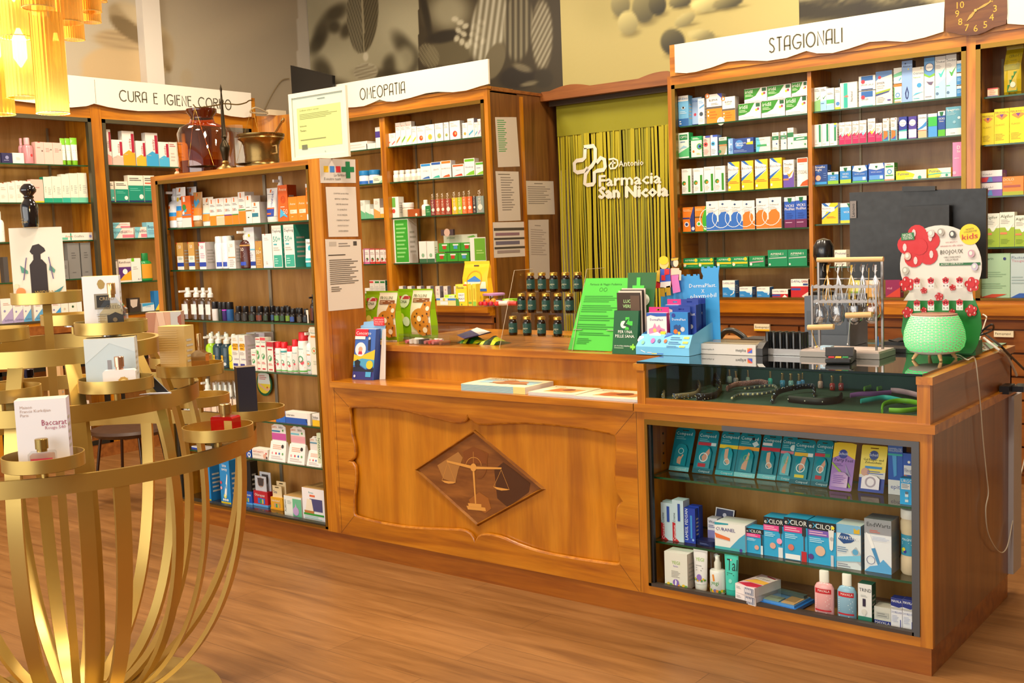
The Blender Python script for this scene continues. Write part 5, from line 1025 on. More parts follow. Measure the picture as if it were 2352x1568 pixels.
# ---------------- sunscreen cabinet
GF='sun care on the tall display cabinet shelves';yf=YP+.004
LRP='r .3 .82 .44 .97 e8701a; l .12 .7 .88 .78 2 8a8a8a; t .1 .5 .1 e0662a 50; l .3 .5 .8 .6 2 9a9a9a'
row('Y',yf,FZ[0],'top shelf, sunscreen cabinet',GF,f'''
383 403 433 spr cap=e8ecf0 | white spray bottle with blue and orange bands | e6eaee; r 0 .48 1 .66 2a90d8; r 0 .3 1 .48 f08a2a; r .38 .84 .52 .96 e8701a; l .3 .7 .7 .8 2 8a8a8a
399 421 430 t | tall white tube with blue and orange bands | ece8e0; r 0 .3 1 .44 2a90d8; r 0 .1 1 .3 f08a2a; r .4 .86 .55 .97 e8701a; c .35 .64 .14 e8c02a; c .65 .66 .1 7a5a3a; l .2 .74 .8 .8 1 8a8a8a
424 446 429 t dy=.05 | grey white tube in second row | d8d6d2; r .4 .84 .55 .96 e8701a; l .2 .72 .8 .8 1 8a8a8a
420 441 450 b | orange carton with white foot | ec6a18; r 0 0 1 .3 e6e0d8; r 0 .38 1 .41 3a90c8; r .2 .82 .45 .98 f4f0e8; c .3 .64 .2 3a8a3a; p .1,.5 .6,.6 .5,.48 3ab0d8; c .2 .46 .12 e8e0d8
438 459 441 t cap=b88a50 | brown tube with blue heart | b5854a; r 0 .18 1 .44 e8801e; p .5,.46 .15,.66 .3,.76 .5,.66 .7,.76 .85,.66 2a9ad0; r 0 .02 1 .18 e8dcd0; r .42 .84 .56 .96 e8701a
458.5 483 453 t cap=ece6d8 | cream tube with orange foot | ede4cf; r 0 .0 1 .3 ef8a1c; r 0 .3 1 .34 7ac0e0; r .42 .8 .56 .95 e8701a; l .15 .66 .85 .74 1 7a7a6a
483.5 498 457 b | white and orange carton | ece6dc; r 0 0 1 .36 f08a1c; {LRP}; r 0 .34 1 .37 e8a818
498.4 516.5 455 b | white and peach carton | ece6dc; r 0 0 1 .3 f4c8a0; {LRP}; r 0 .34 1 .38 e8a818
517 534.6 454 b | white and orange carton with violet line | ece6dc; r 0 0 1 .34 f0841c; {LRP}; r 0 .34 1 .38 6a3a8a
535 549.6 452 b | white and orange carton with green line | ece6dc; r 0 0 1 .34 f0841c; {LRP}; r 0 .34 1 .38 4a8a3a
550 566 441 b | tall white and orange carton | ece6dc; r 0 0 1 .4 f0841c; {LRP}; r 0 .42 1 .46 4a9a4a
566.4 580 449 b | tall white carton with gold line | ece6dc; r .3 .84 .55 .98 e8701a; r 0 .44 1 .48 8a6a2a; l .1 .56 .9 .6 1 6a6a5a; l .3 .18 .6 .26 1 3a3a2a
578 592 449 b dy=.06 | grey carton behind others | c8c2b8; l .1 .6 .9 .9 3 a09a90
580.4 598 464 b s=b4aca8 | white carton with petrol band | ece6dc; r .3 .82 .5 .97 e8701a; t .08 .54 .12 e0662a 50; r 0 .3 .8 .48 2a7a90; l .12 .72 .9 .78 1 8a8a8a
606 631 432 t | tall white tube with blue box | ece8e2; r .1 .0 .9 .26 1f3c9a; r .1 .26 .9 .31 e86a2a; r .25 .06 .7 .12 e86a2a; v .78 .36 .16 1f3c9a UVSPORT; r .4 .84 .52 .95 e8701a; l .15 .76 .85 .8 1 8a8a8a
629 648 404 spr dy=.03 | orange bottle with white pump top | ee7218; c .45 .84 .12 3a8a4a; l .2 .6 .8 .75 3 f0b080; l .3 .2 .8 .5 3 f0b080
642 663.4 425 b s=a8400c | tall burnt orange carton | e2601a; T .5 .84 .09 f8d8b0 Avene; o .5 .6 .26 c84a10 .3; o .5 .6 .14 c84a10 .4; l .2 .38 .8 .42 1 f8e8d8; p .1,.1 .5,.16 .9,.1 .9,.14 .4,.3 .2,.36 4ab0d8; t .5 .2 .14 f0d8c0 50
664 684.6 452 b | orange carton with white box | f08418; T .5 .66 .1 f8e0c0 Avene; r .2 .3 .95 .46 f4dcc0; t .28 .34 .09 f0a050 50+; l .3 .14 .6 .2 1 f8d0a0
685 705 450 b | orange carton with white box | f08418; T .5 .66 .1 f8e0c0 Avene; r .2 .3 .95 .46 f4dcc0; t .28 .34 .09 f0a050 50+; l .3 .14 .6 .2 1 f8d0a0
705.6 716.5 422 b | orange carton with white foot at the frame | f08418; r 0 0 1 .16 ece8e2; r 0 .9 1 1 f0e8e0; r .1 .44 .9 .5 f4c8a0; t .2 .78 .08 f8e0c0 Av''')
ULT='c89a4e; r 0 0 1 .5 ece4d4; r 0 .12 1 .26 1f3f9a; t .3 .78 .12 f4ead8 50; l .2 .36 .9 .46 3 8ab0a0; r 0 .95 .1 1 d82020'
row('Y',yf,FZ[1],'second shelf, sunscreen cabinet',GF,f'''
409 423.6 557 b d=.05 s=b48a50 | tan and white carton with blue stripe | {ULT}
435 449 556 b d=.05 s=b48a50 | tan and white carton with blue stripe | {ULT}
459.6 474.6 556 b d=.07 s=cfc8c8 tp=d01860 | white carton with magenta lid edge | eae6e6; r 0 .1 1 .26 2040a8; t .3 .76 .12 d85a8a 50; r 0 .98 1 1 d01860; r 0 .86 .1 .96 d82020; l .2 .4 .9 .62 3 e0b0c0
491 506.4 543 aer cap=ece8e8 | white bottle with blue patch | e8e6e8; r .5 .06 .9 .26 2a4ab0; l .4 .6 .8 .8 3 e0b0b8
507 523.6 542 aer cap=ece8e8 | white bottle with blue patch | e8e6e8; r .4 .06 .75 .26 2a4ab0; l .3 .6 .7 .8 3 e0b0b8
519 532 541 aer dy=.06 cap=dce0e4 | white bottle half hidden in second row | e0e2e6
526 542.4 552 b d=.05 s=cfc8c4 | white carton with tan line | ece8e2; t .3 .76 .12 d8b088 50; r 0 .38 1 .42 c89a60; l .15 .06 .9 .34 4 b8b0b0; v .2 .6 .1 5a5a5a ultrasun
546 569 523 spr | dark brown oil spray bottle | 4a1a12; t .4 .72 .16 f0e0d0 50; l .36 .4 .7 .68 5 c8a898; r .36 .08 .72 .24 2a4ac0; r 0 .94 1 1 c8964a
565 588 522 b d=.05 s=c4c0c8 dy=.025 | tall white carton with blue band | e4e4e8; r 0 .06 1 .16 1f3f9a; r 0 .44 1 .47 6ac0d8; v .14 .66 .1 6a5a5a ultrasun; c .5 .8 .1 d8c82a; l .3 .2 .8 .4 4 b0b0b8
589 604 553 b d=.05 | golden carton | b98b45; t .1 .52 .14 f4ead0 50+; c .72 .72 .1 e8c02a; l .1 .1 .8 .4 5 d8b880; r .36 .97 .44 1 d82020
606 627.6 537 b d=.05 s=d0c8c4 | plain white carton | eae6e0; l .2 .8 .7 .9 2 c8c0c0; r .3 .96 .36 1 d82020; r 0 0 1 .05 c8d8ec; l .3 .1 .5 .2 2 b8b0b0
628.6 650 518 b d=.06 s=3aa890 | tall white and turquoise carton | ebe8dc; r .1 .02 .95 .3 3aa890; t .1 .84 .07 4a4a5a Daylong; t .1 .62 .13 4aa8a0 50+; r .16 .54 .5 .57 3aa8b8; l .12 .4 .8 .5 2 b8b8b0; l .2 .08 .6 .24 3 a8e0d0
655.6 679 516 b d=.1 s=2f9a86 | tall white and turquoise carton with wide teal side | ebe8dc; r .1 .02 .95 .3 3aa890; t .1 .84 .07 4a4a5a Daylong; t .1 .62 .13 4aa8a0 50+; r .16 .54 .5 .57 3aa8b8; l .12 .4 .8 .5 2 b8b8b0; l .2 .08 .6 .24 3 a8e0d0
695.6 716.4 549 t cap=22b0b4 dy=-.02 | small white tube with turquoise cap | eceae4; r 0 .08 1 .18 30b8b8; c .66 .62 .2 2ab0bc; t .2 .8 .1 5a5a6a Dayl; l .2 .34 .6 .5 2 a8d8d0''')
DRB='2a2220; r .2 .1 .8 .9 {}; l .3 .3 .7 .7 2 8a8a8a'
row('Y',yf,FZ[2],'third shelf, sunscreen cabinet',GF,'\n'.join(f'{a} {b} 661 spr | clear spray bottle with white top and label | clear; r .2 .26 .8 .84 e6e2dc; l .3 .4 .7 .6 2 a8a0a0' for a,b in((413,431.5),(435,451.6),(452.5,468),(468.5,484)))+'''
484.6 495 693 rol cap=k | white roll-on with black cap | e4e0dc; l .3 .3 .7 .7 2 b8b0b0
499 507.8 694 rol cap=k | dark green roll-on with black cap | 2a3a30
508.2 517.4 694 rol cap=k | violet roll-on with black cap | 3a2468; r 0 .9 1 1 c83ad0
518 528.6 694 rol cap=k | blue roll-on with black cap | 2a5a94
'''+'\n'.join(f'{a} {b} {y} dro cap=k{k} | {t} | {c}; r .12 .1 .88 .8 {l}; l .3 .3 .7 .7 2 6a6a70' for a,b,y,k,t,c,l in(
(535.6,548.6,703.5,'','amber dropper bottle with black cap','1c1614','2a2a30'),(550.4,564,703.5,'','amber dropper bottle with black cap','1c1614','2c2620'),(567,581.5,703.6,'','amber dropper bottle with black cap','1c1614','22301e'),
(584,598.4,703.6,'','amber dropper bottle with red brown label','1c1614','6a2c14'),(601,612.6,704,'','amber dropper bottle with black cap','1c1614','2a3a26'),(613,626.4,702.6,' dy=.03','amber dropper bottle with blue label','1c1614','3a5a80'),
(627,638.6,704,'','amber dropper bottle with green label','1c1614','4a7a2c'),(639.2,651,704,'','amber dropper bottle with dark green label','1c1614','2a4a2a'),(647.5,658,702,' dy=.035','amber dropper bottle in second row','1c1614','2a2a2a'),
(653,663.6,704,'','amber dropper bottle with lime label','1c1614','6a8a24'),(662.6,674,708.5,' dy=-.015','short amber dropper bottle with blue label','1c1614','2a4a90'),(674.6,685,707,' dy=.03','short amber dropper bottle in second row','1c1614','3a3a3a'),
(678.6,690.6,708,' dy=-.012','short amber dropper bottle with brown label','1c1614','4a4232'),(692.6,703.4,709.5,' dy=-.01','short amber dropper bottle by the white card','1c1614','24303a')))+'''
704 709 712 b d=.003 | small white card | e6dccc
710.5 722 676.5 spr cap=2a2a30 | tall dark sprayer | 241a18; r .3 .1 .7 .9 5a2414
725 732 683 rol cap=c8b8a8 | slim labelled clear tube | d8ccb8; v .6 .1 .6 4a3a2a DOTERRA''')
ANTI='e8e2d8; r .15 .56 .9 .76 f0a818; T .5 .66 .09 2a2418 ANTI; l .2 .58 .85 .64 1 6a4a10; l .1 .42 .85 .52 3 a8a098; t .3 .28 .06 5a5a8a Lotion; r .14 .1 .8 .17 3a3a8a; l .2 .84 .8 .94 2 e8c898'
PUR=lambda c='c8283a':f'ece6d8; t .2 .84 .06 4aa0a0 Puressentiel; r .15 .72 .85 .76 {c}; o .45 .45 .3 3a9a5a .25; p .3,.36 .6,.5 .7,.4 .4,.34 3a9a5a; l .15 .2 .85 .28 2 {c}; r .2 .04 .8 .08 {c}'
CAN=lambda:'eceae4; t .3 .8 .07 4aa0a0 Puress; l .25 .66 .75 .74 2 c83a4a; o .5 .46 .2 3a9a6a .3; c .62 .34 .12 d84a5a; l .25 .14 .8 .26 2 d05a6a; r 0 .01 1 .06 5ab04a'
row('Y',yf,FZ[3],'fourth shelf, sunscreen cabinet',GF,f'''
469.6 486 766 spr | lime spray bottle | 9ac81e; l .3 .2 .7 .6 2 c8e07a
478 490 762 spr dy=.06 | lime spray bottle in second row | 9ac81e
485.4 502.6 766 spr | navy spray bottle with yellow label | 1e3a48; r .2 .3 .56 .62 f0b41e; t .24 .42 .14 2a2a2a ANTI; c .66 .16 .1 c8d0d0
496 506 762 spr dy=.06 | lime and navy spray bottle in second row | 3a5a3a
503 521.6 767 spr | navy spray bottle with yellow label | 1e3a48; r .2 .3 .56 .62 f0b41e; t .24 .42 .14 2a2a2a ANTI; c .66 .16 .1 c8d0d0
510 521 763 spr dy=.06 | navy spray bottle in second row | 1e3a48
521.8 538.6 768 spr | bright yellow spray bottle | ecd41c; o .45 .5 .24 4a6a6a .15; l .3 .14 .7 .26 2 c89a18; l .3 .7 .7 .8 2 c89a18
535.4 551 770 b d=.08 s=c8bcc4 | white carton with orange square | {ANTI}
551.6 566.4 770 b d=.1 s=c8bcc4 dy=-.004 | white carton with orange square | {ANTI}
570 590 764 b d=.06 dy=.09 s=c8bcc4 | mauve sided carton in second row | c8bcc4; l .1 .2 .9 .9 6 a8a0a8
592 612 764 b d=.06 dy=.09 s=c8bcc4 | mauve sided carton in second row | c8bcc4; l .1 .2 .9 .9 6 a8a0a8
579 590 802 b d=.03 dy=-.01 | small white carton with red line | {PUR()}
590.4 601 775 b d=.04 | white carton with red and green print | {PUR()}; r .1 .94 .9 .97 c8283a; c .4 .56 .24 4aa84a
601.4 613.4 775 b d=.04 | white carton with red lid and green print | {PUR()}; r 0 .92 1 1 d84a54
616 630 785 b d=.04 s=b82838 | white carton with dark red top | {PUR()}; r 0 .84 1 1 b82838
630.6 643 785 aer cap=d8202c | white spray can with red cap | {CAN()}
643.6 656 786 aer cap=d8202c | white spray can with red cap and teal ring | {CAN()}; r 0 .92 1 1 3aa0a0
656.8 670 795 aer cap=d8202c | short white spray can with red cap | {CAN()}
670.4 681 780 aer cap=d8202c | slim white spray can with red cap | {CAN()}
681.6 702 763.5 aer cap=d8202c | largest white spray can with red cap | {CAN()}
702.4 717 755 spr | tall white spray bottle with green foot | e8ecee; t .3 .86 .05 4aa0a0 Puress; r .3 .7 .7 .74 e08a3a; o .5 .36 .22 5aa05a .2; c .5 .36 .1 e08a4a; r 0 .08 .7 .12 6ab04a
716.6 733.6 751 b d=.07 | tall cream carton with orange bar | ece2cc; t .14 .86 .04 4aa0a0 Puressentiel; r .1 .78 .7 .82 e08a3a; o .46 .5 .3 8ab860 .16; c .46 .5 .12 e0783a; l .3 .2 .8 .3 2 c8c8b0''')
MIST='clear; r .14 .08 .86 .98 ecd0b8; l .3 .3 .7 .8 3 c89a88'
row('Y',yf,FZ[4],'fifth shelf, sunscreen cabinet',GF,'\n'.join(f'{a} {b} 877 ovc cap=clear | clear capped mist bottle with peach label | {MIST}' for a,b in((483,496),(497,508),(509,520.6),(521.4,532.6),(533.6,545)))+'\n'+'\n'.join(f'{a} {b} 874 ovc cap=clear dy=.045 | clear capped mist bottle in second row | {MIST}' for a,b in((491,502),(504,516),(518,530),(531,543)))+'''
464 478 871 spr cap=ece8e4 dy=.02 | white pump bottle with orange ring | eae4dc; r 0 .9 1 1 d87a3a
422 436 918 b d=.04 | small white carton with floral print | ece4dc; c .4 .5 .2 e08aa0; c .7 .3 .14 6aa05a
437 449 918 b d=.04 | small white carton with floral print | ece4dc; c .4 .5 .2 e0a08a; c .7 .3 .14 6aa05a
450 462 917 jar cap=e8e0d8 | small peach jar | ecc8b0
466 480 905 jar cap=ece4dc | small peach jar with pointed lid | ecc8b0
434 460 968 b d=.04 dy=-.03 z=990 | =white and blue carton behind the red perfume tray | e8e6e0; r 0 0 1 .6 2a4aa8
597 612 951 b d=.05 | small yellow carton with red print | f0d020; t .1 .5 .3 d03a2a GEL; l .1 .1 .9 .3 2 d8a018
613.4 633.6 948 b d=.06 | orange carton with dark blue print | f09020; t .06 .44 .26 2a3a8a Fenistil; l .1 .1 .9 .3 2 d86a10
634.4 656 949 b d=.06 | bright blue carton | 2a6ac8; r 0 .75 1 1 e4e4e4; l .1 .3 .5 .5 2 8ab8f0
657 714 946.6 b d=.05 s=d8d4cc | long white and blue carton with tick | ece8e0; r 0 0 1 .5 2456b0; t .04 .64 .18 2a2a2a Solarcaine; p .8,.5 .86,.1 .92,.5 .9,.5 .865,.24 .82,.5 1a1a1a; r .88 0 1 1 e4e0d8
718.4 735 951 b d=.05 | white and yellow carton at the frame | ece8e0; r 0 0 1 .5 f0c01c; t .06 .62 .22 2a2a2a Stilex; l .06 .5 .9 .58 1 8a8a8a''')
# lower three levels of the sunscreen cabinet
row('Y',yf,FZ[5],'sixth shelf, sunscreen cabinet',GF,'''
440 470 1026 b d=.05 | =low white carton below the red perfume tray | e8e4e0; r 0 0 .7 .6 2a4aa8; c .8 .5 .1 w
563 577 1031 b d=.05 | small blue carton with white ring | 1f52b0; c .7 .3 .26 w; c .7 .3 .14 1f52b0; r 0 .8 1 1 dfe6f0
580 616 1031 b d=.05 | flat white carton with red dots | ece4da; t .06 .6 .2 d86a5a ANTI-INSETTI; l .06 .3 .6 .5 2 b8a8a0; c .8 .3 .1 e0a890; c .92 .16 .05 4a3a3a; c .9 .6 .04 d03a3a
731 741 995 b d=.02 | pale green card with dark upright lettering at the frame | dce4c0; v .7 .25 .5 3a5a3a ASPIVENIN''')
def hangpack(x0,x1,yt,yb,z,Y,label,col,accent,h2=.42):
 A,B=Vector((Xon(x0,Y,z),Y,z)),Vector((Xon(x1,Y,z),Y,z));w=B.x-A.x;c=(A.x+B.x)/2;h=zat(yt,c,Y)-z
 e=empty('bracelet_display',(c,Y,z+.0006),label,'display','insect bracelet packs on the sixth shelf');m=MB();k=.5*h
 m.add([(-w/2,0,0),(w/2,0,0),(w/2,.05,0),(-w/2,.05,0),(-w*.46,.02,k),(w*.46,.02,k),(w*.46,.03,k),(-w*.46,.03,k)],[(0,1,5,4),(1,2,6,5),(2,3,7,6),(3,0,4,7),(4,5,6,7)],M('ece8e4'))
 art(m,['l .15 .6 .85 .85 3 e09a7a','c .15 .4 .05 e09aa0','c .4 .4 .05 d03a4a','c .62 .4 .05 3a6ab0','c .84 .4 .05 5aa05a','l .1 .1 .9 .3 2 c8c0c0','c .8 .78 .08 2a2a2a'],lambda x,y,l:Vector((x,.02*y/k-.0006-.0002*l,y)),w*.9,k,-w*.45)
 m.parent=None;o=m.build('stand',e)
 m=MB();P=[(-w*.42,.024,k*.96),(w*.42,.024,k*.96),(w*.42,.024,h*.9),(w*.3,.024,h*.93),(w*.18,.024,h),(-w*.18,.024,h),(-w*.3,.024,h*.93),(-w*.42,.024,h*.9)]
 m.prism(P,(0,.003,0),M('ece8e4'))
 y0=k;H=h-k;art(m,['r 0 .08 1 .44 '+col,'t .04 .7 .15 e0884a para','t .52 .7 .15 8a8a8a kito',f'r .02 .5 .6 .58 {accent}','c .8 .6 .05 4a9a4a','r .42 .92 .58 .95 5a3a1a'],plane((-w*.42,.024,k),(1,0,0),(0,0,1),(0,-1,0)),w*.84,H);m.build('card',e)
for a in((617,655,972,1058,'white bracelet pack with magenta band, tallest of the three','d05aa8','2a7aa8'),(660,699,979,1063,'white bracelet pack with pink patterned band, middle of the three','ecaab8','6ac0d8'),(704,737,1004,1066,'small white bracelet pack without coloured band','ece8e4','4a90b0')):
 hangpack(*a[:4],FZ[5],yf-.005,*a[4:])
BITE='1f86c8; r 0 0 1 .05 f0d020; T .5 .84 .07 w bite; T .5 .76 .07 w away; p .36,.2 .5,.16 .62,.2 .8,.66 .74,.7 c8dcec; p .4,.2 .56,.2 .76,.64 .72,.68 w; c .46 .18 .14 e8e060; p .42,.18 .5,.17 .56,.22 .5,.24 w; c .3 .1 .08 w; c .5 .1 .08 w; c .7 .1 .08 w; c .12 .36 .1 e0a0a8; c .12 .48 .1 c84a5a; r .56 .36 .64 .46 3aa0d8'
row('Y',yf,FB,'floor of the sunscreen cabinet',GF,f'''
464 486 1062 b d=.09 s=1a6aa8 | tall blue carton with white stick | {BITE}
487 502 1066 b d=.06 dy=.05 s=1a6aa8 | tall blue carton in second row | 1a6aa8; p .4,.2 .6,.2 .64,.7 .36,.7 d8c8b8
509 531.6 1056 b d=.09 s=1a6aa8 | tall blue carton with white stick | {BITE}
567 580 1060 b d=.05 dy=.06 | tall black carton | 1c1814
654 694 1140 b d=.12 s=d8d4cc tp=b8905a | square white and green carton | e4e8e0; r .5 .0 1 .9 6ab890; v .12 .2 .09 5a5a5a ALBENO; l .2 .6 .45 .8 3 b0b8b0; p .6,.35 .68,.7 .76,.35 c8a8d0; c .68 .3 .17 c0a0d0
697 748 1122 b d=.13 tp=b8905a | large white carton with lamp picture | eceaee; t .3 .84 .06 4aa0a0 Puress; r .34 .74 .58 .8 e0683a; r .34 .3 .9 .68 4a4a78; p .12,.26 .5,.26 .42,.66 .22,.66 ece0c8; p .1,.2 .5,.2 .52,.3 .08,.3 b8783a; r .05 .16 .95 .22 3a9a3a; l .08 .04 .9 .14 2 8ac0b8''')
def earplug(x0,x1,yc,yb,col,cardc,label,z=FB,dy=0):
 P=atZ((x0+x1)/2,yb,z);Y=max(yf-.03,P.y)+dy;w=Xon(x1,Y,z)-Xon(x0,Y,z);x=(Xon(x0,Y,z)+Xon(x1,Y,z))/2;h=zat(yc,x,Y)-z;hb=h*.45
 e=empty('earplug_display',(x,Y,z+.0006),label,'display','small hang card displays on the cabinet floor');m=MB();m.box((-w/2,0,0),(w/2,.045,hb),M(col));m.box((-w/2-.002,-.002,0),(w/2+.002,.047,hb*.14),M('5aa0e0' if col!='e8a828' else 'e8a020'))
 art(m,['t .08 .66 .2 w '+('Ohropax' if col!='e8a828' else 'Sea-band'),'r .3 .2 .8 .56 '+('3a6ad0' if col!='e8a828' else 'c89a78'),'r .44 .2 .56 .5 3a9a4a','r .6 .2 .7 .5 e0c030'],plane((-w/2,0,0),(1,0,0),(0,0,1),(0,-1,0)),w,hb);m.build('tray',e)
 for i,(dx,dz)in enumerate(((0,0),(w*.12,.02))):
  m=MB();m.box((-w*.42+dx,.01+.02*i,hb*.7),(w*.36+dx,.013+.02*i,h-.02+dz),M(cardc));art(m,['c .5 .68 .3 b89888','p .2,.9 .8,.9 .7,.5 .3,.5 4a4040','r .1 .08 .6 .24 3a6ab0']if cardc!='f0d8a8' else['t .1 .5 .2 2a3a7a Sea','r .3 .86 .7 .92 4a3a10','p 0,0 1,0 1,.2 0,.3 e8e0d0'],plane((-w*.42+dx,.01+.02*i,hb*.7),(1,0,0),(0,0,1),(0,-1,0)),w*.78,h-.02+dz-hb*.7);m.build('hang_card',e)
earplug(556,580,1091,1158,'2450b0','d0d4dc','blue earplug tray with photo hang cards behind the gold rib')
earplug(584,616,1086,1163,'c0202c','d0d4dc','red earplug tray with photo hang cards')
earplug(636,654,1090,1150,'b81c28','c8ccd4','red earplug tray with dark photo card in second row',dy=.05)
earplug(623,650,1108,1171,'e8a828','f0d8a8','yellow and white wristband pack with yellow hang cards')
m=MB();p=atY(610,909,YCB-.03);q=atY(610,853,YCB-.03);r=(q.z-p.z)/2;P=[(p.x+r*.95*math.cos(t*.2856),YCB-.035,(p.z+q.z)/2+r*math.sin(t*.2856))for t in range(22)]
m.prism(P,(0,.004,0),M('0f5a34'));art(m,['c .5 .5 .42 ecd23a','p .1,.5 .9,.5 .85,.9 .5,.98 .15,.9 dfe4de','p .1,.55 .4,.42 .62,.3 .86,.36 .9,.3 .7,.2 .5,.26 .2,.4 e8b890','c .7 .36 .04 d03a2a','l .2 .66 .7 .86 3 c85a5a'],plane((p.x-r*.95,YCB-.035,p.z),(1,0,0),(0,0,1),(0,-1,0)),r*1.9,r*2)
tag(m.build('advert_card'),'round green and yellow advertising card with hand picture behind mist bottles','card')
# ---------------- showcase: leaning blister packs on the upper glass shelf
GB='blister packs on the upper showcase shelf';TEAL='12879a'
def pack(x0,x1,yt,yb,col,ops,label,lean=.42,top=None,blister=None,r=.2,dz=0):
 P=atZ((x0+x1)/2,yb,QA);Y=max(YQ-.015,P.y);w=Xon(x1,Y,QA)-Xon(x0,Y,QA);x=(Xon(x0,Y,QA)+Xon(x1,Y,QA))/2;h=.165
 for _ in range(5):
  t=Vector((x,Y+h*math.sin(lean),QA+h*math.cos(lean)));py=proj(t)[1];h*=1+(py-yt)/(proj((x,Y,QA))[1]-py)*.9
 e=empty('blister_pack',(x,Y,QA+.003+dz),label,'blister pack',GB);e.rotation_euler=(-lean,0,0);m=MB();R=w*r
 pts=[]
 for cx,cz,a0 in((w/2-w*.07,w*.07,-90),(w/2-R,h-R,0),(-w/2+R,h-R,90),(-w/2+w*.07,w*.07,180)):
  q=R if cz>h/2 else w*.07
  for k in range(6):a=math.radians(a0+18*k);pts.append((cx+q*math.cos(a),0,cz+q*math.sin(a)))
 slot=[(-w*.16,0,h*.93),(w*.16,0,h*.93),(w*.16,0,h*.95),(-w*.16,0,h*.95)]
 m.prism(pts,(0,.0015,0),M(col,.3),holes=[slot]);art(m,ops,plane((-w/2,0,0),(1,0,0),(0,0,1),(0,-1,0)),w,h);m.build('card',e)
 if blister:
  bx,by,bw,bh,bc,bo=blister;m=MB();pts=[(bx*w,by*h),((bx+bw)*w,by*h),((bx+bw)*w,(by+bh*.75)*h),((bx+bw*.8)*w,(by+bh*.95)*h),((bx+bw*.5)*w,(by+bh)*h),((bx+bw*.2)*w,(by+bh*.95)*h),(bx*w,(by+bh*.75)*h)]
  pts=[(a-w/2,-.009,b)for a,b in pts];m.prism(pts,(0,.0085,0),M(bc,.15,0,.6));art(m,bo,plane((bx*w-w/2,-.009,by*h),(1,0,0),(0,0,1),(0,-1,0)),bw*w,bh*h);m.build('blister',e)
def CMP(band,foot,txt=''):return(['t .06 .83 .075 dff4f6 Compeed','l .1 .72 .6 .8 2 7ac4d0']+band+[f'r .0 .0 1 .1 {foot}','t .3 .03 .05 dff4f6 Compeed'])
HAND=['p .3,.1 .6,.05 .62,.3 .76,.5 .66,.52 .56,.4 .4,.42 .28,.3 dcae90','o .5 .66 .22 c8f0f0 .2']
FOOT=['p .3,.9 .6,.95 .62,.55 .9,.3 .7,.2 .4,.38 .3,.6 dcae90','o .6 .34 .26 e8f8f8 .2']
FOOT2=['p .2,.1 .6,.06 .64,.4 .72,.8 .6,.86 .44,.5 .24,.3 dcae90','o .5 .6 .22 8ac060 .2']
TOE=['p .3,.5 .8,.9 .9,.7 .6,.3 .4,.3 d8a088','o .45 .48 .34 e8f8f8 .2','r .1 .04 .7 .2 c02a3a']
BL=lambda art_,c='1a98ac':(.2,.12,.62,.5,c,art_)
for a in((1536,1581,984,1083,CMP([],'7ad0d8'),'teal blister pack with hand picture, leftmost on upper shelf',BL(HAND)),
(1589.5,1636,989,1089,CMP(['r .06 .64 .7 .71 c0283c','r .7 .64 .94 .71 cfe6ea'],'0f6a7a'),'teal blister pack with red band and toe circle, second on upper shelf',BL(TOE)),
(1642,1684,991,1093,CMP(['r .0 .6 1 .68 f0d21e'],'3ab8c4'),'teal blister pack with yellow band',BL(FOOT,'28a8bc')),
(1685,1733,995,1098,CMP(['r .0 .6 1 .68 f0a01e','p .62,.76 .82,.82 .96,.74 .76,.68 cfe8ec','c .66 .86 .07 1a1a2a'],'8ae0e4'),'teal blister pack with orange band and sole picture',BL(FOOT2,'1a98ac')),
(1738,1781,999,1102,CMP(['r .0 .62 1 .7 c81e30','r .04 .74 .55 .8 e8e4e8'],'7ad8e0'),'teal blister pack with full red band and foot picture',BL(FOOT,'1a8ea2')),
(1783,1817,1003,1106,CMP(['r .0 .6 1 .66 e07a88','c .8 .74 .2 d8f0f0'],'3aa8b8'),'light teal blister pack with pale pink band',BL(FOOT2,'6ac8d4')),
(1812,1860,1011,1114,CMP(['r .06 .62 .7 .7 e8b82a','r .7 .62 .94 .7 dce8e8'],'0f6a7a'),'teal blister pack with yellow bands in front of another',BL(['p .5,.95 .8,.95 .7,.5 .4,.3 .3,.5 d8a088','o .45 .46 .34 e8f8f8 .2','r .08 .03 .8 .16 e8d83a'])),
(1861,1900,1013,1119,CMP(['r .0 .64 .6 .71 c0283c','r .6 .64 .9 .71 2a9a5a'],'0f6a7a'),'teal blister pack with red and green bands',BL(TOE))):
 pack(*a[:4],TEAL,a[4],a[5],blister=a[6])
pack(1884,1906,1012,1116,'5ab4c4',['l .1 .3 .9 .9 6 a8e0e8'],'pale teal blister pack mostly hidden behind another',dz=.0)
pack(1903.5,1955,1018.5,1128,'9a6ac4',['p 0,.66 .5,.78 1,.66 1,.98 .8,1 .2,1 0,.98 f0ce1c','c .45 .76 .2 2a3a9a','T .45 .74 .06 e8ecf8 Scholl','t .1 .6 .07 3a2a6a Party Feet','l .1 .5 .5 .56 2 6a4a9a','p .6,.56 .7,.34 .9,.3 .72,.3 d8d0f0','p 0,.54 .4,.36 .9,.06 .96,.1 .45,.4 0,.58 9ac03a'],'purple and yellow blister pack with gel pad',.36,blister=(.1,.06,.72,.32,'a87cd0',['l .1 .2 .9 .8 5 8a5ab8']))
pack(1970,2029,1025,1132,'f0d41c',['r 0 0 1 .3 1c3ca4','p 0,.3 1,.3 1,.44 0,.36 e8e4e0','c .5 .79 .18 1f3a8a','T .5 .77 .06 e8ecf8 Scholl','T .5 .67 .05 4a5a2a Gel Finger- und','T .5 .61 .05 4a5a2a Zehenschutz','r .2 .5 .85 .55 2a90d8','c .22 .42 .16 e0a890','l .3 .38 .95 .46 2 2a5ac0'],'yellow and blue blister pack with white gel tube',.3,r=.06,blister=(.14,.06,.7,.3,'d8c8d0',['o .5 .5 .3 b8a8b8 .3']))
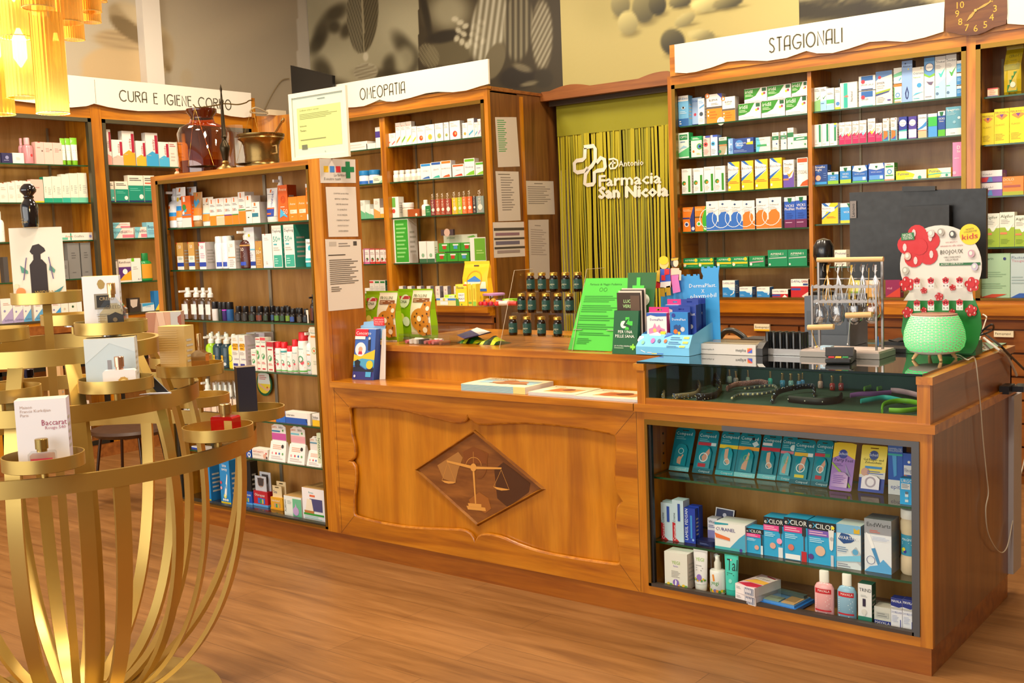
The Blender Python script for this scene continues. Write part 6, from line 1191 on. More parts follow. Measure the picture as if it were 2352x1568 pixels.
row('Y',YQ,QA,'upper showcase shelf',GB,'''
2040 2074 1024 b on=1136 d=.04 | =blue and white foot care carton right of the yellow blister pack | 1f5ab8; r 0 0 1 .3 e8e8e8; T .5 .12 .09 3a4aa0 epit; t .06 .92 .04 cfe0f4 HAMMER-UND; t .06 .88 .04 cfe0f4 KRALLENZEHEN; r .0 .8 1 .84 2ab0a8; p .3,.8 .6,.8 .6,.4 .4,.36 4aa0e0
2074 2098 1041 b on=1140 d=.02 | =blue foot pack half hidden by the metal frame | 1c54b8; r .1 .5 1 .72 e4e4e8; t .16 .56 .1 3a4a8a Filmogel; p .1,.46 1,.38 1,.44 .1,.5 e8783a; c .6 .8 .14 w
2067 2097 1098 b on=1159 d=.035 | =small light blue carton at the front edge of the upper shelf | 22a0e0; t .1 .84 .12 w URGO; r .1 .58 .8 .8 d8dce0; l .16 .62 .74 .78 3 6a7a8a; r .4 .1 .66 .44 c8d8e4; r .42 .4 .64 .5 5a6a7a; r .4 .2 .66 .3 3aa8e0''')
GM='goods on the middle showcase shelf'
CANE='c6dcea; p 0,0 .6,0 .3,.08 .28,.44 0,.46 c02430; v .3 .02 .24 e8f0f4 Canesten; v .26 .46 .2 4a5a6a Creme; r .5 .5 .72 .92 2a4aa8'
LAM='1c3cae; v .36 .08 .26 e8f0ff LAMISIL PEDISAN; r .58 .14 .74 .8 3a90dc; c .8 .1 .1 8ab0f0'
EXC=lambda pk,txt='':f'2aa6dc; r 0 .8 1 1 16161c; t .04 .84 .11 f4f4f4 e; t .16 .84 .12 2aa6dc X; t .28 .84 .115 f4f4f4 CILOR; r 0 .66 .84 .8 {pk}; l .05 .68 .7 .78 2 f4c0d8; l .06 .5 .6 .62 3 c8ecfa'
row('Y',YQ,QB,'middle showcase shelf',GM,f'''
1519.5 1547 1155 b on=1240 d=.05 | slim pale blue and red carton | {CANE}
1524 1549 1151 b on=1236 d=.03 dy=.06 | =slim pale blue and red carton in second row, middle showcase shelf | {CANE}
1545.5 1571 1149 b on=1244 d=.05 s=b8c8d8 | taller slim pale blue and red carton | {CANE}
1571.5 1598 1167 b on=1247 d=.05 s=162e88 | dark blue carton with upright lettering | {LAM}
1583 1607 1162 b on=1244 d=.03 dy=.06 s=162e88 | =dark blue carton in second row, middle showcase shelf | {LAM}
1626 1648 1190 b on=1245 d=.04 | =white and violet carton behind the wide white one, middle showcase shelf | e4e0ee; r 0 0 1 .5 8a84c0; t .1 .8 .12 4a4a6a Warz; l .1 .6 .8 .74 2 6a6a9a; c .8 .14 .14 e8b878
1642.5 1712.5 1203 b on=1264 d=.1 s=d8d8e4 | wide white carton with turquoise swoosh | eceaea; p 0,1 .45,1 .45,.95 0,.9 2a9ab0; p .5,.1 1,.1 1,.7 .8,.5 4aa8d0; r 0 0 1 .1 4ab0b8; t .04 .7 .13 3a2a80 CURANEL; p 0,.6 .5,.46 .5,.36 .04,.42 e8743a; c .86 .06 .05 4a3a9a
1714.5 1754 1214 b on=1271 d=.06 s=1a7ab0 | small bright blue carton with black top | {EXC('e83a90')}; c .62 .26 .13 e0a898; r .86 .0 .98 .36 d8e0e8; r .88 .36 .96 .8 2a2a30
1755 1801 1188 b on=1278 d=.07 s=1a7ab0 | tall bright blue carton with pink band | {EXC('e84a98')}; c .46 .28 .15 e0a898; r .74 0 .96 .26 dfe4ec; r .78 .62 .94 .8 2a2a30; r .84 .3 .88 .62 5a5a60; c .8 .42 .14 f0a0c8
1801.5 1856 1190 b on=1287 d=.07 s=1a7ab0 | tall bright blue carton with red polish bottle | {EXC('d83a80')}; c .3 .3 .13 d87868; r .74 0 .96 .24 c02430; r .78 .6 .94 .8 2a2a30; r .84 .26 .88 .6 5a3a3a; r .06 .02 .7 .14 f0f0f4
1857 1921 1199 b on=1297 d=.08 s=1a6aa0 | bright blue carton with white pen and toes | {EXC('7a5ab8')}; c .44 .32 .18 e0b8a0; c .1 .16 .1 5a3a8a; p .74,.84 .94,.84 .9,.4 .84,.36 .78,.4 e4e4e4; r .82 0 .92 .26 c8ccd8; c .86 .64 .07 b8b8c0; c .9 .9 .06 f0e030
1921.5 1978 1205 b on=1306 d=.08 s=8aa0b8 | pale blue and white carton with dark blue drop | dce4ea; r 0 .8 1 1 7ab4dc; p .08,.66 .3,.56 .6,.6 .8,.68 .5,.78 .2,.8 1c4a8c; t .1 .66 .08 f4f4f8 WARTNER; p .72,.82 .96,.82 .96,.94 .84,.9 .72,.94 d8b02a; p .6,.4 .8,.52 1,.36 1,.1 .8,.2 b8bcc4; c .78 .4 .12 5aa8d8; p 0,.24 1,.34 1,.2 0,.14 7ac8ec; l .05 .02 .6 .12 2 8a8a9a; l .05 .36 .5 .5 3 6a8ab0
1986 2048 1193 b on=1315 d=.08 s=a8a4a8 tp=6a6a70 | grey and white carton with blue ice pen | e6e8f0; r 0 .72 1 1 9a9aa4; t .1 .86 .08 26262a EndWarts; l .2 .74 .6 .8 2 d8604a; p .05,.74 .22,.7 .6,.16 .52,.14 f4f4f8; p .26,.44 .4,.46 .6,.16 .5,.14 4a90c8; p .0,0 1,0 1,.12 .7,.26 .5,.14 .2,.1 5aa8e0; o .24 .22 .16 3a4a8a .1; l .3 .6 .95 .68 3 b8c0dc''')
TIN=M('1a2458',.3,.4);m=MB();P=atZ(1619,1254,QB);w=Xon(1641,P.y,QB)-Xon(1598,P.y,QB);pr=[(w/2*math.copysign(abs(math.cos(t*.2618))**.6,math.cos(t*.2618)),.02+.022*math.copysign(abs(math.sin(t*.2618))**.6,math.sin(t*.2618)),0)for t in range(24)]
m.prism([(a,b,.016)for a,b,c in pr],(0,0,-.016),TIN);art(m,['l .2 .3 .8 .8 2 6a78b0'],plane((-w*.4,-.003,.002),(1,0,0),(0,0,1),(0,-1,0)),w*.8,.013);o=m.build('flat_tin');o.location=(P.x,P.y,QB+.0006);tag(o,'flat dark blue tin in front of the violet carton','tin',GM)
m=MB();q=[(-w*.5,-.002+.0,.0175),(w*.5,-.002,.0175),(w*.5,.044,.0175),(-w*.5,.044,.0175)];m.prism([(a*1.02,b*1.06-.0012,.021)for a,b,c in pr],(0,0,-.0045),TIN);m.build('lid',o)
w=Xon(1680,YQ+.09,QB)-Xon(1637,YQ+.09,QB);o=carton(q3(w),.125,.012,'1c2456',['r .03 .02 .97 .03 e8e8f0','T .5 .42 .12 f0f0f4 SILVERIN','T .5 .26 .12 f0f0f4 STICKS','T .5 .1 .12 f0f0f4 50%','c .5 .8 .1 c8c8dc','r .0 .0 .05 1 e8e8f0','r .95 .0 1 1 e8e8f0','r .0 .97 1 1 e8e8f0'],'3a1a24')
p=Vector((Xon(1655,YQ+.09,QB),YQ+.1,QB+.002));o.matrix_world=Matrix.Translation(p)@Matrix.Rotation(.05,4,'Y')@Matrix.Rotation(-.2,4,'X');tag(o,'navy carton with white edge and large white lettering leaning behind others','carton',GM)
def jar_powder():
 P=atZ(2086,1322,QB);r=.036;H=zat(1168,P.x,P.y+r)-QB;e=empty('powder_jar',(P.x,P.y+r,QB+.0006),'clear jar of beige powder with white lid and blue label','jar',GM);m=MB()
 m.lathe([(r*.85,0),(r,.01),(r,H*.24),(r*.93,H*.3),(r*.93,H*.62),(r,H*.68),(r,H*.8),(r*.86,H*.86),(r*.86,H*.87)],M('d6c0a0',.6),seg=28);m.build('jar_body',e)
 m=MB();m.lathe([(r*.95,H*.3),(r*.95,H*.62)],M('3a90b4',.5),seg=28,caps=False);art(m,['t .3 .72 .12 e8f4f8 MAGNESIO','l .3 .5 .6 .66 2 c8e0ea','c .34 .24 .07 8ac04a','c .4 .2 .05 3a3a9a','c .37 .3 .05 e8d040'],wrap(r*.95,None,H*.3),r*3.4,H*.32,-r*1.7);m.build('label',e)
 m=MB();m.lathe([(r*.96,H*.86),(r*.98,H*.87),(r*.98,H*.985),(r*.92,H)],M('e8e4e0',.4),seg=28);m.build('lid',e)
jar_powder()
GD='goods on the showcase floor'
def FLW(y0):return ';'.join(f'c {.06+.11*i:.2f} {y0+.05*((i*5)%3)/2:.2f} .07 {"4a8a3a e8c02a 6aa04a f0b01e 7a6aa8 e8902a".split()[i%6]}' for i in range(9))
row('Y',YQ,QC+.003,'showcase floor',GD,f'''
1527.5 1580 1269 b on=1351 d=.07 s=cfc4bc | white carton with flowers and violet foot sign | e6e2da; T .5 .68 .09 8ab83a YEGI; T .5 .6 .05 9a84cc Relax; l .3 .3 .7 .5 5 a8a4a0; {FLW(.05)}; c .5 .17 .13 8a68c0; p .46,.1 .52,.09 .54,.2 .48,.26 f4f0f8
1590 1623 1263 t on=1357 d=.03 | white tube with flowers and violet foot sign | e8e4e6; T .5 .66 .1 9ac84a YEGI; l .2 .36 .8 .56 3 a8a4a8; {FLW(.1)}; c .5 .2 .2 8a68c0
1625.5 1660 1270 ovc cap=clear on=1365 d=.03 sx=.8 | white pump bottle under a clear cap | e8e8e8; p .35,.9 .45,.92 .5,.6 .4,.56 e8903a; t .28 .42 .2 4a9a4a yegi; l .3 .3 .7 .4 2 a8b0a8; {FLW(.08)}
1661.5 1694 1276 t cap=3ac0b0 on=1371 d=.03 | turquoise tube with tall black lettering | 44c8b8; t .2 .56 .34 16302c Tal; l .2 .4 .8 .5 2 1a5a52; c .5 .86 .06 e8d8d8; c .5 .26 .14 8adcd0
1867.5 1912 1313 bot on=1414 sx=.5 | bottle of pink nail polish remover with white cap | eaa8ac; r .14 .8 .86 .98 c8202e; t .3 .86 .09 f4e8e8 MAVALA; l .18 .24 .84 .76 7 f4e4e4; r .14 .12 .86 .18 c8202e; l .2 .02 .8 .1 1 f4e4e4
1920 1964 1320 bot on=1422.7 sx=.5 | bottle of blue nail polish remover with white cap | 8cb4d0; r .14 .8 .86 .98 c8202e; t .3 .86 .09 f4e8e8 MAVALA; l .18 .24 .84 .76 7 dfeaf2; r .14 .12 .86 .18 c8202e; l .2 .02 .8 .1 1 dfeaf2
1971 2003 1341 b on=1430 d=.04 s=2a5a48 tp=1f4a38 | slim white and dark green carton with polish picture | e8e6e8; t .1 .8 .09 3a3a3e TRIND; l .2 .66 .7 .72 2 b0b0b0; r 0 .02 1 .16 2a7a66; r .34 .42 .56 .62 2a1a3a; c .45 .28 .2 d8d4d0; r .36 .18 .56 .34 dcd8d4
2008 2046 1394 b on=1435.7 d=.05 s=b4b0b0 tp=b8b0a4 | small cream carton with dark blue foot | cfcdc6; r 0 0 1 .26 1c2a80; T .5 .06 .16 e8e8f0 MAVALA; r .12 .44 .88 .72 b8b8b4; l .2 .46 .8 .7 2 8a8a8a
2046.5 2072.6 1374 b on=1442 d=.035 s=c8c4d4 tp=162060 | white and dark blue carton with text lines | e6e4ec; r 0 .74 1 1 1c2a80; p 0,.74 .7,.7 1,.74 1c2a80; T .5 .86 .09 f0f0f8 MAVALA; r 0 .64 1 .7 b8b4b0; t .08 .5 .07 4a5aa0 DOUBLE-LASH; l .1 .2 .7 .44 5 a8acc8; r .82 .04 .88 .3 2a3a9a
2073.4 2099 1378 b on=1447.6 d=.035 s=c8c4d4 tp=162060 | white and dark blue carton with text lines | e6e4ec; r 0 .74 1 1 1c2a80; p 0,.74 .7,.7 1,.74 1c2a80; T .5 .86 .09 f0f0f8 MAVALA; r 0 .64 1 .7 b8b4b0; t .08 .5 .07 4a5aa0 DOUBLE-CILS; l .1 .2 .7 .44 5 a8acc8; r .82 .04 .88 .3 2a3a9a''')
QF=QC+.003
for k,lab in((0,'lower of two lying white and pink foot mask cartons'),(1,'upper of two lying white and pink foot mask cartons')):
 P,Q=atZ(1689.5,1380,QF),atZ(1739,1391,QF);w=(Q-P).length;h=.034;L=.15;m=MB();z0=h*k
 m.box((0,0,z0),(w,L,z0+h),M('e6e2e2'),M('dfb6bc'),M('d6d2d4'))
 art(m,['r .48 .1 .95 .86 4a5a7a','l .5 .1 .93 .9 1 e6e2e2','l .06 .5 .3 .8 2 a8a4a8']+[f'r {.5+.08*i:.2f} .1 {.54+.08*i:.2f} .86 c8ccd8' for i in range(6)],plane((0,0,z0),(1,0,0),(0,0,1),(0,-1,0)),w,h)
 art(m,['p 0,.1 .6,0 1,.1 1,.3 .4,.3 c02a44','p 0,.3 1,.36 1,.6 .4,.66 e8b04a','p .1,.6 1,.56 1,.9 .3,.96 ead0d4','t .14 .66 .1 3a2a30 footner','p .4,.9 .9,.84 .94,.88 .4,.97 a81c3c'],plane((0,0,z0+h),(1,0,0),(0,1,0),(0,0,1)),w,L)
 o=m.build('foot_mask_carton');d=(Q-P).normalized();o.matrix_world=Matrix.Translation(P+Vector((0,.0,.0006+.0004*k)))@Matrix.Rotation(math.atan2(d.y,d.x)-.05*k-.12,4,'Z');tag(o,lab+' on the showcase floor','carton',GD)
P,Q=atZ(1744,1388,QF),atZ(1832,1404,QF);w=(Q-P).length;o=empty('foot_file_pack',P+Vector((0,0,.0006)),'lying blue blister tray with foot file and skin tool','blister pack',GD,-.1)
m=MB();m.box((0,0,0),(w,.14,.012),M('2a70c4',.3));m.box((.01,.01,.012),(w-.01,.13,.02),M('5a96d4',.2));m.build('tray',o)
m=MB();m.box((.012,.012,.0205),(w*.5,.06,.0235),M('8a9a88',.5));m.box((w*.55,.015,.0205),(w-.014,.12,.023),M('c8a070',.6));m.bar((.02,.11,.028),(w*.9,.1,.028),.022,.012,M('5a7a84',.3));m.build('foot_file',o)
m=MB();m.box((.004,.004,.0345),(w-.004,.136,.036),PETCL);m.build('cover',o)
P,Q=atZ(2000,1412,QF),atZ(2050,1420,QF);m=MB();m.box((-.06,0,0),(.1,.03,.03),M('d4ccc4'),None,None);art(m,['r 0 .1 1 .6 1a6a88'],plane((-.06,0,0),(1,0,0),(0,0,1),(0,-1,0)),.16,.03);o=m.build('flat_carton');o.location=P+Vector((0,.05,.0006));tag(o,'long white and petrol carton lying behind the small cream carton','carton',GD)
# ---------------- things standing on the counter
def fl(px,py,z):return atZ(px,py,z)
def span(x0,x1,Y,z):return Xon(x1,Y,z)-Xon(x0,Y,z)
FRONT=lambda x,y,z:plane((x,y,z),(1,0,0),(0,0,1),(0,-1,0))
# contest leaflet box on the lower ledge
P=fl(809,871,ZL);w=span(809,853,P.y,ZL);e=empty('leaflet_box',(P.x,P.y,ZL+.0006),'blue and yellow cardboard leaflet box with red header on the lower ledge','leaflet box',rz=.1)
h=zat(757,P.x,P.y)-ZL;m=MB();s=.035
m.add([(0,0,0),(w,0,0),(w,.05,0),(0,.05,0),(.012,s,h),(w+.004,s,h),(w+.004,.07,h),(.012,.07,h)],[(0,1,5,4),(3,0,4,7),(2,3,7,6),(0,3,2,1)],M('3a66b8'));m.add([(w,0,0),(w,.05,0),(w+.004,.07,h),(w+.004,s,h)],[(0,1,2,3)],M('2a4a9a'));m.add([(.012,s,h),(w+.004,s,h),(w+.004,.07,h),(.012,.07,h)],[(0,1,2,3)],M('c8ccd8'))
art(m,['r 0 0 1 .16 2c2a78','p 0,.16 1,.16 1,.24 .6,.2 .3,.28 0,.24 181a30','p 0,.28 .3,.3 .6,.22 1,.26 1,.4 .4,.42 0,.38 4aa0c8','p 0,.36 .4,.42 1,.4 1,.6 .6,.52 .3,.46 0,.5 e8c024','c .3 .6 .26 e4e4ec','c .3 .6 .1 d8a080','p .2,.5 .4,.5 .38,.56 .22,.56 c02a3a','p .66,.58 .78,.58 .76,.8 .64,.78 1c2038','c .7 .82 .05 e8d8c8','p .1,.26 .3,.26 .34,.36 .2,.4 .06,.36 15161e','r .0 .8 .5 .86 f0ece8','r .0 .86 .62 1 d82030','t .04 .89 .07 f4f0ec Concorso','c .8 .3 .16 f0c41c','r .64 .06 .9 .16 4aa8dc','c .12 .07 .05 d8d4e0'],lambda x,y,l:Vector((x+.012*y/h,s*y/h-.0006-.0002*l,y)),w*.98,h)
m.build('box',e)
m=MB();m.prism([(w+.014,.03,0),(w+.034,.05,0),(w+.036,.07,h*1.0),(w+.01,.075,h*.98)],(0,.002,0),M('e0dad4'));m.prism([(.01,.074,h*.8),(w+.02,.074,h*.8),(w+.03,.076,h*1.06),(w*.8,.076,h*1.1),(w*.75,.076,h*1.15),(.028,.076,h*1.13),(.024,.076,h*1.07),(.006,.076,h*1.05)],(0,.002,0),M('8ab8e0'));m.build('back_card',e)
m=MB();m.box((w*.72,.07,h*1.06),(w*.72+.064,.0725,h*1.23),M('d8202c'));art(m,['t .1 .7 .16 f4e8e8 Jetzt mitmachen','t .1 .42 .16 f4e8e8 Participe maintenant','t .1 .14 .16 f4e8e8 Partecipa ora','r .06 .62 .94 .64 f0c0c0','r .06 .34 .94 .36 f0c0c0'],FRONT(w*.72,.07,h*1.06),.064,h*.17);m.build('red_tag',e)
# biscuit bags
def pouch(name,x0,x1,yt,yb,z,col,ops,label,cat,d=.045,group=None,rz=0,dy=0):
 P=fl((x0+x1)/2,yb,z);P.y+=dy;w=span(x0,x1,P.y,z);h=zat(yt,P.x,P.y)-z;m=MB();n=6;vs=[];fs=[]
 prof=[(0,.8),(.06,1),(.3,1),(.6,.75),(.85,.35),(.93,.06),(1,.06)]
 for t,k in prof:
  wv=.004*math.sin(t*9)
  for a,b in((-w/2,-d*k/2),(-w/4,-d*k*.6/1),(w/4,-d*k*.6),(w/2,-d*k/2),(w/2,d*k/2),(-w/2,d*k/2)):vs.append((a+wv,d/2+b,h*t))
 for i in range(len(prof)-1):
  for k in range(6):a,b=i*6+k,i*6+(k+1)%6;fs.append((a,b,b+6,a+6))
 fs+=[tuple(range(6))[::-1],tuple(range(len(vs)-6,len(vs)))];m.add(vs,fs,M(col,.3))
 def F(x,y,l):
  t=y/h
  for(a,p),(b,q)in zip(prof,prof[1:]):
   if t<=b:k=p+(q-p)*(t-a)/(b-a);break
  else:k=prof[-1][1]
  u=abs(x)/(w/2);f=.6 if u<.5 else.6-.1*(u-.5)*2
  return Vector((x+.004*math.sin(t*9),d/2-d*k*f-.0012-.0003*l,y))
 art2=[o for o in ops];art(m,art2,F,w,h,-w/2,4);o=m.build(name);o.location=(P.x,P.y,z+.0006);o.rotation_euler=(0,0,rz);return tag(o,label,cat,group)
ZONA=['r .45 .0 1 .14 e8dcc0']+[f'r .45 {.14+.1*i:.2f} 1 {min(.97,.14+.1*(i+1)):.2f} efe3c4' for i in range(9)]+['r .06 .8 .4 .86 c83a4a','c .25 .76 .14 e8ecd8','t .06 .72 .06 2a3a1a ZONA','t .06 .62 .04 c8e06a BALANCE','c .2 .44 .09 e8e070','c .34 .36 .1 e8ece0','c .16 .3 .08 e8ece0','t .5 .84 .06 5a6a4a FROLLINI','r .5 .74 .95 .82 8a5028','l .52 .75 .92 .81 2 e0c8a8']
CK=[f'c {x} {y} {r} c8801e' for x,y,r in((.9,.58,.2),(.72,.4,.22),(.88,.22,.2))]
CK=['p .8,.74 1,.76 1,.46 .86,.5 .74,.6 c8801e','c .72 .4 .24 c8801e','p .62,.24 .74,.34 1,.34 1,.12 .8,.08 .66,.14 c8801e','c .72 .42 .06 efe3c4','c .94 .62 .05 efe3c4','c .86 .2 .06 efe3c4']+[f'c {a} {b} .02 4a2a12' for a,b in((.6,.46),(.66,.52),(.82,.48),(.84,.36),(.62,.34),(.74,.3),(.86,.7),(.94,.52),(.72,.18),(.94,.28),(.9,.12))]
GBAG='biscuit bags at the left end of the counter'
pouch('biscuit_bag',841,914,669,783,ZG,'8cbc12',ZONA+CK,'green and cream biscuit bag in front, next to the leaflet box','bag',.05,GBAG,0,-.01)
pouch('biscuit_bag',902,981,664,781,ZG,'8cbc12',ZONA+CK,'green and cream biscuit bag standing to the right and slightly behind','bag',.05,GBAG,0,.03)
pouch('biscuit_bag',833,850,674,750,ZG,'5a9a10',['c .5 .7 .3 e8ecd8'],'dark green biscuit bag mostly hidden by the taped notices','bag',.04,GBAG,0,.0)
# clear tray of lip balms
def panel(mb,a,b):mb.box(a,b,ACRYL)
P=fl(916,790,ZG);x0,x1=P.x,Xon(1004,P.y,ZG);x2=Xon(1033,P.y,ZG)
e=empty('acrylic_tray',(x0,P.y,ZG+.0006),'low clear acrylic tray holding lip balms between biscuits and clear riser','tray')
for a,b in(((0,0,0),(x2-x0,.002,.05)),((0,0,0),(.002,.15,.05)),((x1-x0,0,0),(x1-x0+.002,.15,.05)),((0,0,0),(x2-x0,.15,.002)),((0,.148,0),(x2-x0,.15,.08))):m=MB();panel(m,a,b);m.build('acrylic_panel',e)
for i,(px,c,k,lab)in enumerate(((934,'c86a78',1,'rose lip balm stick'),(944,'e4dcd8',0,'white lip balm carton'),(955,'ddd6d2',0,'white lip balm carton with print'),(966,'2c2426',0,'black lip balm carton'),(977,'b86a70',1,'dusty pink lip balm stick'),(987,'c83a3a',1,'red lip balm stick'),(995,'c8707a',1,'pink lip balm stick'),(1012,'9a5a2a',1,'brown lip balm stick'))):
 x=Xon(px,P.y+.015,ZG);m=MB()
 if k:m.tube([(x,P.y+.012,ZG+.012),(x+.004,P.y+.075,ZG+.012)],.0085,M(c,.3),12)
 else:m.box((x-.008,P.y+.012,ZG+.0035),(x+.008,P.y+.07,ZG+.024),M(c))
 tag(m.build('lip_balm'),lab+' lying in the clear tray','lip balm','lip balms in the tray')
for px in(965,1010):x=Xon(px,P.y+.1,ZG);m=MB();m.tube([(x-.03,P.y+.1,ZG+.014),(x+.02,P.y+.1,ZG+.014)],.009,M('e4dcd4',.3),12);tag(m.build('lip_balm'),('left' if px<1000 else 'right')+' white lip balm stick lying crosswise at the tray back','lip balm','lip balms in the tray')
# clear riser carrying sweets
PR=fl(1004,792,ZG);PR.y=3.93;zr=zY(1004,702,PR.y);x0,x1,x2=Xon(1003,PR.y,zr),Xon(1090,PR.y,zr),Xon(1143,PR.y,zr)
e=empty('acrylic_riser',(x0,PR.y,ZG+.0006),'clear acrylic riser carrying sweets beside the stepped bottle stand','stand');H=zr-ZG-.0006;D=.2
for a,b in(((0,0,H-.003),(x2-x0,D,H)),((0,0,0),(.003,D,H-.003)),((x2-x0-.003,0,0),(x2-x0,D,H-.003)),((x1-x0,D-.003,0),(x2-x0-.003,D,H-.003))):m=MB();panel(m,a,b);m.build('acrylic_panel',e)
GSW='sweets on the clear riser';zr+=.0004
def cart(x0,x1,yt,yb,z,d,col,ops,label,cat='carton',dy=0,rz=0,Y=None,name='sweet_carton',group=GSW):
 P=fl((x0+x1)/2,yb,z)
 if Y is not None:P=Vector((Xon((x0+x1)/2,Y,z),Y,z))
 P.y+=dy;w=span(x0,x1,P.y,z);o=carton(q3(w),q3(zat(yt,P.x,P.y)-z),d,col,ops);o.name=name;o.location=(P.x,P.y,z+.0006);o.rotation_euler=(0,0,rz);return tag(o,label,cat,group)
YR=PR.y
cart(1003,1047,685,0,zr,.05,'d8c87a',['r 0 .72 1 1 3a78c8','r .2 .1 .6 .6 e0dcd8','r .2 .66 .6 .96 dcd8d0','c .4 .84 .06 c8b84a'],'clear box of yellow pastilles with blue lid band','box',Y=YR+.004,name='pastille_box')
for i in range(3):
 xx=Xon(1031+2*i,YR+.07,zr);m=MB();m.box((xx-.04+.005*i,YR+.062,zr+.0006+.016*i),(xx+.035,YR+.12,zr+.0156+.016*i),M('a8d020'));art(m,['r .45 .1 1 .9 e8ecd8','t .5 .25 .5 3a4a2a MENTA'],FRONT(xx-.04+.005*i,YR+.062,zr+.016*i),.075-.005*i,.015);tag(m.build('snack_bar'),f'{("lowest", "middle", "topmost")[i]} of three stacked lime and white bars behind the blue lidded box','snack bar',GSW)
cart(1048,1074,653,0,zr,.03,'eccb1c',['r 0 .84 1 1 e8d83a','t .1 .8 .13 1a2a4a Ricola','r .7 .94 1 1 c83a2a','r .22 .2 .78 .6 ece8e0','T .5 .45 .1 2a2a2a EASY','T .5 .28 .1 2a2a2a PEASY','p .0,.0 .3,0 .26,.3 .0,.36 4a8a2a','c .5 .06 .06 6a8a2a'],'yellow sweets carton with white panel on the riser',Y=YR+.002)
cart(1076,1085,655,0,zr,.03,'dcc02a',['r .1 .1 .9 .2 6aa03a','r .3 .3 .7 .8 c8a81c'],'narrow yellow sweets carton next to the white panelled one',Y=YR+.002)
cart(1086,1095,652,0,zr,.03,'e0c834',['r .1 .0 .9 .2 8ac03a','r .3 .3 .7 .8 c8a81c'],'narrow yellow sweets carton in front of the gold bag',Y=YR+.002)
def bag_on(x0,x1,yt,Y,z,*a,**k):P=proj((Xon((x0+x1)/2,Y,z),Y,z));return pouch('sweet_bag',x0,x1,yt,P[1],z,*a,**k)
bag_on(1064,1121,600,YR+.12,zr,'e8be1e',['r .1 .36 .95 .52 f0e4c8','T .5 .42 .07 a89060 Grether','r .05 .3 .97 .36 2a66c0','p .2,.54 .5,.66 .8,.54 .7,.52 .3,.52 3a7ac8','r .4 .88 .6 .91 3a2a10','c .6 .16 .12 3a7ac8','o .5 .56 .3 c89a1e .08'],'upright gold sweet bag with white and blue label on the riser','bag',.04,GSW)
x=Xon(1135,YR+.13,zr);m=MB();r=span(1116,1155,YR+.13,zr)/2;m.lathe([(r*.9,0),(r,.01),(r,.02)],M('6a3a90',.3),(x,YR+.13,zr+.0006));m.lathe([(r,.02),(r,.042)],PETCL,(x,YR+.13,zr+.0006),caps=False);m.lathe([(r*1.03,.042),(r*1.03,.05),(r*.9,.052)],M('a878b0',.3),(x,YR+.13,zr+.0006));tag(m.build('sweet_tub'),'clear tub with purple lid and base on the riser','tub',GSW)
for i,(px,dy,c)in enumerate(((1093,.02,'1c1c30'),(1103,.012,'c01c24'),(1113,.01,'d0202c'),(1119,.03,'e8781e'),(1126,.012,'b01840'),(1132,.03,'e89a2a'),(1139,.01,'d82a20'))):
 x=Xon(px,YR+dy,zr);m=MB();m.lathe([(.004,0),(.0105,.003),(.012,.01),(.0105,.018),(.003,.021)],M(c,.25),(x,YR+dy+.006,zr+.0006+(.012 if i in(3,5)else 0)),12,1.1,.8);tag(m.build('wrapped_sweet'),f'{("dark violet", "red", "bright red", "orange", "crimson", "amber", "scarlet")[i]} wrapped sweet in the pile on the riser','sweet',GSW)
for i,(a,b,y,c,t)in enumerate(((1142,1166,.02,'d8c8b8','white and red'),(1126,1148,.06,'e0cdb0','white and orange'),(1150,1178,.06,'e8b080','orange'),(1168,1184,.02,'c83a30','red'))):
 z=zr+.012;m=MB();p,q=Vector((Xon(a,YR+y,z),YR+y,z)),Vector((Xon(b,YR+y,z),YR+y+.01,z));m.tube([p,q],.0105,M(c,.35),12);m.tube([p-(q-p)*.06,p+(q-p)*.2],.0108,M('d8402a' if i!=1 else 'e8902a',.35),12);tag(m.build('sweet_roll'),f'{t} paper roll of sweets lying at the riser edge','sweet roll',GSW)
for i,(px,dz)in enumerate(((1166,0),(1182,.0),(1172,.014))):
 x=Xon(px,YR+.12,zr);m=MB();m.box((x-.03,YR+.1,zr+.0006+dz),(x+.03,YR+.15,zr+.013+dz),M('8ac82a',.3));m.box((x-.018,YR+.0995,zr+.002+dz),(x+.012,YR+.1,zr+.011+dz),M('dfe8c8'));o=m.build('snack_bar');tag(o,f'{("left", "right", "upper")[i]} green wrapped bar by the stepped bottle stand','snack bar',GSW)
# crinkled green mint bags lying under the riser, with a striped sachet
for i,(a,b,yb,lab)in enumerate(((1041,1085,789,'left lying black and green leaf printed bag'),(1086,1136,792,'right lying black and green leaf printed bag'))):
 P,Q=fl(a,yb,ZG),fl(b,yb+2,ZG);m=MB();n=7;vs=[];w=(Q-P).x
 for j in range(n):
  for k in range(n):u,v=k/(n-1),j/(n-1);vs.append((P.x+w*u,P.y+.02+.11*v,ZG+.0008+.032*math.sin(math.pi*min(1,max(0,u)))*math.sin(math.pi*v)**.6*(1+.25*math.sin(u*9+v*5))))
 fs=[(j*n+k,j*n+k+1,j*n+n+k+1,j*n+n+k)for j in range(n-1)for k in range(n-1)];mats=[M('16240e',.3),M('2a6a1e',.3),M('b8c41c',.3),M('1c3a14',.3)]
 for t,f in enumerate(fs):m.add([vs[q]for q in f],[(0,1,2,3)],mats[(t*5+t//3+i)%4 if(t*7)%3 else 0],True)
 m.add([vs[0],vs[n-1],vs[n*n-1],vs[n*n-n]],[(3,2,1,0)],mats[0]);tag(m.build('leaf_bag'),lab,'bag','bags on the counter')
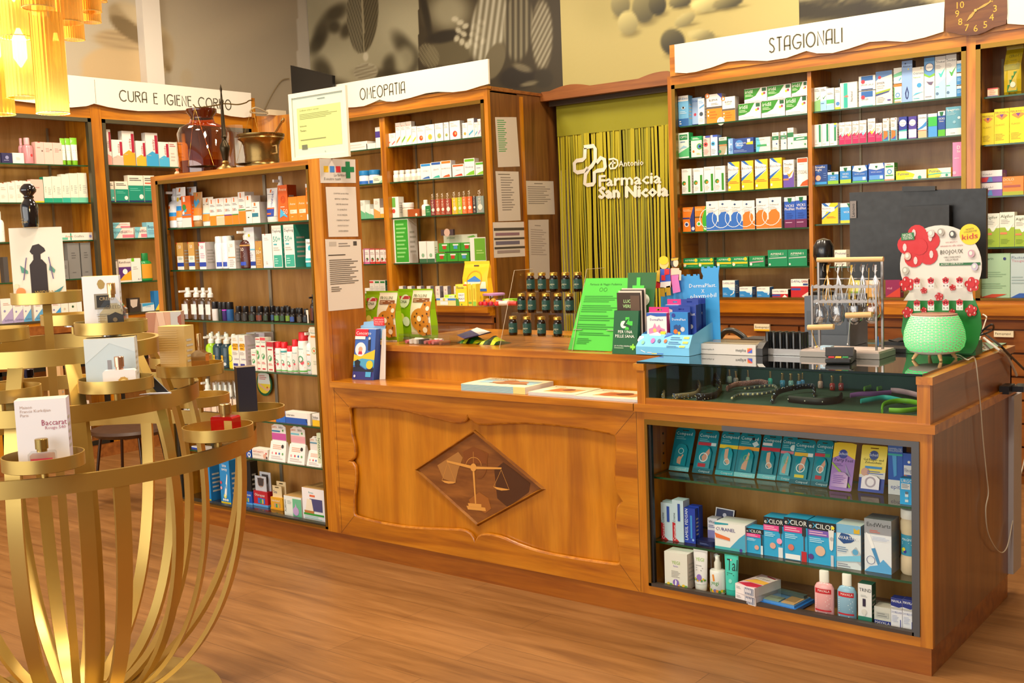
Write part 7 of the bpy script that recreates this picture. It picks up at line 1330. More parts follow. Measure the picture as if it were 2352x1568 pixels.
m=MB();p=[fl(1030,772,ZG+.03),fl(1078,755,ZG+.05),fl(1108,765,ZG+.05),fl(1045,780,ZG+.032)];p=[q+Vector((0,.06,0))for q in p];m.prism(p,(0,.012,-.004),M('3a3878',.3));o=m.build('sachet');m2=MB();m2.prism([p[1]+Vector((0,-.002,0))+(p[0]-p[1])*.3,p[1]+Vector((0,-.002,.002)),p[2]+Vector((0,-.002,.002)),p[2]+(p[3]-p[2])*.4+Vector((0,-.002,0))],(0,.002,0),M('dcd8d4'));m2.build('label',o);tag(o,'violet and white striped sachet lying on the green bags','sachet')
# stepped stand of supplement jars
YJ=fl(1180,776,ZG).y;YJ=3.86;steps=[]
for(yb,dyy)in((771,0),(717,.085),(669,.17)):Y=YJ+.02+dyy;steps.append((Y,zY(1220,yb,Y)))
e=empty('stepped_stand',(Xon(1150,YJ,ZG),YJ,ZG+.0006),'clear acrylic three step stand holding supplement jars','stand');xa,xb=0,span(1150,1318,YJ,ZG)
for i,(Y,z)in enumerate(steps):
 m=MB();panel(m,(xa+.004,Y-YJ-.02,z-ZG-.0045),(xb-.004,Y-YJ+.065,z-ZG-.0016));m.build('step',e)
 m=MB();panel(m,(xa+.004,Y-YJ-.022,0 if i==0 else steps[i-1][1]-ZG),(xb-.004,Y-YJ-.02,z-ZG-.0016));m.build('step_riser',e)
for x in(xa,xb-.003):
 m=MB();top=steps[2][1]-ZG+.1;m.prism([(x,-.01,0),(x,.26,0),(x,.26,top),(x,.12,top)],(.003,0,0),ACRYL);m.build('side_wall',e)
 m=MB();m.tube([(x+.0015,-.01,0),(x+.0015,.12,top),(x+.0015,.26,top)],.0012,M('c8b8a0',.2),5);m.build('polished_edge',e)
def supp_jar():
 r,h=.0185,.082;m=MB();m.lathe([(r*.9,0),(r,.004),(r,h*.68),(r*.86,h*.78),(r*.74,h*.82),(r*.74,h*.84)],BROWNG,seg=20);m.lathe([(r*.92,.002),(r*.92,h*.7)],M('2e1608',.4),seg=16)
 m.lathe([(r*1.01,h*.14),(r*1.01,h*.64)],M('17433c',.5),seg=24,caps=False);art(m,['o .36 .74 .07 8ab0a4 .2','t .32 .42 .13 d8d8b0 OMEGA','l .32 .26 .62 .4 2 c8cca8','l .32 .06 .6 .2 2 6a9a8e'],wrap(r*1.01,None,h*.14),r*3.4,h*.5,-r*1.7);return m
def supp_lid():r,h=.0185,.082;m=MB();m.lathe([(r*.88,h*.84),(r*.92,h*.85),(r*.92,h*.97),(r*.85,h)],M('c8a24a',.25,.9),seg=24);return m
rows_=((0,[(1164,1193),(1196,1226),(1229,1259),(1266,1296)],'front'),(1,[(1187,1209),(1210,1234),(1242,1267),(1269,1295),(1296.5,1321)],'middle'),(2,[(1207,1231),(1233,1257),(1259,1285),(1287,1312),(1315,1340)],'top'))
for k,L,nm in rows_:
 Y,z=steps[k]
 for i,(a,b)in enumerate(L):
  s=span(a,b,Y,z)/.037;o=ob('supplement_jar',('sj',),supp_jar);l=ob('lid',('sjl',),supp_lid,o);o.location=(Xon((a+b)/2,Y+.018,z),Y+.02,z-.0012);o.scale=(min(1.06,s),)*3;tag(o,f'brown jar with green label and gold lid, {ORD[i+1]} from left on the {nm} step','jar','jars on the stepped stand')
# price list sheet leaning on its acrylic holder, with two clips
YB_=3.86;q=[Vector((Xon(a,YB_+dy,ZG),YB_+dy,0))for a,dy in((1305,0),(1405,0),(1447,.1),(1346,.1))];zt=zat(639,q[3].x,q[3].y)
q[0].z=q[1].z=ZG+.004;q[2].z=q[3].z=zt
q[3].x=Xon(1346,q[3].y,zt);q[2].x=Xon(1447,q[2].y,zt)
e=empty('acrylic_holder',q[0],'clear slanted acrylic holder behind the green price sheet','holder');e.location.z=ZG+.0006;n=(q[1]-q[0]).cross(q[3]-q[0]).normalized()
m=MB();m.prism([p-n*.003-q[0]+Vector((0,0,.0034))for p in q],-n*.002,ACRYL);m.build('back_plate',e);m=MB();m.box((-.03,-.012,0),(.2,.12,.0015),ACRYL);m.build('foot_plate',e)
m=MB();m.prism(q,-n*.0006,M('4cc43c'));U=(q[1]-q[0]);L=U.length;V=(q[3]-q[0]);hh=V.length
art(m,['T .5 .9 .03 1a5a1a Farmacia da Viaggio Pediatrica','o .42 .84 .04 2a7a2a .2','o .52 .84 .04 2a7a2a .2','l .08 .66 .94 .76 4 2a8a2a','l .08 .52 .94 .63 4 2a8a2a','l .08 .4 .94 .49 3 2a8a2a','l .08 .28 .94 .37 3 2a8a2a','l .16 .2 .9 .25 2 2a8a2a','l .16 .08 .5 .17 4 2a8a2a'],plane(q[0],U/L,V/hh,n),L,hh);o=m.build('price_sheet');tag(o,'bright green printed sheet leaning in the clear holder','sheet')
for k in(.12,.88):p=q[0]+U*k+V*.28+n*.004;m=MB();m.bar(p-U*.1,p+U*.1,.004,.002,M('d8d4c8',.2,.6));m.build('clip',o)
# dark green leaflet dispenser
P=fl(1406,806,ZG);P.y=3.79+.02;P.x=Xon(1406,P.y,ZG);w=span(1406,1462,P.y,ZG);h=zat(714,P.x,P.y)-ZG;e=empty('leaflet_dispenser',(P.x,P.y,ZG+.0006),'dark green cardboard leaflet dispenser with cross emblem','leaflet holder');G1='155a34'
m=MB();m.add([(0,0,0),(w,0,0),(w,.07,0),(0,.07,0),(.004,.02,h),(w+.004,.02,h),(w+.004,.07,h),(.004,.07,h)],[(0,1,5,4),(3,0,4,7),(1,2,6,5),(0,3,2,1)],M(G1));CROSS=['p .3,.62 .46,.62 .46,.48 .62,.48 .62,.62 .76,.62 .76,.76 .62,.76 .62,.88 .46,.88 .46,.76 .3,.76 3ac03a','c .42 .62 .14 e8f4e8','p .4,.62 .7,.56 .7,.62 .5,.68 .62,.84 .5,.8 1a4a2a']
art(m,['p .3,.66 .48,.66 .48,.56 .64,.56 .64,.66 .78,.66 .78,.76 .64,.76 .64,.85 .48,.85 .48,.76 .3,.76 44c840','c .42 .68 .13 e0f0e0','p .4,.66 .7,.6 .7,.66 .52,.7 .62,.82 .5,.78 1a4a2a','T .5 .48 .07 f0f4ee PER UNA','T .5 .38 .07 f0f4ee PELLE SANA.','t .08 .17 .035 dfe8df LA VOSTRA FARMACIA','l .08 .12 .6 .16 1 9ac09a','p .74,.14 .82,.14 .82,.1 .88,.1 .88,.14 .94,.14 .94,.2 .88,.2 .88,.24 .82,.24 .82,.2 .74,.2 8ad83a'],lambda x,y,l:Vector((x+.004*y/h,.02*y/h-.0006-.0002*l,y)),w,h);m.build('pocket',e)
hb=zat(627,P.x,P.y+.09)-ZG;m=MB();m.prism([(.02,.072,0),(w+.02,.072,0),(w+.045,.1,hb),(.025,.1,hb)],(0,.002,0),M('2a6432'));art(m,['p .2,.7 .36,.7 .36,.6 .5,.6 .5,.72 .66,.72 .66,.84 .5,.84 .5,.94 .36,.94 .36,.84 .2,.84 54d848','c .32 .72 .12 e0f0e0','c .68 .66 .2 e4e8dc'],lambda x,y,l:Vector((.02+x+.006*y/hb,.071+.028*y/hb-.0008-.0002*l,y)),w*1.05,hb);m.build('back_card',e)
for i in range(4):
 m=MB();zt=zat(663+[9,5,3,0][i],P.x,P.y+.04)-ZG;y=.03+.01*i;m.box((.012+.002*i,y,.02),(w+.004+.003*i,y+.004,zt),M('3a2c20' if i==0 else('dccfc0' if i%2 else '241c18')));
 if i==0:art(m,['t .3 .82 .06 b8f0a0 LUCE','t .26 .73 .06 b8f0a0 VERDE','c .5 .5 .14 d8a878','p .1,.5 .3,.5 .3,.62 .1,.6 3ac03a','r .6 .55 1 .95 5a4636'],FRONT(.012,y,.02),w-.008,zt-.02)
 o=m.build('leaflet',None);o.location=e.location;o.location.z+=.0;tag(o,('dark leaflet with glowing green lettering, front of the stack in the green dispenser','white edged leaflet, second in the green dispenser','black leaflet, third in the green dispenser','white edged leaflet, rearmost in the green dispenser')[i],'leaflet','leaflets in the green dispenser')
# sky blue castle shaped plaster display
YD=fl(1470,811,ZG).y;YD=3.80;x0=Xon(1461,YD,ZG);w=span(1461,1583,YD,ZG);h=zat(770,x0,YD)-ZG;e=empty('plaster_display',(x0,YD,ZT+.0006),'sky blue castle shaped cardboard display of plaster packs','display');SKY='3c9ce0';dp=.2
def lo(px,py,Y):p=atY(px,py,Y);return(p.x-x0,Y-YD,p.z-ZT)
m=MB();m.add([(0,0,0),(w,0,0),(w,dp,0),(0,dp,0),(.012,.03,h),(w-.0,.03,h),(w,dp,h*1.5),(.012,dp,h*1.5),(0,0,h*.4),(w,0,h*.4)],[(0,1,9,8),(8,9,5,4),(1,2,6,5,9),(3,0,8,4,7),(0,3,2,1)],M('6cbcec'),False)
m.add([(.012,.03,h),(w,.03,h),(w,dp,h*.9),(.012,dp,h*.9)],[(0,1,2,3)],M('4aa0dc'))
def FS(x,y,l):return Vector((x,-.0005-.0002*l if y<h*.4 else.03*(y-h*.4)/(h*.6)-.0008-.0002*l,y))
art(m,['p .22,.1 .3,.1 .42,1.0 .34,1.12 .2,1.0 f0d0dc','p .1,.2 .18,.1 .1,.9 .02,.9 0,.7 f4e4e8','p .3,.05 .4,.05 .5,1.15 .4,1.15 f0c018','p .4,.05 .52,.05 .64,1.05 .54,1.1 .5,.9 2a6ac8','l .62 .74 .84 .92 2 2a6a9a','r .86 .82 .96 .92 f0d848','l .6 .54 .84 .7 2 2a6a9a','r .86 .6 .96 .7 f0d848','l .58 .4 .82 .5 2 2a6a9a','r .82 .42 .92 .5 f0d848','c .12 .6 .03 7ac0a0','c .3 .7 .04 b060b0','c .42 .7 .03 3a6a8a','c .54 .7 .03 c8642a'],FS,w,h);m.build('tray',e)
yb_=YD+dp;m=MB();C=[(1518,745),(1518,681),(1564,640),(1564,631),(1570,630.6),(1570,634),(1577,634),(1577,630.4),(1585,630.2),(1585,634),(1592,634),(1592,630),(1599,630),(1599,633),(1602,633),(1602,629.6),(1606,630),(1607,641),(1613,642),(1615,634),(1610.5,624),(1610.5,613),(1617,612.6),(1617,616),(1624,616),(1624,612.2),(1631,612),(1631,615),(1638,615),(1638,611.4),(1644,611.2),(1644,614.5),(1648,614.5),(1648,611),(1653,611),(1651,622),(1650,632),(1655,780),(1600,780)]
C=[lo(a,b,yb_)for a,b in C];C=[(a,b,max(c,.0))for a,b,c in C];m.prism(C[::-1],(0,.003,0),M(SKY));
def ptx(s,a,b,hp):
 p0,p1,p2=Vector(lo(*a,yb_-.001)),Vector(lo(*b,yb_-.001)),Vector(lo(a[0],a[1]-hp,yb_-.001));V_,F_,mn,mx=text_mesh(s);U_=(p1-p0)/(mx-mn);W_=(p2-p0)/.72
 m.add([p0+U_*(q-mn)+W_*r for q,r in V_],F_,M('f2f4f6'))
ptx('DermaPlast.',(1583,661),(1645,659),9);ptx('X',(1611,673),(1618,672.6),9);ptx('playmobil',(1586,686),(1645,682),10);m.build('castle_card',e)
m=MB()
def cut(pts,c,k):m.prism([lo(a,b,yb_-.02-.0012*k)for a,b in pts][::-1],(0,.0012,0),M(c))
def disc(cx,cy,rx,ry,c,k):cut([(cx+rx*math.cos(t*.3927),cy-ry*math.sin(t*.3927))for t in range(16)][::-1],c,k)
cut([(1512,620),(1540,618),(1543,640),(1541,660),(1506,662),(1508,640)],'b01c28',0);cut([(1516,618),(1538,616),(1541,648),(1515,650)],'3a5ac0',1);cut([(1517,648),(1541,646),(1540,660),(1516,662)],'e8e0e0',2);cut([(1516,660),(1526,660),(1527,681),(1516,681)],'b8902a',2);cut([(1530,658),(1539,656),(1541,678),(1531,679)],'b8902a',2);cut([(1508,622),(1516,620),(1515,648),(1508,646)],'d8b03a',3);cut([(1526,618),(1537,618),(1537,630),(1526,632)],'d82a30',2);cut([(1519,632),(1528,632),(1528,644),(1519,644)],'d82a30',2);disc(1525,605,11,13,'ecc87a',2);disc(1524,598,11,10,'f0c81c',3)
cut([(1541,624),(1560,622),(1558,640),(1563,670),(1546,674),(1543,650)],'d070b8',1);cut([(1541,616),(1560,616),(1560,630),(1541,632)],'ecc8b0',2);disc(1549,603,9,12,'4a4440',1);disc(1552,604,6,9,'f0d0b4',3);cut([(1541,594),(1558,592),(1557,597),(1542,599)],'d8b03a',4);cut([(1560,620),(1565,622),(1564,644),(1560,644)],'ecc8b0',2);m.build('figure_cutout',e)
for i,(a,b,yt,yb,dy,c,t)in enumerate(((1486.5,1532,718,769,.04,'e8e4e8','white plaster pack with pink castle print, front left'),(1529,1564,700,765,.09,'e4e0ea','white and pink plaster pack in second row'),(1540,1581,717,768,.045,'2480cc','blue plaster pack with knight print, front middle'),(1560,1600,700,762,.08,'223f98','dark blue plaster pack, second from front'),(1574,1606,698,760,.115,'1f3a90','dark blue plaster pack, third from front'),(1588,1616,697,758,.15,'1c3484','dark blue plaster pack, rearmost beside the castle tower'))):
 Y=YD+dy;z=ZT+h*.9+.001;wq=span(a,b,Y,z);hq=zat(yt,Xon(a,Y,z),Y)-z;m=MB();xx=Xon(a,Y,z)
 pk=c[:2]=='e8';m.box((0,0,0),(wq,.022,hq),M(c),None,M('c83a78' if c[0]=='e' else '1c3484'));m.prism([(0,.02,hq),(wq,.02,hq),(wq,.02,hq+.022),(0,.02,hq+.022)],(0,.002,0),M('d8287a' if c[0]=='e' else '223f98'),holes=[[(wq*.35,.02,hq+.008),(wq*.65,.02,hq+.008),(wq*.65,.02,hq+.014),(wq*.35,.02,hq+.014)]])
 art(m,(['p 0,1 1,1 1,.86 .5,.84 .2,.9 0,.84 2a5ab8','T .5 .66 .1 3a3a8a DermaPlast','p .1,.1 .9,.1 .9,.3 .7,.36 .62,.5 .5,.36 .4,.56 .3,.36 .1,.3 e88ab8','c .4 .24 .09 e8c86a','c .7 .2 .08 b060a0']if c[0]=='e' else['T .5 .66 .1 e8f0f8 DermaPlast','p .2,.2 .6,.2 .6,.44 .54,.5 .46,.44 .36,.5 .2,.44 1c4a8a','c .3 .2 .12 d8702a','c .7 .3 .12 c8c8cc','c .5 .14 .08 d8b83a','c .2 .88 .1 2a3a9a']),plane((0,0,0),(1,0,0),(0,0,1),(0,-1,0)),wq,hq)
 o=m.build('plaster_pack');o.location=(xx,Y,z);tag(o,t+' of the castle display','plaster pack','plaster packs in the castle display')
# coin tray with company print
P=fl(1604,812,ZT);w=span(1604,1736,P.y,ZT);h=zat(789,P.x,P.y)-ZT;e=empty('coin_tray',(P.x,P.y,ZT+.0006),'grey plastic coin tray with dark curved end and printed front on the glass top','coin tray')
m=MB();m.box((0,0,0),(w,.17,h),M('c9c5c0',.3));art(m,['t .06 .4 .16 3a3a3a www.mepha.ch','t .66 .34 .3 2a2a2a mepha','r .86 .24 .94 .7 d8503a','p .86,.24 .94,.6 .94,.24 3a5ac8','p .86,.7 .9,.7 .86,.5 e8a03a'],FRONT(0,0,0),w,h);m.build('body',e)
m=MB();m.box((.006,.01,h),(w-.006,.165,h+.006),ACRYL);m.box((.01,.02,h+.0005),(w-.01,.16,h+.002),M('a89a80',.4));m.build('coin_plate',e)
m=MB();m.prism([(w,0,0),(w,.17,0),(w,.17,h*1.45),(w,.1,h*1.5),(w,.03,h*1.2),(w,0,h*.7)][::-1],(.028,0,0),M('242224',.35));m.build('end_cap',e)
# clear block of black cosmetic pencils
P=fl(1752,814,ZT);w=span(1752,1846,P.y,ZT);e=empty('pencil_stand',(P.x,P.y,ZT+.0006),'clear acrylic block holding upright black tubes right of the coin tray','stand');hb=zat(800,P.x,P.y)-ZT;ht=zat(762,P.x,P.y)-ZT
m=MB();m.box((0,0,0),(w,.06,hb),M('c8c4c4',.15,0,.6,.6));m.box((-.004,-.004,0),(w+.004,.064,.004),PETCL);m.build('block',e)
for j in range(3):
 for i in range(6):
  def mk():q=MB();q.lathe([(.0085,0),(.0085,.074),(.0075,.076)],M('121416',.2,0,.4),seg=14);return q
  o=ob('cosmetic_tube',('ct',),mk);o.location=(P.x+w*(i+.6)/6.2+.003*j,P.y+.012+.019*j,ZT+hb*.4);o.scale.z=(ht-hb*.4)/.076;tag(o,f'glossy black upright tube, {ORD[i+1]} from left in the {("front", "middle", "rear")[j]} row of the clear block','tube','black tubes in the clear block')
# slate grey receipt printer with a black handset on top
Y=4.30;x0,x1=Xon(1849,Y,ZT),Xon(1952,Y,ZT);zt=zY(1849,680,Y);m=MB();m.box((x0,Y,ZT+.0006),(x1,Y+.2,zt),M('5a616c',.45));m.box((x0+.01,Y-.002,ZT+.05),(x1-.01,Y,zt-.06),M('4e555f',.4));o=m.build('receipt_printer',bevel=.006);tag(o,'slate grey box shaped printer behind the jewellery rack','printer')
hx=Xon(1893,Y+.1,zt);e=empty('barcode_scanner',(hx,Y+.1,zt+.0006),'black hooded scanner on a curved neck, on top of the slate grey printer','scanner');m=MB();m.lathe([(.05,0),(.05,.012),(.03,.02)],M('131214',.3),sx=1,sy=.8);m.tube([(0,0,.015),(-.012,.01,.06),(-.016,.02,.12),(0,.01,.17)],[.026,.022,.022,.03],M('161416',.25),12);m.build('neck',e)
m=MB();m.lathe([(.004,0),(.034,.004),(.046,.03),(.045,.07),(.03,.095),(.004,.104)],M('141214',.22,0,.4),(0,0,.13),20,.95,.8);m.build('hood',e)
# all-in-one computer seen from behind
YM=4.42;e=empty('computer_screen',(Xon(2110,YM,ZT),YM,ZT+.0006),'black all-in-one computer seen from behind on the counter','computer');BL=M('0d0d0f',.38);BL2=M('131315',.42)
def L3(px,py,Y):p=atY(px,py,Y);return(p.x-e.location.x,Y-YM,p.z-e.location.z)
q=[L3(1951,442,YM),L3(2265,432,YM+.05),L3(2247,640,YM+.05),L3(1941,636,YM)];q[2]=(q[1][0],q[1][1],q[2][2]);q[3]=(q[0][0],q[0][1],q[3][2]);q[3]=(*q[3][:2],q[2][2])
m=MB();m.prism(q[::-1],(0,.025,0),BL);m.build('display_back',e,bevel=.004)
m=MB();c=[L3(2070,475,YM-.02),L3(2180,470,YM-.02),L3(2180,640,YM-.02),L3(2062,640,YM-.02)];m.prism(c[::-1],(0,.035,0),BL2);m.build('housing',e,bevel=.006)
m=MB();c=[L3(2072,428,YM+.01),L3(2148,427,YM+.01),L3(2148,437,YM+.01),L3(2072,440,YM+.01)];m.prism(c[::-1],(0,.02,0),BL);m.build('camera_bump',e,bevel=.003)
m=MB();a,b=Vector(L3(1953,501,YM-.003)),Vector(L3(1967,461,YM-.003));m.box((a.x,a.y-.002,a.z),(b.x,a.y,b.z),M('7a706a',.4,.4));art(m,['v .74 .08 .5 1a1a1a Lenovo'],plane((a.x,a.y-.002,a.z),(1,0,0),(0,0,1),(0,-1,0)),b.x-a.x,b.z-a.z);m.build('badge',e)
m=MB();m.box((-.04,.03,.02),(.04,.06,q[2][2]+.06),BL);m.box((-.12,-.06,0),(.12,.12,.018),BL);m.build('stand',e,bevel=.006)
# jewellery rack with wooden bars, hung with cord necklaces and organza bags
YR1=3.98;e=empty('jewellery_rack',(Xon(1945,YR1,ZT),YR1,ZT+.0006),'grey metal jewellery rack with pale wooden bars holding corded necklaces','rack');ST=M('8a8480',.3,.8);PW=M('d9ad74',.45)
def LR(px,py,dy=0.):p=atY(px,py,YR1+dy);return Vector((p.x-e.location.x,dy,p.z-e.location.z))
def part(name,fn,par=None):m=MB();fn(m);return m.build(name,par or e)
z0=0;pa,pb,pc,pd=LR(1880,600,.06),LR(2026,600,.06),LR(1865,657),LR(2012,656)
for p in(pa,pb):part('post',lambda m:m.bar((p.x,.06,.02),p,.008,.008,ST,(0,1,0)))
for p in(pc,pd):part('front_post',lambda m:m.bar((p.x,0,.02),p,.007,.007,ST,(0,1,0)))
part('top_rod',lambda m:m.tube([LR(1877,597,.06),LR(2029,595,.06)],.0095,PW,14))
for yy in(657,691):part('notched_bar',lambda m:[m.prism([LR(1864,yy+5),LR(2014,yy+4),LR(2014,yy-4)]+[LR(2014-150*(i+.5)/20,yy-4+(3 if i%2 else 0))for i in range(20)]+[LR(1864,yy-4)],(0,.004,0),ST)])
part('cross_bar',lambda m:m.bar(LR(1882,640,.06),LR(2026,639,.06),.004,.004,ST))
a,b=LR(1943,724,-.02),LR(2003,722,-.02);part('lower_rod',lambda m:m.tube([a,b],.0105,PW,14));a,b=LR(1856,752,-.03),LR(1915,750,-.03);part('lower_rod',lambda m:m.tube([a,b],.0105,PW,14))
xl,xr=LR(1849,800).x,LR(2031,800).x;part('base',lambda m:(m.box((xl,-.05,.0),(xr,.12,.02),M('8a8682',.4)),m.box((xl+.004,-.046,.02),(xr-.004,.116,.026),M('b8a8a0',.5))))
for i in range(9):t=LR(1893+14.3*i,606,.055);part('hook',lambda m:m.tube([t,t+Vector((0,-.012,-.01)),t+Vector((0,-.012,-.024)),t+Vector((0,-.004,-.028))],.0018,ST,6))
rj=random.Random(5)
for i,(px,c,nm)in enumerate(((1902,'d8a848','gold and white'),(1926,'c8ccd4','silver grey'),(1957,'d0b050','gold and silver'),(1983,'ccd0da','silver white'),(2012,'d8d8e0','pale grey'))):
 en=empty('cord_necklace',e.location+LR(px,630,.03),f'bundle of {nm} cords, {ORD[i+1]} from left on the jewellery rack','necklace','necklaces on the rack');k=e.location
 for j in range(3):
  m=MB()
  for s_ in range(3):
   dx,d2=(rj.random()-.5)*.02,(rj.random()-.5)*.03;m.tube([(dx*.4,0,.035-.01*j),(dx*.3,-.006,.012),(0,-.008,0),(dx+.004*j,-.012,-.03),(dx*1.6+d2*.3,-.014,-.065-.01*j),(dx*1.5+d2*.8,-.012,-.10-.02*rj.random())],.0013,M(c if j!=1 else 'dfe3ea',.3,.3),5)
  m.build('cord',en)
for i,(px,py,s_,c)in enumerate(((1882,722,1,'silver'),(1922,718,1.1,'grey'),(1962,716,1.1,'silver'),(2002,716,1.,'grey'))):
 p=e.location+LR(px,py,.04);m=MB();n=9;vs=[]
 prof=[(.004,.05),(.012,.042),(.026,.02),(.03,-.005),(.026,-.03),(.012,-.042),(.002,-.044)];seg=18
 for r,z in prof:
  for k in range(seg):t=6.2832*k/seg;rr=r*(1+.14*math.sin(5*t+z*90+i));vs.append((p.x+rr*1.05*math.cos(t),p.y+rr*.5*math.sin(t),p.z+z*s_))
 fs=[(a*seg+k,a*seg+(k+1)%seg,(a+1)*seg+(k+1)%seg,(a+1)*seg+k)for a in range(len(prof)-1)for k in range(seg)];m.add(vs,[f[::-1]for f in fs],PETCL if False else thin_glass(f'organza_{i}',(.72,.72,.74),2.0,.16),True);o=m.build('organza_bag')
 m2=MB();m2.lathe([(.004,-.038),(.016,-.03),(.012,-.012),(.002,-.006)],M('b8b0a8',.4,.3),(p.x,p.y,p.z),8,1,.5);m2.build('trinket',o);m3=MB();m3.tube([(p.x-.004,p.y-.01,p.z+.05),(p.x+.004,p.y-.012,p.z+.04),(p.x+.012,p.y-.014,p.z+.005),(p.x-.006,p.y-.014,p.z-.03)],.0014,M('dfe3ea',.4),5);m3.build('drawstring',o);tag(o,f'sheer grey organza pouch, {ORD[i+1]} from left hanging on the jewellery rack','pouch','pouches on the rack')
for i,(a,b,c,t)in enumerate((((1863,757),(1876,796),'c89a3a','gold chain hanging from the left wooden rod'),((1953,730),(1947,790),'b8b4b0','thin silver chain hanging from the right wooden rod'),((1996,615),(1993,700),'c8963a','gold chain hanging at the rack right post'))):
 p,q=e.location+LR(*a,-.02),e.location+LR(*b,-.02);m=MB();m.tube([p,(p+q)/2+Vector((.002,-.004,0)),q],.0014,M(c,.3,.8),5);m.lathe([(.001,0),(.004,.003),(.001,.008)],M(c,.3,.8),(q.x,q.y,max(q.z-.004,ZT+.027)),8);tag(m.build('chain'),t,'chain','chains on the rack')
P=e.location+LR(1905,792);m=MB();m.box((P.x-.02,YR1-.04,ZT+.0272),(P.x+.022,YR1-.01,ZT+.042),M('a8c4d8'));art(m,['r .2 .1 .7 .6 e8e8e8','l .25 .15 .65 .55 5 3a3a3a'],FRONT(P.x-.02,YR1-.04,ZT+.0272),.042,.0148);tag(m.build('price_card'),'small pale blue tag card lying on the jewellery rack base','card')
# card payment terminal
P=fl(1925,836,ZT);e=empty('card_terminal',(P.x,P.y,ZT+.0006),'black card payment terminal with coloured keys on the glass top','payment terminal',rz=.28);DK=M('1b1a1c',.4)
m=MB();m.add([(-.045,0,0),(.045,0,0),(.05,.16,0),(-.05,.16,0),(-.045,0,.02),(.045,0,.02),(.05,.16,.036),(-.05,.16,.036)],[(0,1,5,4),(1,2,6,5),(2,3,7,6),(3,0,4,7),(4,5,6,7),(3,2,1,0)],DK);m.build('body',e,bevel=.006)
m=MB();m.prism([(-.048,.035,.022),(-.048,.1,.03),(-.048,.085,.05),(-.048,.045,.056)],(.096,0,0),M('2c2b2e',.4));m.build('keypad_shield',e,bevel=.003)
for i,c in enumerate(('c0202a','e0b020','2a8a4a')):m=MB();m.box((-.034+.024*i,.006,.0195),(-.014+.024*i,.02,.025),M(c));m.build('key',e)
m=MB()
for i in range(3):
 for j in range(3):m.box((-.03+.022*i,.05+.013*j,.029+.0012*j),(-.014+.022*i,.059+.013*j,.034+.0012*j),M('3a3a3e'))
m.build('keypad',e);m=MB();m.box((-.03,.112,.0335),(.03,.15,.0365),M('5a7a9a',.2));m.build('screen',e);m=MB();m.box((-.03,-.0012,.006),(.03,.0,.009),M('050505'));m.build('card_slot',e)
# aroma diffuser with green light behind its slots
P=fl(2130,830,ZT);r=span(2063,2202,P.y+.02,ZT+.05)/2;zb0,zb1=.02,zat(722,P.x,P.y+.08)-ZT;e=empty('aroma_diffuser',(P.x,P.y+r*.75,ZT+.0006),'white slotted aroma diffuser glowing green on four wooden legs','diffuser');WHD=M('d8d4c6',.45)
H=zb1-zb0;prof=[(.55,0),(.8,.06),(.94,.18),(1,.36),(.97,.58),(.86,.82),(.76,.96),(.73,1)];prof=[(r*a,zb0+H*b)for a,b in prof];m=MB();m.lathe(prof,WHD,seg=40);m.build('body',e)
m=MB();m.lathe([(r*.74,zb0+H*.985),(r*.74,zb0+H*1.012),(r*.66,zb0+H*1.02)],M('9a7058',.5),seg=36);m.build('wooden_lid',e)
m=MB();GLO=M('30e070',.4,0,0,0,1.1);nr=21
def rad(z):
 for(a,p),(b,q)in zip(prof,prof[1:]):
  if p<=z<=q:return a+(b-a)*(z-p)/max(q-p,1e-6)
 return prof[-1][0]
for i in range(nr):
 z=zb0+H*(.1+.84*i/(nr-1));rr=rad(z)+.0005;r2=rad(z+.0028)+.0005;n=26
 for k in range(n):
  a0=6.2832*(k+.5*(i%2))/n;vs=[]
  for s_ in range(4):a=a0+6.2832/n*.84*s_/3;vs+=[(rr*math.cos(a),rr*math.sin(a),z),(r2*math.cos(a),r2*math.sin(a),z+.0028)]
  m.add(vs,[(0,2,3,1),(2,4,5,3),(4,6,7,5)],GLO)
m.build('light_slots',e)
for t in(.5,2.1,3.7,5.3):m=MB();c_,s_=math.cos(t),math.sin(t);m.tube([(r*.5*c_,r*.5*s_,zb0+.012),(r*.72*c_,r*.72*s_,0)],[.009,.005],PW,12);m.build('leg',e)
# earring display
YE=P.y+r*1.9+.02;e=empty('earring_display',(Xon(2160,YE,ZT),YE,ZT+.0006),'rounded white and green card display with red flowers and earring cards','display')
def E(px,py,k=0):p=atY(px,py,YE);return Vector((p.x-e.location.x,-.0004*k,max(p.z-e.location.z,.0)))
def epoly(m,pts,c,k,d=None):
 ar=sum(pts[i][0]*pts[(i+1)%len(pts)][1]-pts[(i+1)%len(pts)][0]*pts[i][1]for i in range(len(pts)));pts=pts if ar<0 else pts[::-1];q=[E(a,b,k)for a,b in pts];(m.prism(q,(0,d,0),M(c))if d else m.poly(q,M(c)))
def ell(cx,cy,rx,ry,n=28,a0=0,a1=360):return[(cx+rx*math.cos(math.radians(a0+(a1-a0)*i/n)),cy+ry*math.sin(math.radians(a0+(a1-a0)*i/n)))for i in range(n+(a1-a0<360))]
m=MB();epoly(m,[(2075,690)]+ell(2161,610,94,93,30,140,400)+[(2236,690)],'dedad2',0,.003);m.build('white_card',e)
m=MB();epoly(m,[(2092,672),(2225,670),(2240,690),(2252,720),(2255,750),(2246,790),(2238,806),(2232,812),(2085,812),(2070,760),(2075,720)],'1f7a34',-2,.003);m.build('green_body',e)
m=MB();m.box((E(2080,800).x,.004,0),(E(2240,800).x,.09,.05),M('17602a'));m.build('foot_box',e)
m=MB();epoly(m,ell(2228,538,24,24),'ecd020',4,.002);
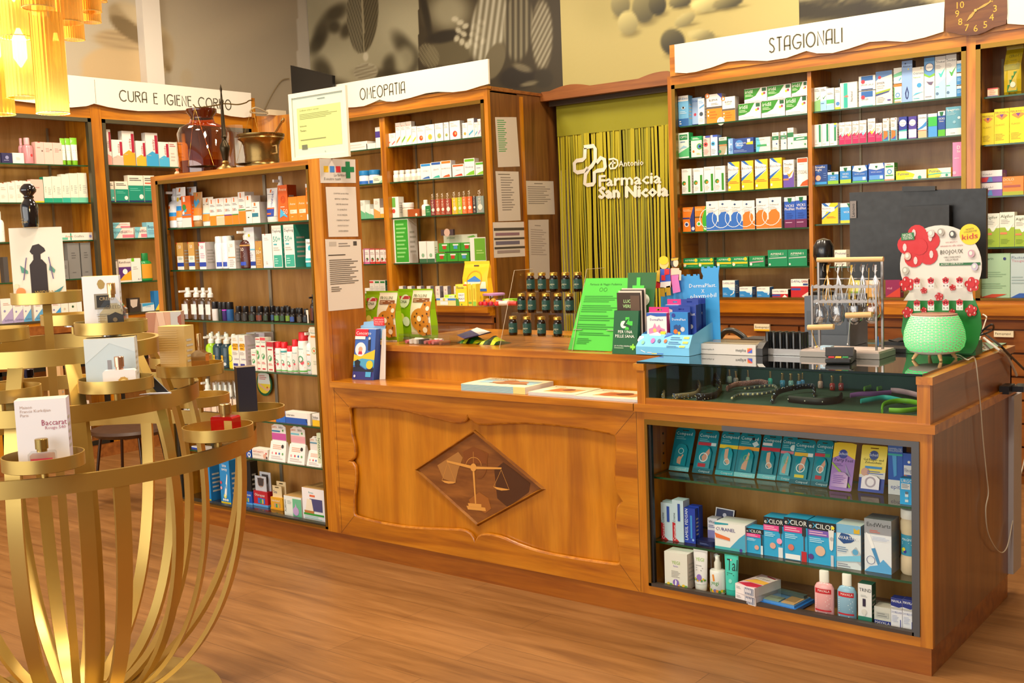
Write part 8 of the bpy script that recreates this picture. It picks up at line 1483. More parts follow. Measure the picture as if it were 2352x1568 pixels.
def et(m,s,a,b,hp,c,k):
 V_,F_,mn,mx=text_mesh(s);p0,p1,p2=E(*a,k),E(*b,k),E(a[0],a[1]-hp,k);U_=(p1-p0)/(mx-mn);W_=(p2-p0)/.72;m.add([p0+U_*(q-mn)+W_*t for q,t in V_],F_,M(c))
et(m,'NOVITA',(2219,529),(2237,526),4,'4a4a3a',10);et(m,'COLLEZIONE',(2214,535),(2244,531),4,'4a4a3a',10);et(m,'kids',(2210,551),(2246,546),13,'c01c3a',10);m.build('round_tag',e)
def flower(m,cx,cy,s,k,c='c8141e'):
 for i in range(5):t=math.radians(-100+72*i);epoly(m,ell(cx+s*.62*math.cos(t),cy+s*.62*math.sin(t),s*.48,s*.48,14),c,k+i)
 epoly(m,ell(cx,cy,s*.42,s*.42,12),c,k+6)
 for i in range(5):t=math.radians(-100+72*i);epoly(m,ell(cx+s*.72*math.cos(t-.2),cy+s*.72*math.sin(t-.2),s*.1,s*.2,8),'f0c8c8',k+7)
m=MB();flower(m,2112,566,46,5)
for a in((2084,652,16),(2234,653,16),(2232,713,13),(2086,717,12),(2158,681,9)):flower(m,*a,14)
for a in((2123,667,7),(2189,660,7),(2123,712,7),(2188,716,7),(2200,757,7),(2212,783,5)):flower(m,*a,14)
m.build('flower_print',e)
m=MB();epoly(m,[(2072,536),(2100,533),(2102,550),(2071,552)],'2a7a44',16);et(m,'NICHEL',(2075,543),(2097,541),6,'f0f0e8',20);et(m,'TESTED',(2075,550),(2098,548),6,'f0f0e8',20)
et(m,'con amore e',(2172,558),(2199,556),4,'a82040',6);et(m,'attenzione alla salute',(2160,567),(2212,564),4,'a82040',6);et(m,'BIOJOUX',(2160,584),(2212,581),10,'4a4a3a',6);et(m,'ORECCHINI AMICI',(2168,593),(2206,591),4,'4a4a4a',6);et(m,'DELLA PELLE',(2172,599),(2201,597),4,'4a4a4a',6)
epoly(m,[(2158,604),(2252,602),(2252,608),(2158,610)],'1f6a3a',6);et(m,'ACCIAIO CHIRURGICO',(2162,609),(2213,606.5),4,'f0f0e8',10)
for cx,cy,c in((2140,536,'c8c4c0'),(2162,533,'a8a49c'),(2189,538,'4a4a4a'),(2232,582,'c8a0b0'),(2240,612,'c0b8d0'),(2086,588,'d0b0a0'),(2081,621,'b8b4a8')):epoly(m,ell(cx,cy,8,9,12),c,18);epoly(m,ell(cx-1,cy-1,4,5,10),'e8e4dc',20)
m.build('card_print',e)
for row_,(py,yb)in enumerate(((651,668),(704,719))):
 for i,px in enumerate((2106,2138,2172,2204)):
  y=YE-.03;p=atY(px,py-row_*2-i*.6,y);s_=.0118;m=MB();pts=[(p.x+s_*a,y,p.z+s_*b)for a,b in((-1,-1.6),(1,-1.6),(1,.4),(.8,.9),(.3,1.1),(-.3,1.1),(-.8,.9),(-1,.4))];m.prism(pts,(0,.0012,0),M('dcdad8'))
  for dx,dz in((-.6,1.1),(0,1.5),(.6,1.1),(-.5,.5),(.5,.5),(0,.8)):m.add([(p.x+s_*(dx+.42*math.cos(t*.785)),y-.0006,p.z+s_*(dz+.42*math.sin(t*.785)))for t in range(8)],[tuple(range(8))],M('c4182a'))
  m.add([(p.x+s_*a,y-.0008,p.z+s_*b)for a,b in((-.7,.1),(.7,.1),(.5,-.1),(-.5,-.1))],[(3,2,1,0)],M('d05a78'));o=m.build('earring_card')
  for dx in(-.5,.5):m=MB();m.lathe([(.001,0),(.0022,.001),(.001,.003)],M(('c8a040','8a8a8a','2a2a3a','b8a088')[i],.3,.6),(p.x+s_*dx,y-.002,p.z-s_*.9),8);m.build('earring',o)
  m=MB();m.tube([(p.x-.004,YE-.002,p.z+s_*1.6),(p.x,y-.002,p.z+s_*1.5),(p.x+.004,y-.004,p.z+s_*1.45)],.0011,M('c0b8b0',.3,.6),5);m.build('hook',o);tag(o,f'white earring card with red flower top, {ORD[i+1]} from left in the {("upper", "lower")[row_]} row','earring card','earring cards on the display')
# cables, sockets and drawer tags
def cable(name,pts,r,c,label):m=MB();P_=[Vector(p)for p in pts];S=[]
def smooth(P_,n=6):
 P_=[Vector(p)for p in P_];o=[]
 for i in range(len(P_)-1):
  a,b,c,d=P_[max(i-1,0)],P_[i],P_[i+1],P_[min(i+2,len(P_)-1)]
  for k in range(n):t=k/n;o.append(.5*((2*b)+(c-a)*t+(2*a-5*b+4*c-d)*t*t+(3*b-a-3*c+d)*t**3))
 return o+[P_[-1]]
def cable(name,pts,r,c,label):m=MB();m.tube(smooth(pts),r,M(c,.45),8);return tag(m.build(name),label,'cable')
XS=XR+.016
W1=[fl(2188,814,ZT+.004),fl(2205,816,ZT+.003),fl(2222,826,ZT+.003),Vector((XR+.004,atX(2236,838,XR).y,ZT+.002))]+[atX(a,b,XS)for a,b in((2246,870),(2252,930),(2258,1010),(2266,1090),(2270,1132),(2264,1170),(2270,1225),(2294,1266),(2312,1258),(2325,1200),(2338,1120),(2352,1060),(2362,1010))]
cable('white_cable',W1,.0022,'d8d0bc','thin white cable hanging in a loop down the counter right side')
K1=[fl(2260,776,ZT+.012),fl(2290,800,ZT+.01)]+[atX(a,b,XS-.004)for a,b in((2312,815),(2330,850),(2335,862))]
cable('white_cable',K1,.005,'d8d4cc','thick bundled white cable over the counter back corner')
cable('black_cable',[Vector(p)+Vector((.006,.01,.012))for p in K1[:2]]+[atX(a,b,XS+.006)for a,b in((2316,812),(2340,836),(2365,860))],.0045,'141416','black cable running along the thick white one')
cable('black_cable',[fl(2236,790,ZT+.004),fl(2256,760,ZT+.05),fl(2278,745,ZT+.08),fl(2281,756,ZT+.05),fl(2262,766,ZT+.04),fl(2240,772,ZT+.03)],.004,'161618','black cable looping up behind the earring display')
cable('white_cable',[fl(2243,800,ZT+.004),fl(2262,742,ZT+.05),fl(2266,728,ZT+.07),fl(2258,722,ZT+.075)],.003,'d0c8b8','short white cable loop right of the earring display')
m=MB();p=fl(2020,796,ZT);rb=random.Random(2);pts=[(p.x+.05*rb.random()+.012*k,p.y+.08*rb.random(),ZT+.006+.02*rb.random())for k in range(16)];m.tube(smooth(pts),.004,M('121214',.4),6);tag(m.build('cable_coil'),'tangle of black cables behind the card terminal','cable')
m=MB();q=p+Vector((-.02,.01,0));m.box((q.x,q.y,ZT+.0006),(q.x+.012,q.y+.004,ZT+.04),M('2a6ac8'));tag(m.build('cable_tie'),'blue cable tie strap on the black cable tangle','cable tie')
m=MB();p=fl(2000,812,ZT);m.box((p.x-.02,p.y+.06,ZT+.0006),(p.x+.16,p.y+.16,ZT+.016),M('151517',.4));tag(m.build('router_tray',bevel=.005),'flat black plastic tray behind the card terminal','tray')
xq_=XR+.001;a,b=atX(2298,903,xq_),atX(2352,862,xq_);m=MB();m.box((xq_,a.y-.02,a.z),(xq_+.035,a.y+.07,b.z+.005),M('131316',.35));m.box((xq_+.035,a.y+.03,a.z+.004),(xq_+.075,a.y+.12,b.z),M('202228',.35));tag(m.build('power_adapter',bevel=.004),'black power adapter block fixed to the counter right end','power adapter')
m=MB();y0=atX(2317,1000,xq_).y;m.box((XR-.02,y0,.1),(XR+.02,YBK+.03,ZL-.035),M('b8b2b4',.5));tag(m.build('edge_trim_strip'),'white laminate edge panel at the rear of the counter right end','panel')
for i,(px0,px1,py0,py1,t,lab)in enumerate(((1734,1769,744,759,'Esomeprazol','cream drawer label with yellow foot behind the coin tray'),(2284,2329,760,773,'Pantoprazol','cream drawer label right of the earring display'))):
 y=YS-.012;a,b=atY(px0,py1,y),atY(px1,py0,y);m=MB();m.box((a.x,y-.012,a.z),(b.x,y+.006,b.z),M('e4d8b8'));art(m,[f't .08 .4 .36 3a3426 {t}']+(['r 0 0 1 .26 e0b020']if i==0 else[]),FRONT(a.x,y-.012,a.z),b.x-a.x,b.z-a.z);o=m.build('drawer_label');o.rotation_euler=(0,0,0);tag(o,lab,'label')
P=fl(1682,776,ZT);P.y=4.35;P.x=Xon(1680,P.y,ZT);m=MB();m.tube(smooth([(P.x-.06,P.y,ZT+.012),(P.x-.03,P.y,ZT+.045),(P.x+.01,P.y,ZT+.05),(P.x+.05,P.y,ZT+.03),(P.x+.07,P.y,ZT+.012)]),.013,M('1c1810',.35),10);tag(m.build('telephone_handset'),'black curved handset lying behind the castle display','handset')
x0=Xon(1702,4.3,ZT);m=MB();m.box((x0,4.3,ZT+.0006),(x0+.3,4.42,ZT+.022),M('1e2228',.4));tag(m.build('keyboard',bevel=.004),'dark keyboard edge behind the coin tray','keyboard')
# magazines on the lower ledge
for i,(x0,x1,yb0,yb1,n,c,lab)in enumerate(((1051,1192,898,909,26,'7ab8c8','thick stack of magazines with turquoise page edges'),(1211,1314,908,916,11,'c0c4cc','thinner middle stack of magazines with grey edges'),(1315,1456,916,928,9,'b8bcc8','stack of magazines with food cover, nearest the showcase'))):
 A,B=fl(x0,yb0,ZL),fl(x1,yb1,ZL);A.y=max(A.y,YF);L=(B-A).length;h=(.0012 if i else.0011)*n;D=.2 if i else.21;e=empty('magazine_stack',(A.x,A.y+.005,ZL+.0006),lab,'magazines','magazine stacks on the lower ledge',.03)
 m=MB();m.box((0,0,0),(L,D,h),M(c),M('d8c8a8'),M('dcd8d0'))
 for k in range(n//2):m.box((-.0004,-.0006,h*(k*2)/n),(L+.0004,0,h*(k*2+1)/n),M('a8d0d8' if i==0 and k%3 else 'e0dcd4'))
 if i==0:m.box((L*.82,-.001,0),(L,0,h),M('e0d488'))
 m.build('pages',e);m=MB();m.box((0,0,h),(L,D,h+.0008),M('e6d6ac'));F=plane((0,0,h+.0008),(1,0,0),(0,1,0),(0,0,1));art(m,['r .1 .3 .95 .75 8ab0b8','c .5 .5 .16 a86a3a','c .7 .46 .13 b87a4a','p .3,.3 .9,.3 .8,.5 .4,.5 8a5a38','c .36 .52 .08 c89a7a','t .1 .8 .1 4a3a2a PREVENTIV']if i==0 else['p .2,.2 .8,.2 .9,.6 .3,.7 c88a48','c .4 .4 .14 a85a2a','c .6 .5 .12 7a3a1a','t .1 .8 .08 6a5a4a Rivista'],F,L,D);m.build('cover',e)
# ---------------- inside the glass tray: polishes and headbands
ZF=ZL+.0045
def polish(px,py,c,lab,k=1.):
 P=fl(px,py,ZF);key=('np',c)
 def mk():m=MB();m.lathe([(.0095,0),(.0105,.002),(.0105,.024),(.008,.028),(.005,.03)],M(c,.15,0,.5),seg=14);art(m,['l .34 .2 .66 .7 3 e8e4e0'],wrap(.0105),.036,.026,-.018);return m
 def mc():m=MB();m.lathe([(.0066,.029),(.0062,.056),(.005,.0575)],M('c8a868',.15,.9),seg=12);return m
 o=ob('nail_polish',key,mk);ob('cap',('npc',),mc,o);o.location=(P.x,P.y,ZF+.0006);tag(o,f'{lab} nail polish bottle with gold cap in the glass tray','nail polish','nail polishes in the glass tray')
for a in((1676,879,'c8d4c0','clear mint, leftmost'),(1690.5,883,'dcc4bc','pale nude, behind the pink headband'),(1719,881,'98a894','grey green'),(1735.5,878.4,'7a98a4','grey blue'),(1746,875.6,'7a9aa0','smoky teal, behind the grey blue'),(1770,884,'3ab8a8','bright turquoise, front'),(1781,876.5,'1a6a60','dark teal, behind the turquoise'),(1797.7,889,'4a9ac8','bright blue, front left'),(1806,880,'4aa0b8','aqua, behind the bright blue'),(1817,890,'88b8b8','pale aqua, front'),(1824.5,884,'7ab0c8','sky blue, middle'),(1836,891,'4a8ac0','deep blue, front'),(1844.5,888,'4a90d0','vivid blue, behind the deep blue'),(1855,883,'4a90c0','steel blue'),(1868,878.4,'5a98c8','light blue, rear right'),(1884.7,891,'d8a898','nude pink'),(1912,896,'d03a28','orange red, left of two'),(1932,896,'c83a2a','coral red, right of two'),(1966,883,'a82a3a','dark red, rear')):polish(*a)
def band(name,pts,r,c,label,beads=None,flat=1.,z=.012):
 P_=smooth([fl(a,b,ZF+z)+Vector((0,0,dz))for a,b,dz in pts]);m=MB();n=len(P_)
 vs=[];fs=[];seg=8
 for i,p in enumerate(P_):
  d=(P_[min(i+1,n-1)]-P_[max(i-1,0)]).normalized();s_=Vector((0,0,1)).cross(d).normalized()
  for k in range(seg):t=6.2832*k/seg;vs.append(p+s_*(r*.45*math.cos(t))+Vector((0,0,1))*(r*flat*math.sin(t)))
 fs=[(i*seg+k,i*seg+(k+1)%seg,(i+1)*seg+(k+1)%seg,(i+1)*seg+k)for i in range(n-1)for k in range(seg)]+[tuple(range(seg))[::-1],tuple(range((n-1)*seg,n*seg))];m.add(vs,fs,M(c,.5),True);o=m.build(name);tag(o,label,'headband','headbands in the glass tray')
 if beads:
  cols,br,step,part_=beads;m=MB();rb=random.Random(len(pts))
  for i in range(0,n,step):
   p=P_[i]
   for q in(range(1)if br>.003 else range(5)):
    v=Vector((rb.uniform(-1,1)*r*.4,-r*.5 if br<.003 else-r*.2,rb.uniform(-.9,.95)*r))if br<.003 else Vector((0,-r*.3,0));m.lathe([(.0003,-br),(br*.8,-br*.6),(br,0),(br*.8,br*.6),(.0003,br)],M(cols[(i+q)%len(cols)],.12,.6 if br<.003 else 0,.4),tuple(p+v),6 if br<.003 else 12)
  m.build(part_,o)
CRY=(('c8d0e8','e8c87a','3a4a7a','8a98c8'),.002,1,'crystals')
band('headband',[(1524,912,0),(1528,895,.012),(1545,882,.018),(1575,876,.02),(1605,885,.01),(1600,903,0),(1560,910,0),(1548,911,0)],.012,'8a7458','beige lined headband with dark crystals, front left of the tray',CRY)
band('headband',[(1546,890,.0),(1556,872,.02),(1585,863,.03),(1620,864,.03),(1645,875,.02),(1655,892,.0),(1640,908,0),(1600,912,0)],.014,'1a1418','black padded headband covered with crystals',CRY)
band('headband',[(1670,892,0),(1690,886,.006),(1720,884,.008),(1745,881,.008),(1763,880,.0)],.011,'c88a80','pink beaded headband in the glass tray',(('e0a8a0','c87a78','f0c8c0'),.002,1,'beads'))
band('headband',[(1682,914,0),(1698,906,.0),(1730,905,0),(1760,902,0),(1784,894,0),(1776,888,.004),(1745,890,.004),(1712,894,.004)],.007,'6a7278','grey velvet headband with pearls in the tray',(('e0cc9c','d8c08c'),.0052,2,'pearls'))
band('headband',[(1774,920,0),(1790,905,.01),(1830,896,.012),(1868,893,.01),(1870,905,0)],.011,'181416','black headband with beige lining in the middle of the tray',CRY)
band('headband',[(1812,916,0),(1850,920,0),(1890,922,0),(1925,918,0),(1932,908,.0)],.014,'0e0c10','black satin headband with sparse studs in the tray',(('e8e0d0',),.0032,6,'studs'))
band('headband',[(1985,893,0),(2010,888,.004),(2040,882,.008),(2062,878,.004),(2050,886,0),(2015,893,0)],.01,'7ab01e','lime headband with dark cloth label lying behind the purple one')
band('headband',[(1953,908,0),(1975,907,.004),(2010,906,.004),(2046,902,.002)],.009,'9a62a8','purple padded headband in the glass tray')
band('headband',[(1977,921,0),(2000,919,.003),(2035,915,.004),(2080,922,.0)],.009,'2aa8a4','turquoise padded headband in the glass tray')
band('headband',[(2046,900,.006),(2065,901,.006),(2090,906,.006),(2112,912,.006)],.01,'d8a8b8','pale pink padded headband at the right end')
band('headband',[(2026,944,0),(2030,932,.006),(2055,926,.008),(2085,926,.008),(2112,930,.006)],.009,'6aa81e','lime green headband nearest the front glass, upper arm')
band('headband',[(2042,942,0),(2070,943,0),(2095,941,0),(2112,938,0)],.009,'74b022','lime green headband tip lying along the front glass')
P=fl(1650,874,ZF);m=MB();m.lathe([(.003,-.006),(.024,-.006),(.026,0),(.024,.006),(.003,.006)],thin_glass('green_plastic',(.4,.85,.45),1.5,.1),(0,0,0),20);o=m.build('round_case');o.rotation_euler=(1.35,0,.2);o.location=(P.x,P.y+.03,ZF+.0268);tag(o,'round green translucent plastic case behind the crystal headband','case')
# ---------------- gold tiered perfume stand
AX,AY=-3.354,1.847
def pol(a,r,z=0.):a=math.radians(a);return Vector((r*math.cos(a),r*math.sin(a),z))
ps=empty('perfume_stand',(AX,AY,0),'large brushed gold tiered perfume stand of rings, ribs and round trays','display stand')
m=MB();m.lathe([(.464,0),(.464,.006),(.455,.009)],GOLD,seg=72);m.build('base_disc',ps);m=MB();m.lathe([(.2,.009),(.19,.022),(.12,.034),(.02,.04)],GOLD,seg=48);m.build('hub',ps)
def ringband(z,r,h=.05,t=.013):
 m=MB();n=96;c=[(r,z),(r,z-h),(r-t,z-h),(r-t,z)]
 for k in range(4):
  a,b=c[k],c[(k+1)%4];vs=[]
  for i in range(n):q=6.2832*i/n;vs+=[(a[0]*math.cos(q),a[0]*math.sin(q),a[1]),(b[0]*math.cos(q),b[0]*math.sin(q),b[1])]
  m.add(vs,[(2*i+1,(2*i+3)%(2*n),(2*i+2)%(2*n),2*i)for i in range(n)],GOLD,k in(0,2))
 m.build('ring',ps)
RG={'L':(.902,.629),'M':(1.069,.451),'U':(1.226,.337)}
for z,r in RG.values():ringband(z,r)
def rib(a,P,w=.043,t=.014):
 m=MB();u=pol(a,1);s=Vector((-u.y,u.x,0));n=22;vs=[]
 for i in range(n+1):
  k=i/n;q=[(1-k)**3*P[0][c]+3*k*(1-k)**2*P[1][c]+3*k*k*(1-k)*P[2][c]+k**3*P[3][c]for c in(0,1)]
  d=[3*(1-k)**2*(P[1][c]-P[0][c])+6*k*(1-k)*(P[2][c]-P[1][c])+3*k*k*(P[3][c]-P[2][c])for c in(0,1)];L=math.hypot(*d);nr=(d[1]/L,-d[0]/L)
  for e_,f_ in((1,1),(-1,1),(-1,-1),(1,-1)):vs.append(u*(q[0]+nr[0]*t/2*f_)+s*(w/2*e_)+Vector((0,0,q[1]+nr[1]*t/2*f_)))
 for k in range(4):m.add(vs,[(4*i+k,4*i+(k+1)%4,4*i+4+(k+1)%4,4*i+4+k)for i in range(n)],GOLD,True)
 m.add(vs,[(3,2,1,0),(4*n,4*n+1,4*n+2,4*n+3)],GOLD);m.build('rib',ps,sharp=30)
for k in range(8):rib(345.5+45*k,((.15,.03),(.5,.15),(.62,.5),(.62,.855)))
for k in range(6):rib(338.5+60*k,((.13,.03),(.42,.12),(.52,.6),(.442,1.022)))
for a in(314,341,20,80,140,200,260):rib(a,((.12,.03),(.45,.15),(.53,.8),(.328,1.18)))
m=MB();m.bar((0,0,.035),(0,0,1.345),.042,.026,GOLD,(.5,.87,0));m.build('post',ps)
TR={}
def tray(key,a,r,z,stub):
 p=pol(a,r,z);R_=.106;m=MB();m.lathe([(R_*.98,0),(R_,.001),(R_,.037),(R_-.003,.037),(R_-.003,.004),(.002,.004)],GOLD,tuple(p),48,caps=False);m.lathe([(.002,0),(R_*.98,0)],M('2a2418',.5),(p.x,p.y,p.z-.0004),40,caps=False);o=m.build('tray',ps)
 if stub:m=MB();m.lathe([(.03,-stub*.25),(.03,0)],CHROME,tuple(p),20);m.lathe([(.009,-stub),(.009,0)],GOLD,tuple(p),14);m.build('stem',o)
 TR[key]=Vector((AX+p.x,AY+p.y,z+.0046))
for k,a,r,z,s in(('white',327.5,.615,.93,.03),('red',18.5,.615,.93,.03),('black',52,.62,.93,.03),('green',155,.615,.93,.03),('back',97,.615,.93,.03),('blue',354,.44,1.1,.033),('gold',40.5,.44,1.1,.033),('edge',313,.44,1.1,.033),('pink',80,.44,1.1,.033),('creed',3.5,.327,1.26,.036),('small',137,.327,1.26,.036),('left',302,.327,1.26,.036),('top',0,0,1.35,0)):tray(k,a,r,z,s)
# perfumes
GP='perfumes on the gold stand'
def depth(P):return(P-CO).dot(CF)
def onray(T,px,z):
 k=(px-1176)/FPX;a=CR-CF*k;d=Vector((-CF.y,CF.x,0));d=Vector((CR.x,CR.y,0)).normalized();v=T-CO;t=-(v.x*a.x+v.y*a.y+(z-CAMH)*a.z)/(d.x*a.x+d.y*a.y);return Vector((T.x,T.y,z))+d*t
def pbox(T,x0,x1,yt,col,ops,label,yaw,d=.06,side=None,top=None,back=.0,name='perfume_box',front=True):
 A,B=onray(T,x0,T.z),onray(T,x1,T.z);w=(B-A).length/math.cos(math.radians(yaw));c=(A+B)/2;h=zat(yt,c.x,c.y)-T.z;o=carton(q3(w),q3(h),d,col,ops,side,top);o.name=name
 o.matrix_world=Matrix.Translation(c+Vector((0,0,.0006)))@Matrix.Rotation(math.radians(38.3+yaw),4,'Z')@Matrix.Translation((0,-.01+back,0));return tag(o,label,'perfume box',GP)
pbox(TR['white'],48,156,918,'e2e2ec',['t .1 .87 .045 b8a098 Maison','t .1 .81 .045 b8a098 Francis Kurkdjian','t .1 .75 .045 b8a098 Paris','t .5 .6 .09 a04868 Baccarat','t .56 .54 .05 b07088 Rouge 540'],'white perfume box with fine lettering on the front lower tray',14,.06,'c8c0d8','e8d8b8',.02)
pbox(TR['blue'],203,311,777,'b9cad6',['p .0,.5 .5,.9 1,.7 1,1 0,1 c4d2dc','p .2,0 .9,.4 1,.2 1,0 aebfce','r .44 .3 .52 .56 8a8890'],'pale blue marbled perfume box with white bottle in front',12,.07,'c4c8cc','e0c89a',.02)
pbox(TR['gold'],365,430,750,'d6b97a',[f'l .03 {.05*i:.2f} .97 {.05*i+.03:.2f} 1 e4cc98' for i in range(1,19)],'gold honeycomb pattern perfume box on the middle tray',-14,.06,'c0a468','e0bc5a',.015)
pbox(TR['pink'],345,424,716,'d8ac94',['p 0,1 .3,1 .2,.6 .1,.2 0,0 b8826a','p .3,1 .5,1 .6,.5 .4,.6 e4c4b0','r .7 .0 1 1 c8ccd4','p .9,.9 1,.95 1,.7 .9,.8 a05a50','r .04 .42 .12 .48 2a2420'],'pink and grey perfume box with figure print behind the gold box',4,.05,'a88478','d0a878',.0)
pbox(TR['creed'],199,277,634,'dde2ee',['p .4,.86 .44,.78 .5,.76 .58,.78 .62,.86 .56,.92 .5,.94 .44,.92 a08850','r .3 .4 .72 .68 8a8478','r .36 .43 .72 .65 1c1a1a','t .44 .56 .06 b8a078 CREED','l .34 .26 .8 .32 2 a8a8b0'],'white perfume box with gold crest and black plaque',14,.055,'c4cadc','e0b050',.02)
pbox(TR['top'],42,146,522,'e6e4da',['p .36,.68 .42,.76 .54,.78 .64,.72 .66,.68 .56,.64 .4,.64 2a2430','r .42 .56 .56 .64 2a2430','p .34,.5 .42,.57 .58,.57 .66,.5 .66,.12 .6,.04 .4,.04 .34,.12 2c2630','t .4 .1 .05 b89a4a WIDIAN','p .16,.5 .3,.42 .3,.38 .18,.4 5a9a8c','p .72,.5 .82,.42 .8,.38 .7,.42 5a9a8c','c .14 .14 .09 e8925a','c .36 .06 .08 e08a50','p .1,.06 .3,.02 .34,.12 .28,.1 3a7a80','p .7,.1 .96,.2 .9,.14 .74,.06 4a8a98','c .84 .08 .05 e8d8b8','c .06 .22 .05 e8dcc0','p .2,.3 .22,.3 .3,.6 .28,.6 6a5a8a','p .76,.3 .78,.3 .72,.6 .7,.6 6a5a8a'],'white perfume box with black bottle and oranges print on the top tray',22,.075,'e0dccc','e8c060',.02)
pbox(TR['black'],551,590,842,'22253a',['l .05 .02 .95 .06 1 32364e'],'tall wrapped black perfume box on the right tray',24,.05,'3a2e20','6a5230',.0)
pbox(TR['green'],118,148,836,'e6b880',[],'small peach perfume box seen between the ribs at the back',10,.05,'d8a468','e8a040',-.02)
def pbottle(T,x0,x1,yt,yc,glass,liq,label,yaw,d=.03,cap='c8a050',capw=.4,ops=(),capcol=None,back=-.045,kind='perfume_bottle',shoulder=.0):
 A,B=onray(T,x0,T.z),onray(T,x1,T.z);w=(B-A).length/math.cos(math.radians(yaw));c=(A+B)/2;H=zat(yt,c.x,c.y)-T.z;hb=zat(yc,c.x,c.y)-T.z
 e=empty(kind,c+Vector((0,0,.0006)),label,'perfume bottle',GP);e.rotation_euler.z=math.radians(38.3+yaw);e.location+=Vector((math.sin(math.radians(38.3+yaw)),-math.cos(math.radians(38.3+yaw)),0))*(-back)
 m=MB();k=w*.06;s=shoulder
 P=[(-w/2+k,0,0),(w/2-k,0,0),(w/2,0,k),(w/2,0,hb*(1-s)-k),(w/2-k,0,hb*(1-s))]+([(w*.16,0,hb)]if s else[])+([(-w*.16,0,hb)]if s else[])+[(-w/2+k,0,hb*(1-s)),(-w/2,0,hb*(1-s)-k),(-w/2,0,k)];m.prism(P,(0,d,0),glass)
 if liq:m.prism([(x*.88,.003,.003+z*.8)for x,y,z in P],(0,d-.006,0),liq)
 art(m,list(ops),FRONT(-w/2,0,0),w,hb);m.build('bottle',e,bevel=.002 if not liq else 0)
 m=MB();cw=w*capw/2;cm=capcol or M(cap,.2,.9);m.lathe([(cw*.8,0),(cw*.8,(H-hb)*.2),(cw,(H-hb)*.22),(cw,(H-hb)*.96),(cw*.9,H-hb)],cm,(0,d/2,hb),20)if capcol is None or capw<.6 else m.box((-cw,0,hb),(cw,d,H),cm);m.build('cap',e)
pbottle(TR['white'],76,132,1003,1032,PETCL,thin_glass('pale_perfume',(.95,.8,.74),.5),'clear perfume bottle with red label in front of the white box',14,.03,'b89a58',.5,['r .1 .03 .9 .62 b83a4c','t .16 .4 .12 f0d8d0 Maison','t .4 .14 .16 f0d8d0 Baccarat'])
pbottle(TR['red'],483,538,930,958,M('a00410',.06,0,.6),None,'square red perfume bottle with gold cap alone on the right front tray',-20,.045,'b8945a',.5,['r .62 .1 .98 .8 b09048'],back=0)
pbottle(TR['blue'],247,316,816,846,M('e4e2e6',.25),None,'white perfume bottle with gold sun emblem and rose gold cap',12,.035,'d0a088',.3,['c .62 .4 .16 c8a050','c .62 .4 .09 e8cc80']+[f'p {.62+.13*math.cos(t*.628):.3f},{.4+.2*math.sin(t*.628):.3f} {.62+.2*math.cos(t*.628+.12):.3f},{.4+.3*math.sin(t*.628+.12):.3f} {.62+.13*math.cos(t*.628+.24):.3f},{.4+.2*math.sin(t*.628+.24):.3f} c8a050' for t in range(10)],back=-.05)
pbottle(TR['gold'],446,480,766,804,M('d8b890',.08,.95),None,'mirrored gold perfume bottle beside the honeycomb box',-5,.03,'d0a878',.34,(),back=-.02,shoulder=.12)
pbottle(TR['creed'],236,297,649,682,PETCL,thin_glass('gold_perfume',(.9,.82,.62),.6),'clear faceted perfume bottle with black label and gold spray head',10,.03,'d0a878',.3,['r .33 .02 .9 .5 1c1816','p .4,.5 .84,.5 .62,.58 1c1816','t .3 .68 .1 5a5040 CREED','t .4 .08 .05 b8a078 ROYAL OUD','c .6 .36 .08 6a5a40','l .02 .3 .3 .5 3 8a7a58'],shoulder=.3)
pbottle(TR['green'],58,84,848,868,M('0f4a3c',.08,0,.5),None,'dark green perfume bottle with black cap at the back of the stand',10,.03,'1a1420',.9,(),back=-.01)
e=TR['top']+Vector((0,0,0));zt=zat(522,e.x,e.y);c=onray(Vector((e.x,e.y,zt)),71,zt);bo=empty('perfume_bottle',c+Vector((0,.0,.0012)),'black perfume bottle with mushroom stopper on the topmost white box','perfume bottle',GP);h=zat(423,c.x,c.y)-zt;r=.027;BK=M('0c0810',.05,0,.6)
m=MB();m.lathe([(r*.86,0),(r*.9,.003),(r,h*.4),(r*.96,h*.52),(r*.6,h*.62),(r*.5,h*.66),(r*.62,h*.69),(r*.62,h*.71)],BK,seg=10);art(m,['t .36 .2 .09 a88a4a WIDIAN','l .3 .36 .7 .4 1 a88a4a'],wrap(r),r*3,h*.5,-r*1.5);m.build('bottle',bo)
m=MB();m.lathe([(r*.5,h*.71),(r*.52,h*.74),(r*.9,h*.82),(r*.92,h*.87),(r*.7,h*.95),(r*.4,h),(.001,h*1.0)],BK,seg=18);m.build('stopper',bo)
# black blotter fan with white strips on the middle ring
p=Vector((AX,AY,0))+pol(14,.449,1.0696);en=empty('blotter_fan',p,'black folded card with white scent strips lying on the middle ring','scent strips',rz=math.radians(38))
m=MB();m.prism([(-.055,.0,.055),(-.02,-.01,.05),(.03,-.03,.004),(-.01,-.02,.004)],(.001,.002,.001),M('18161a',.4));m.build('cover',en)
for i in range(6):m=MB();m.box((-.06+.006*i,-.035-.002*i,.0006+.0008*i),(.035,-.02-.001*i,.0012+.0008*i),M('d8dae8'));m.build('strip',en)
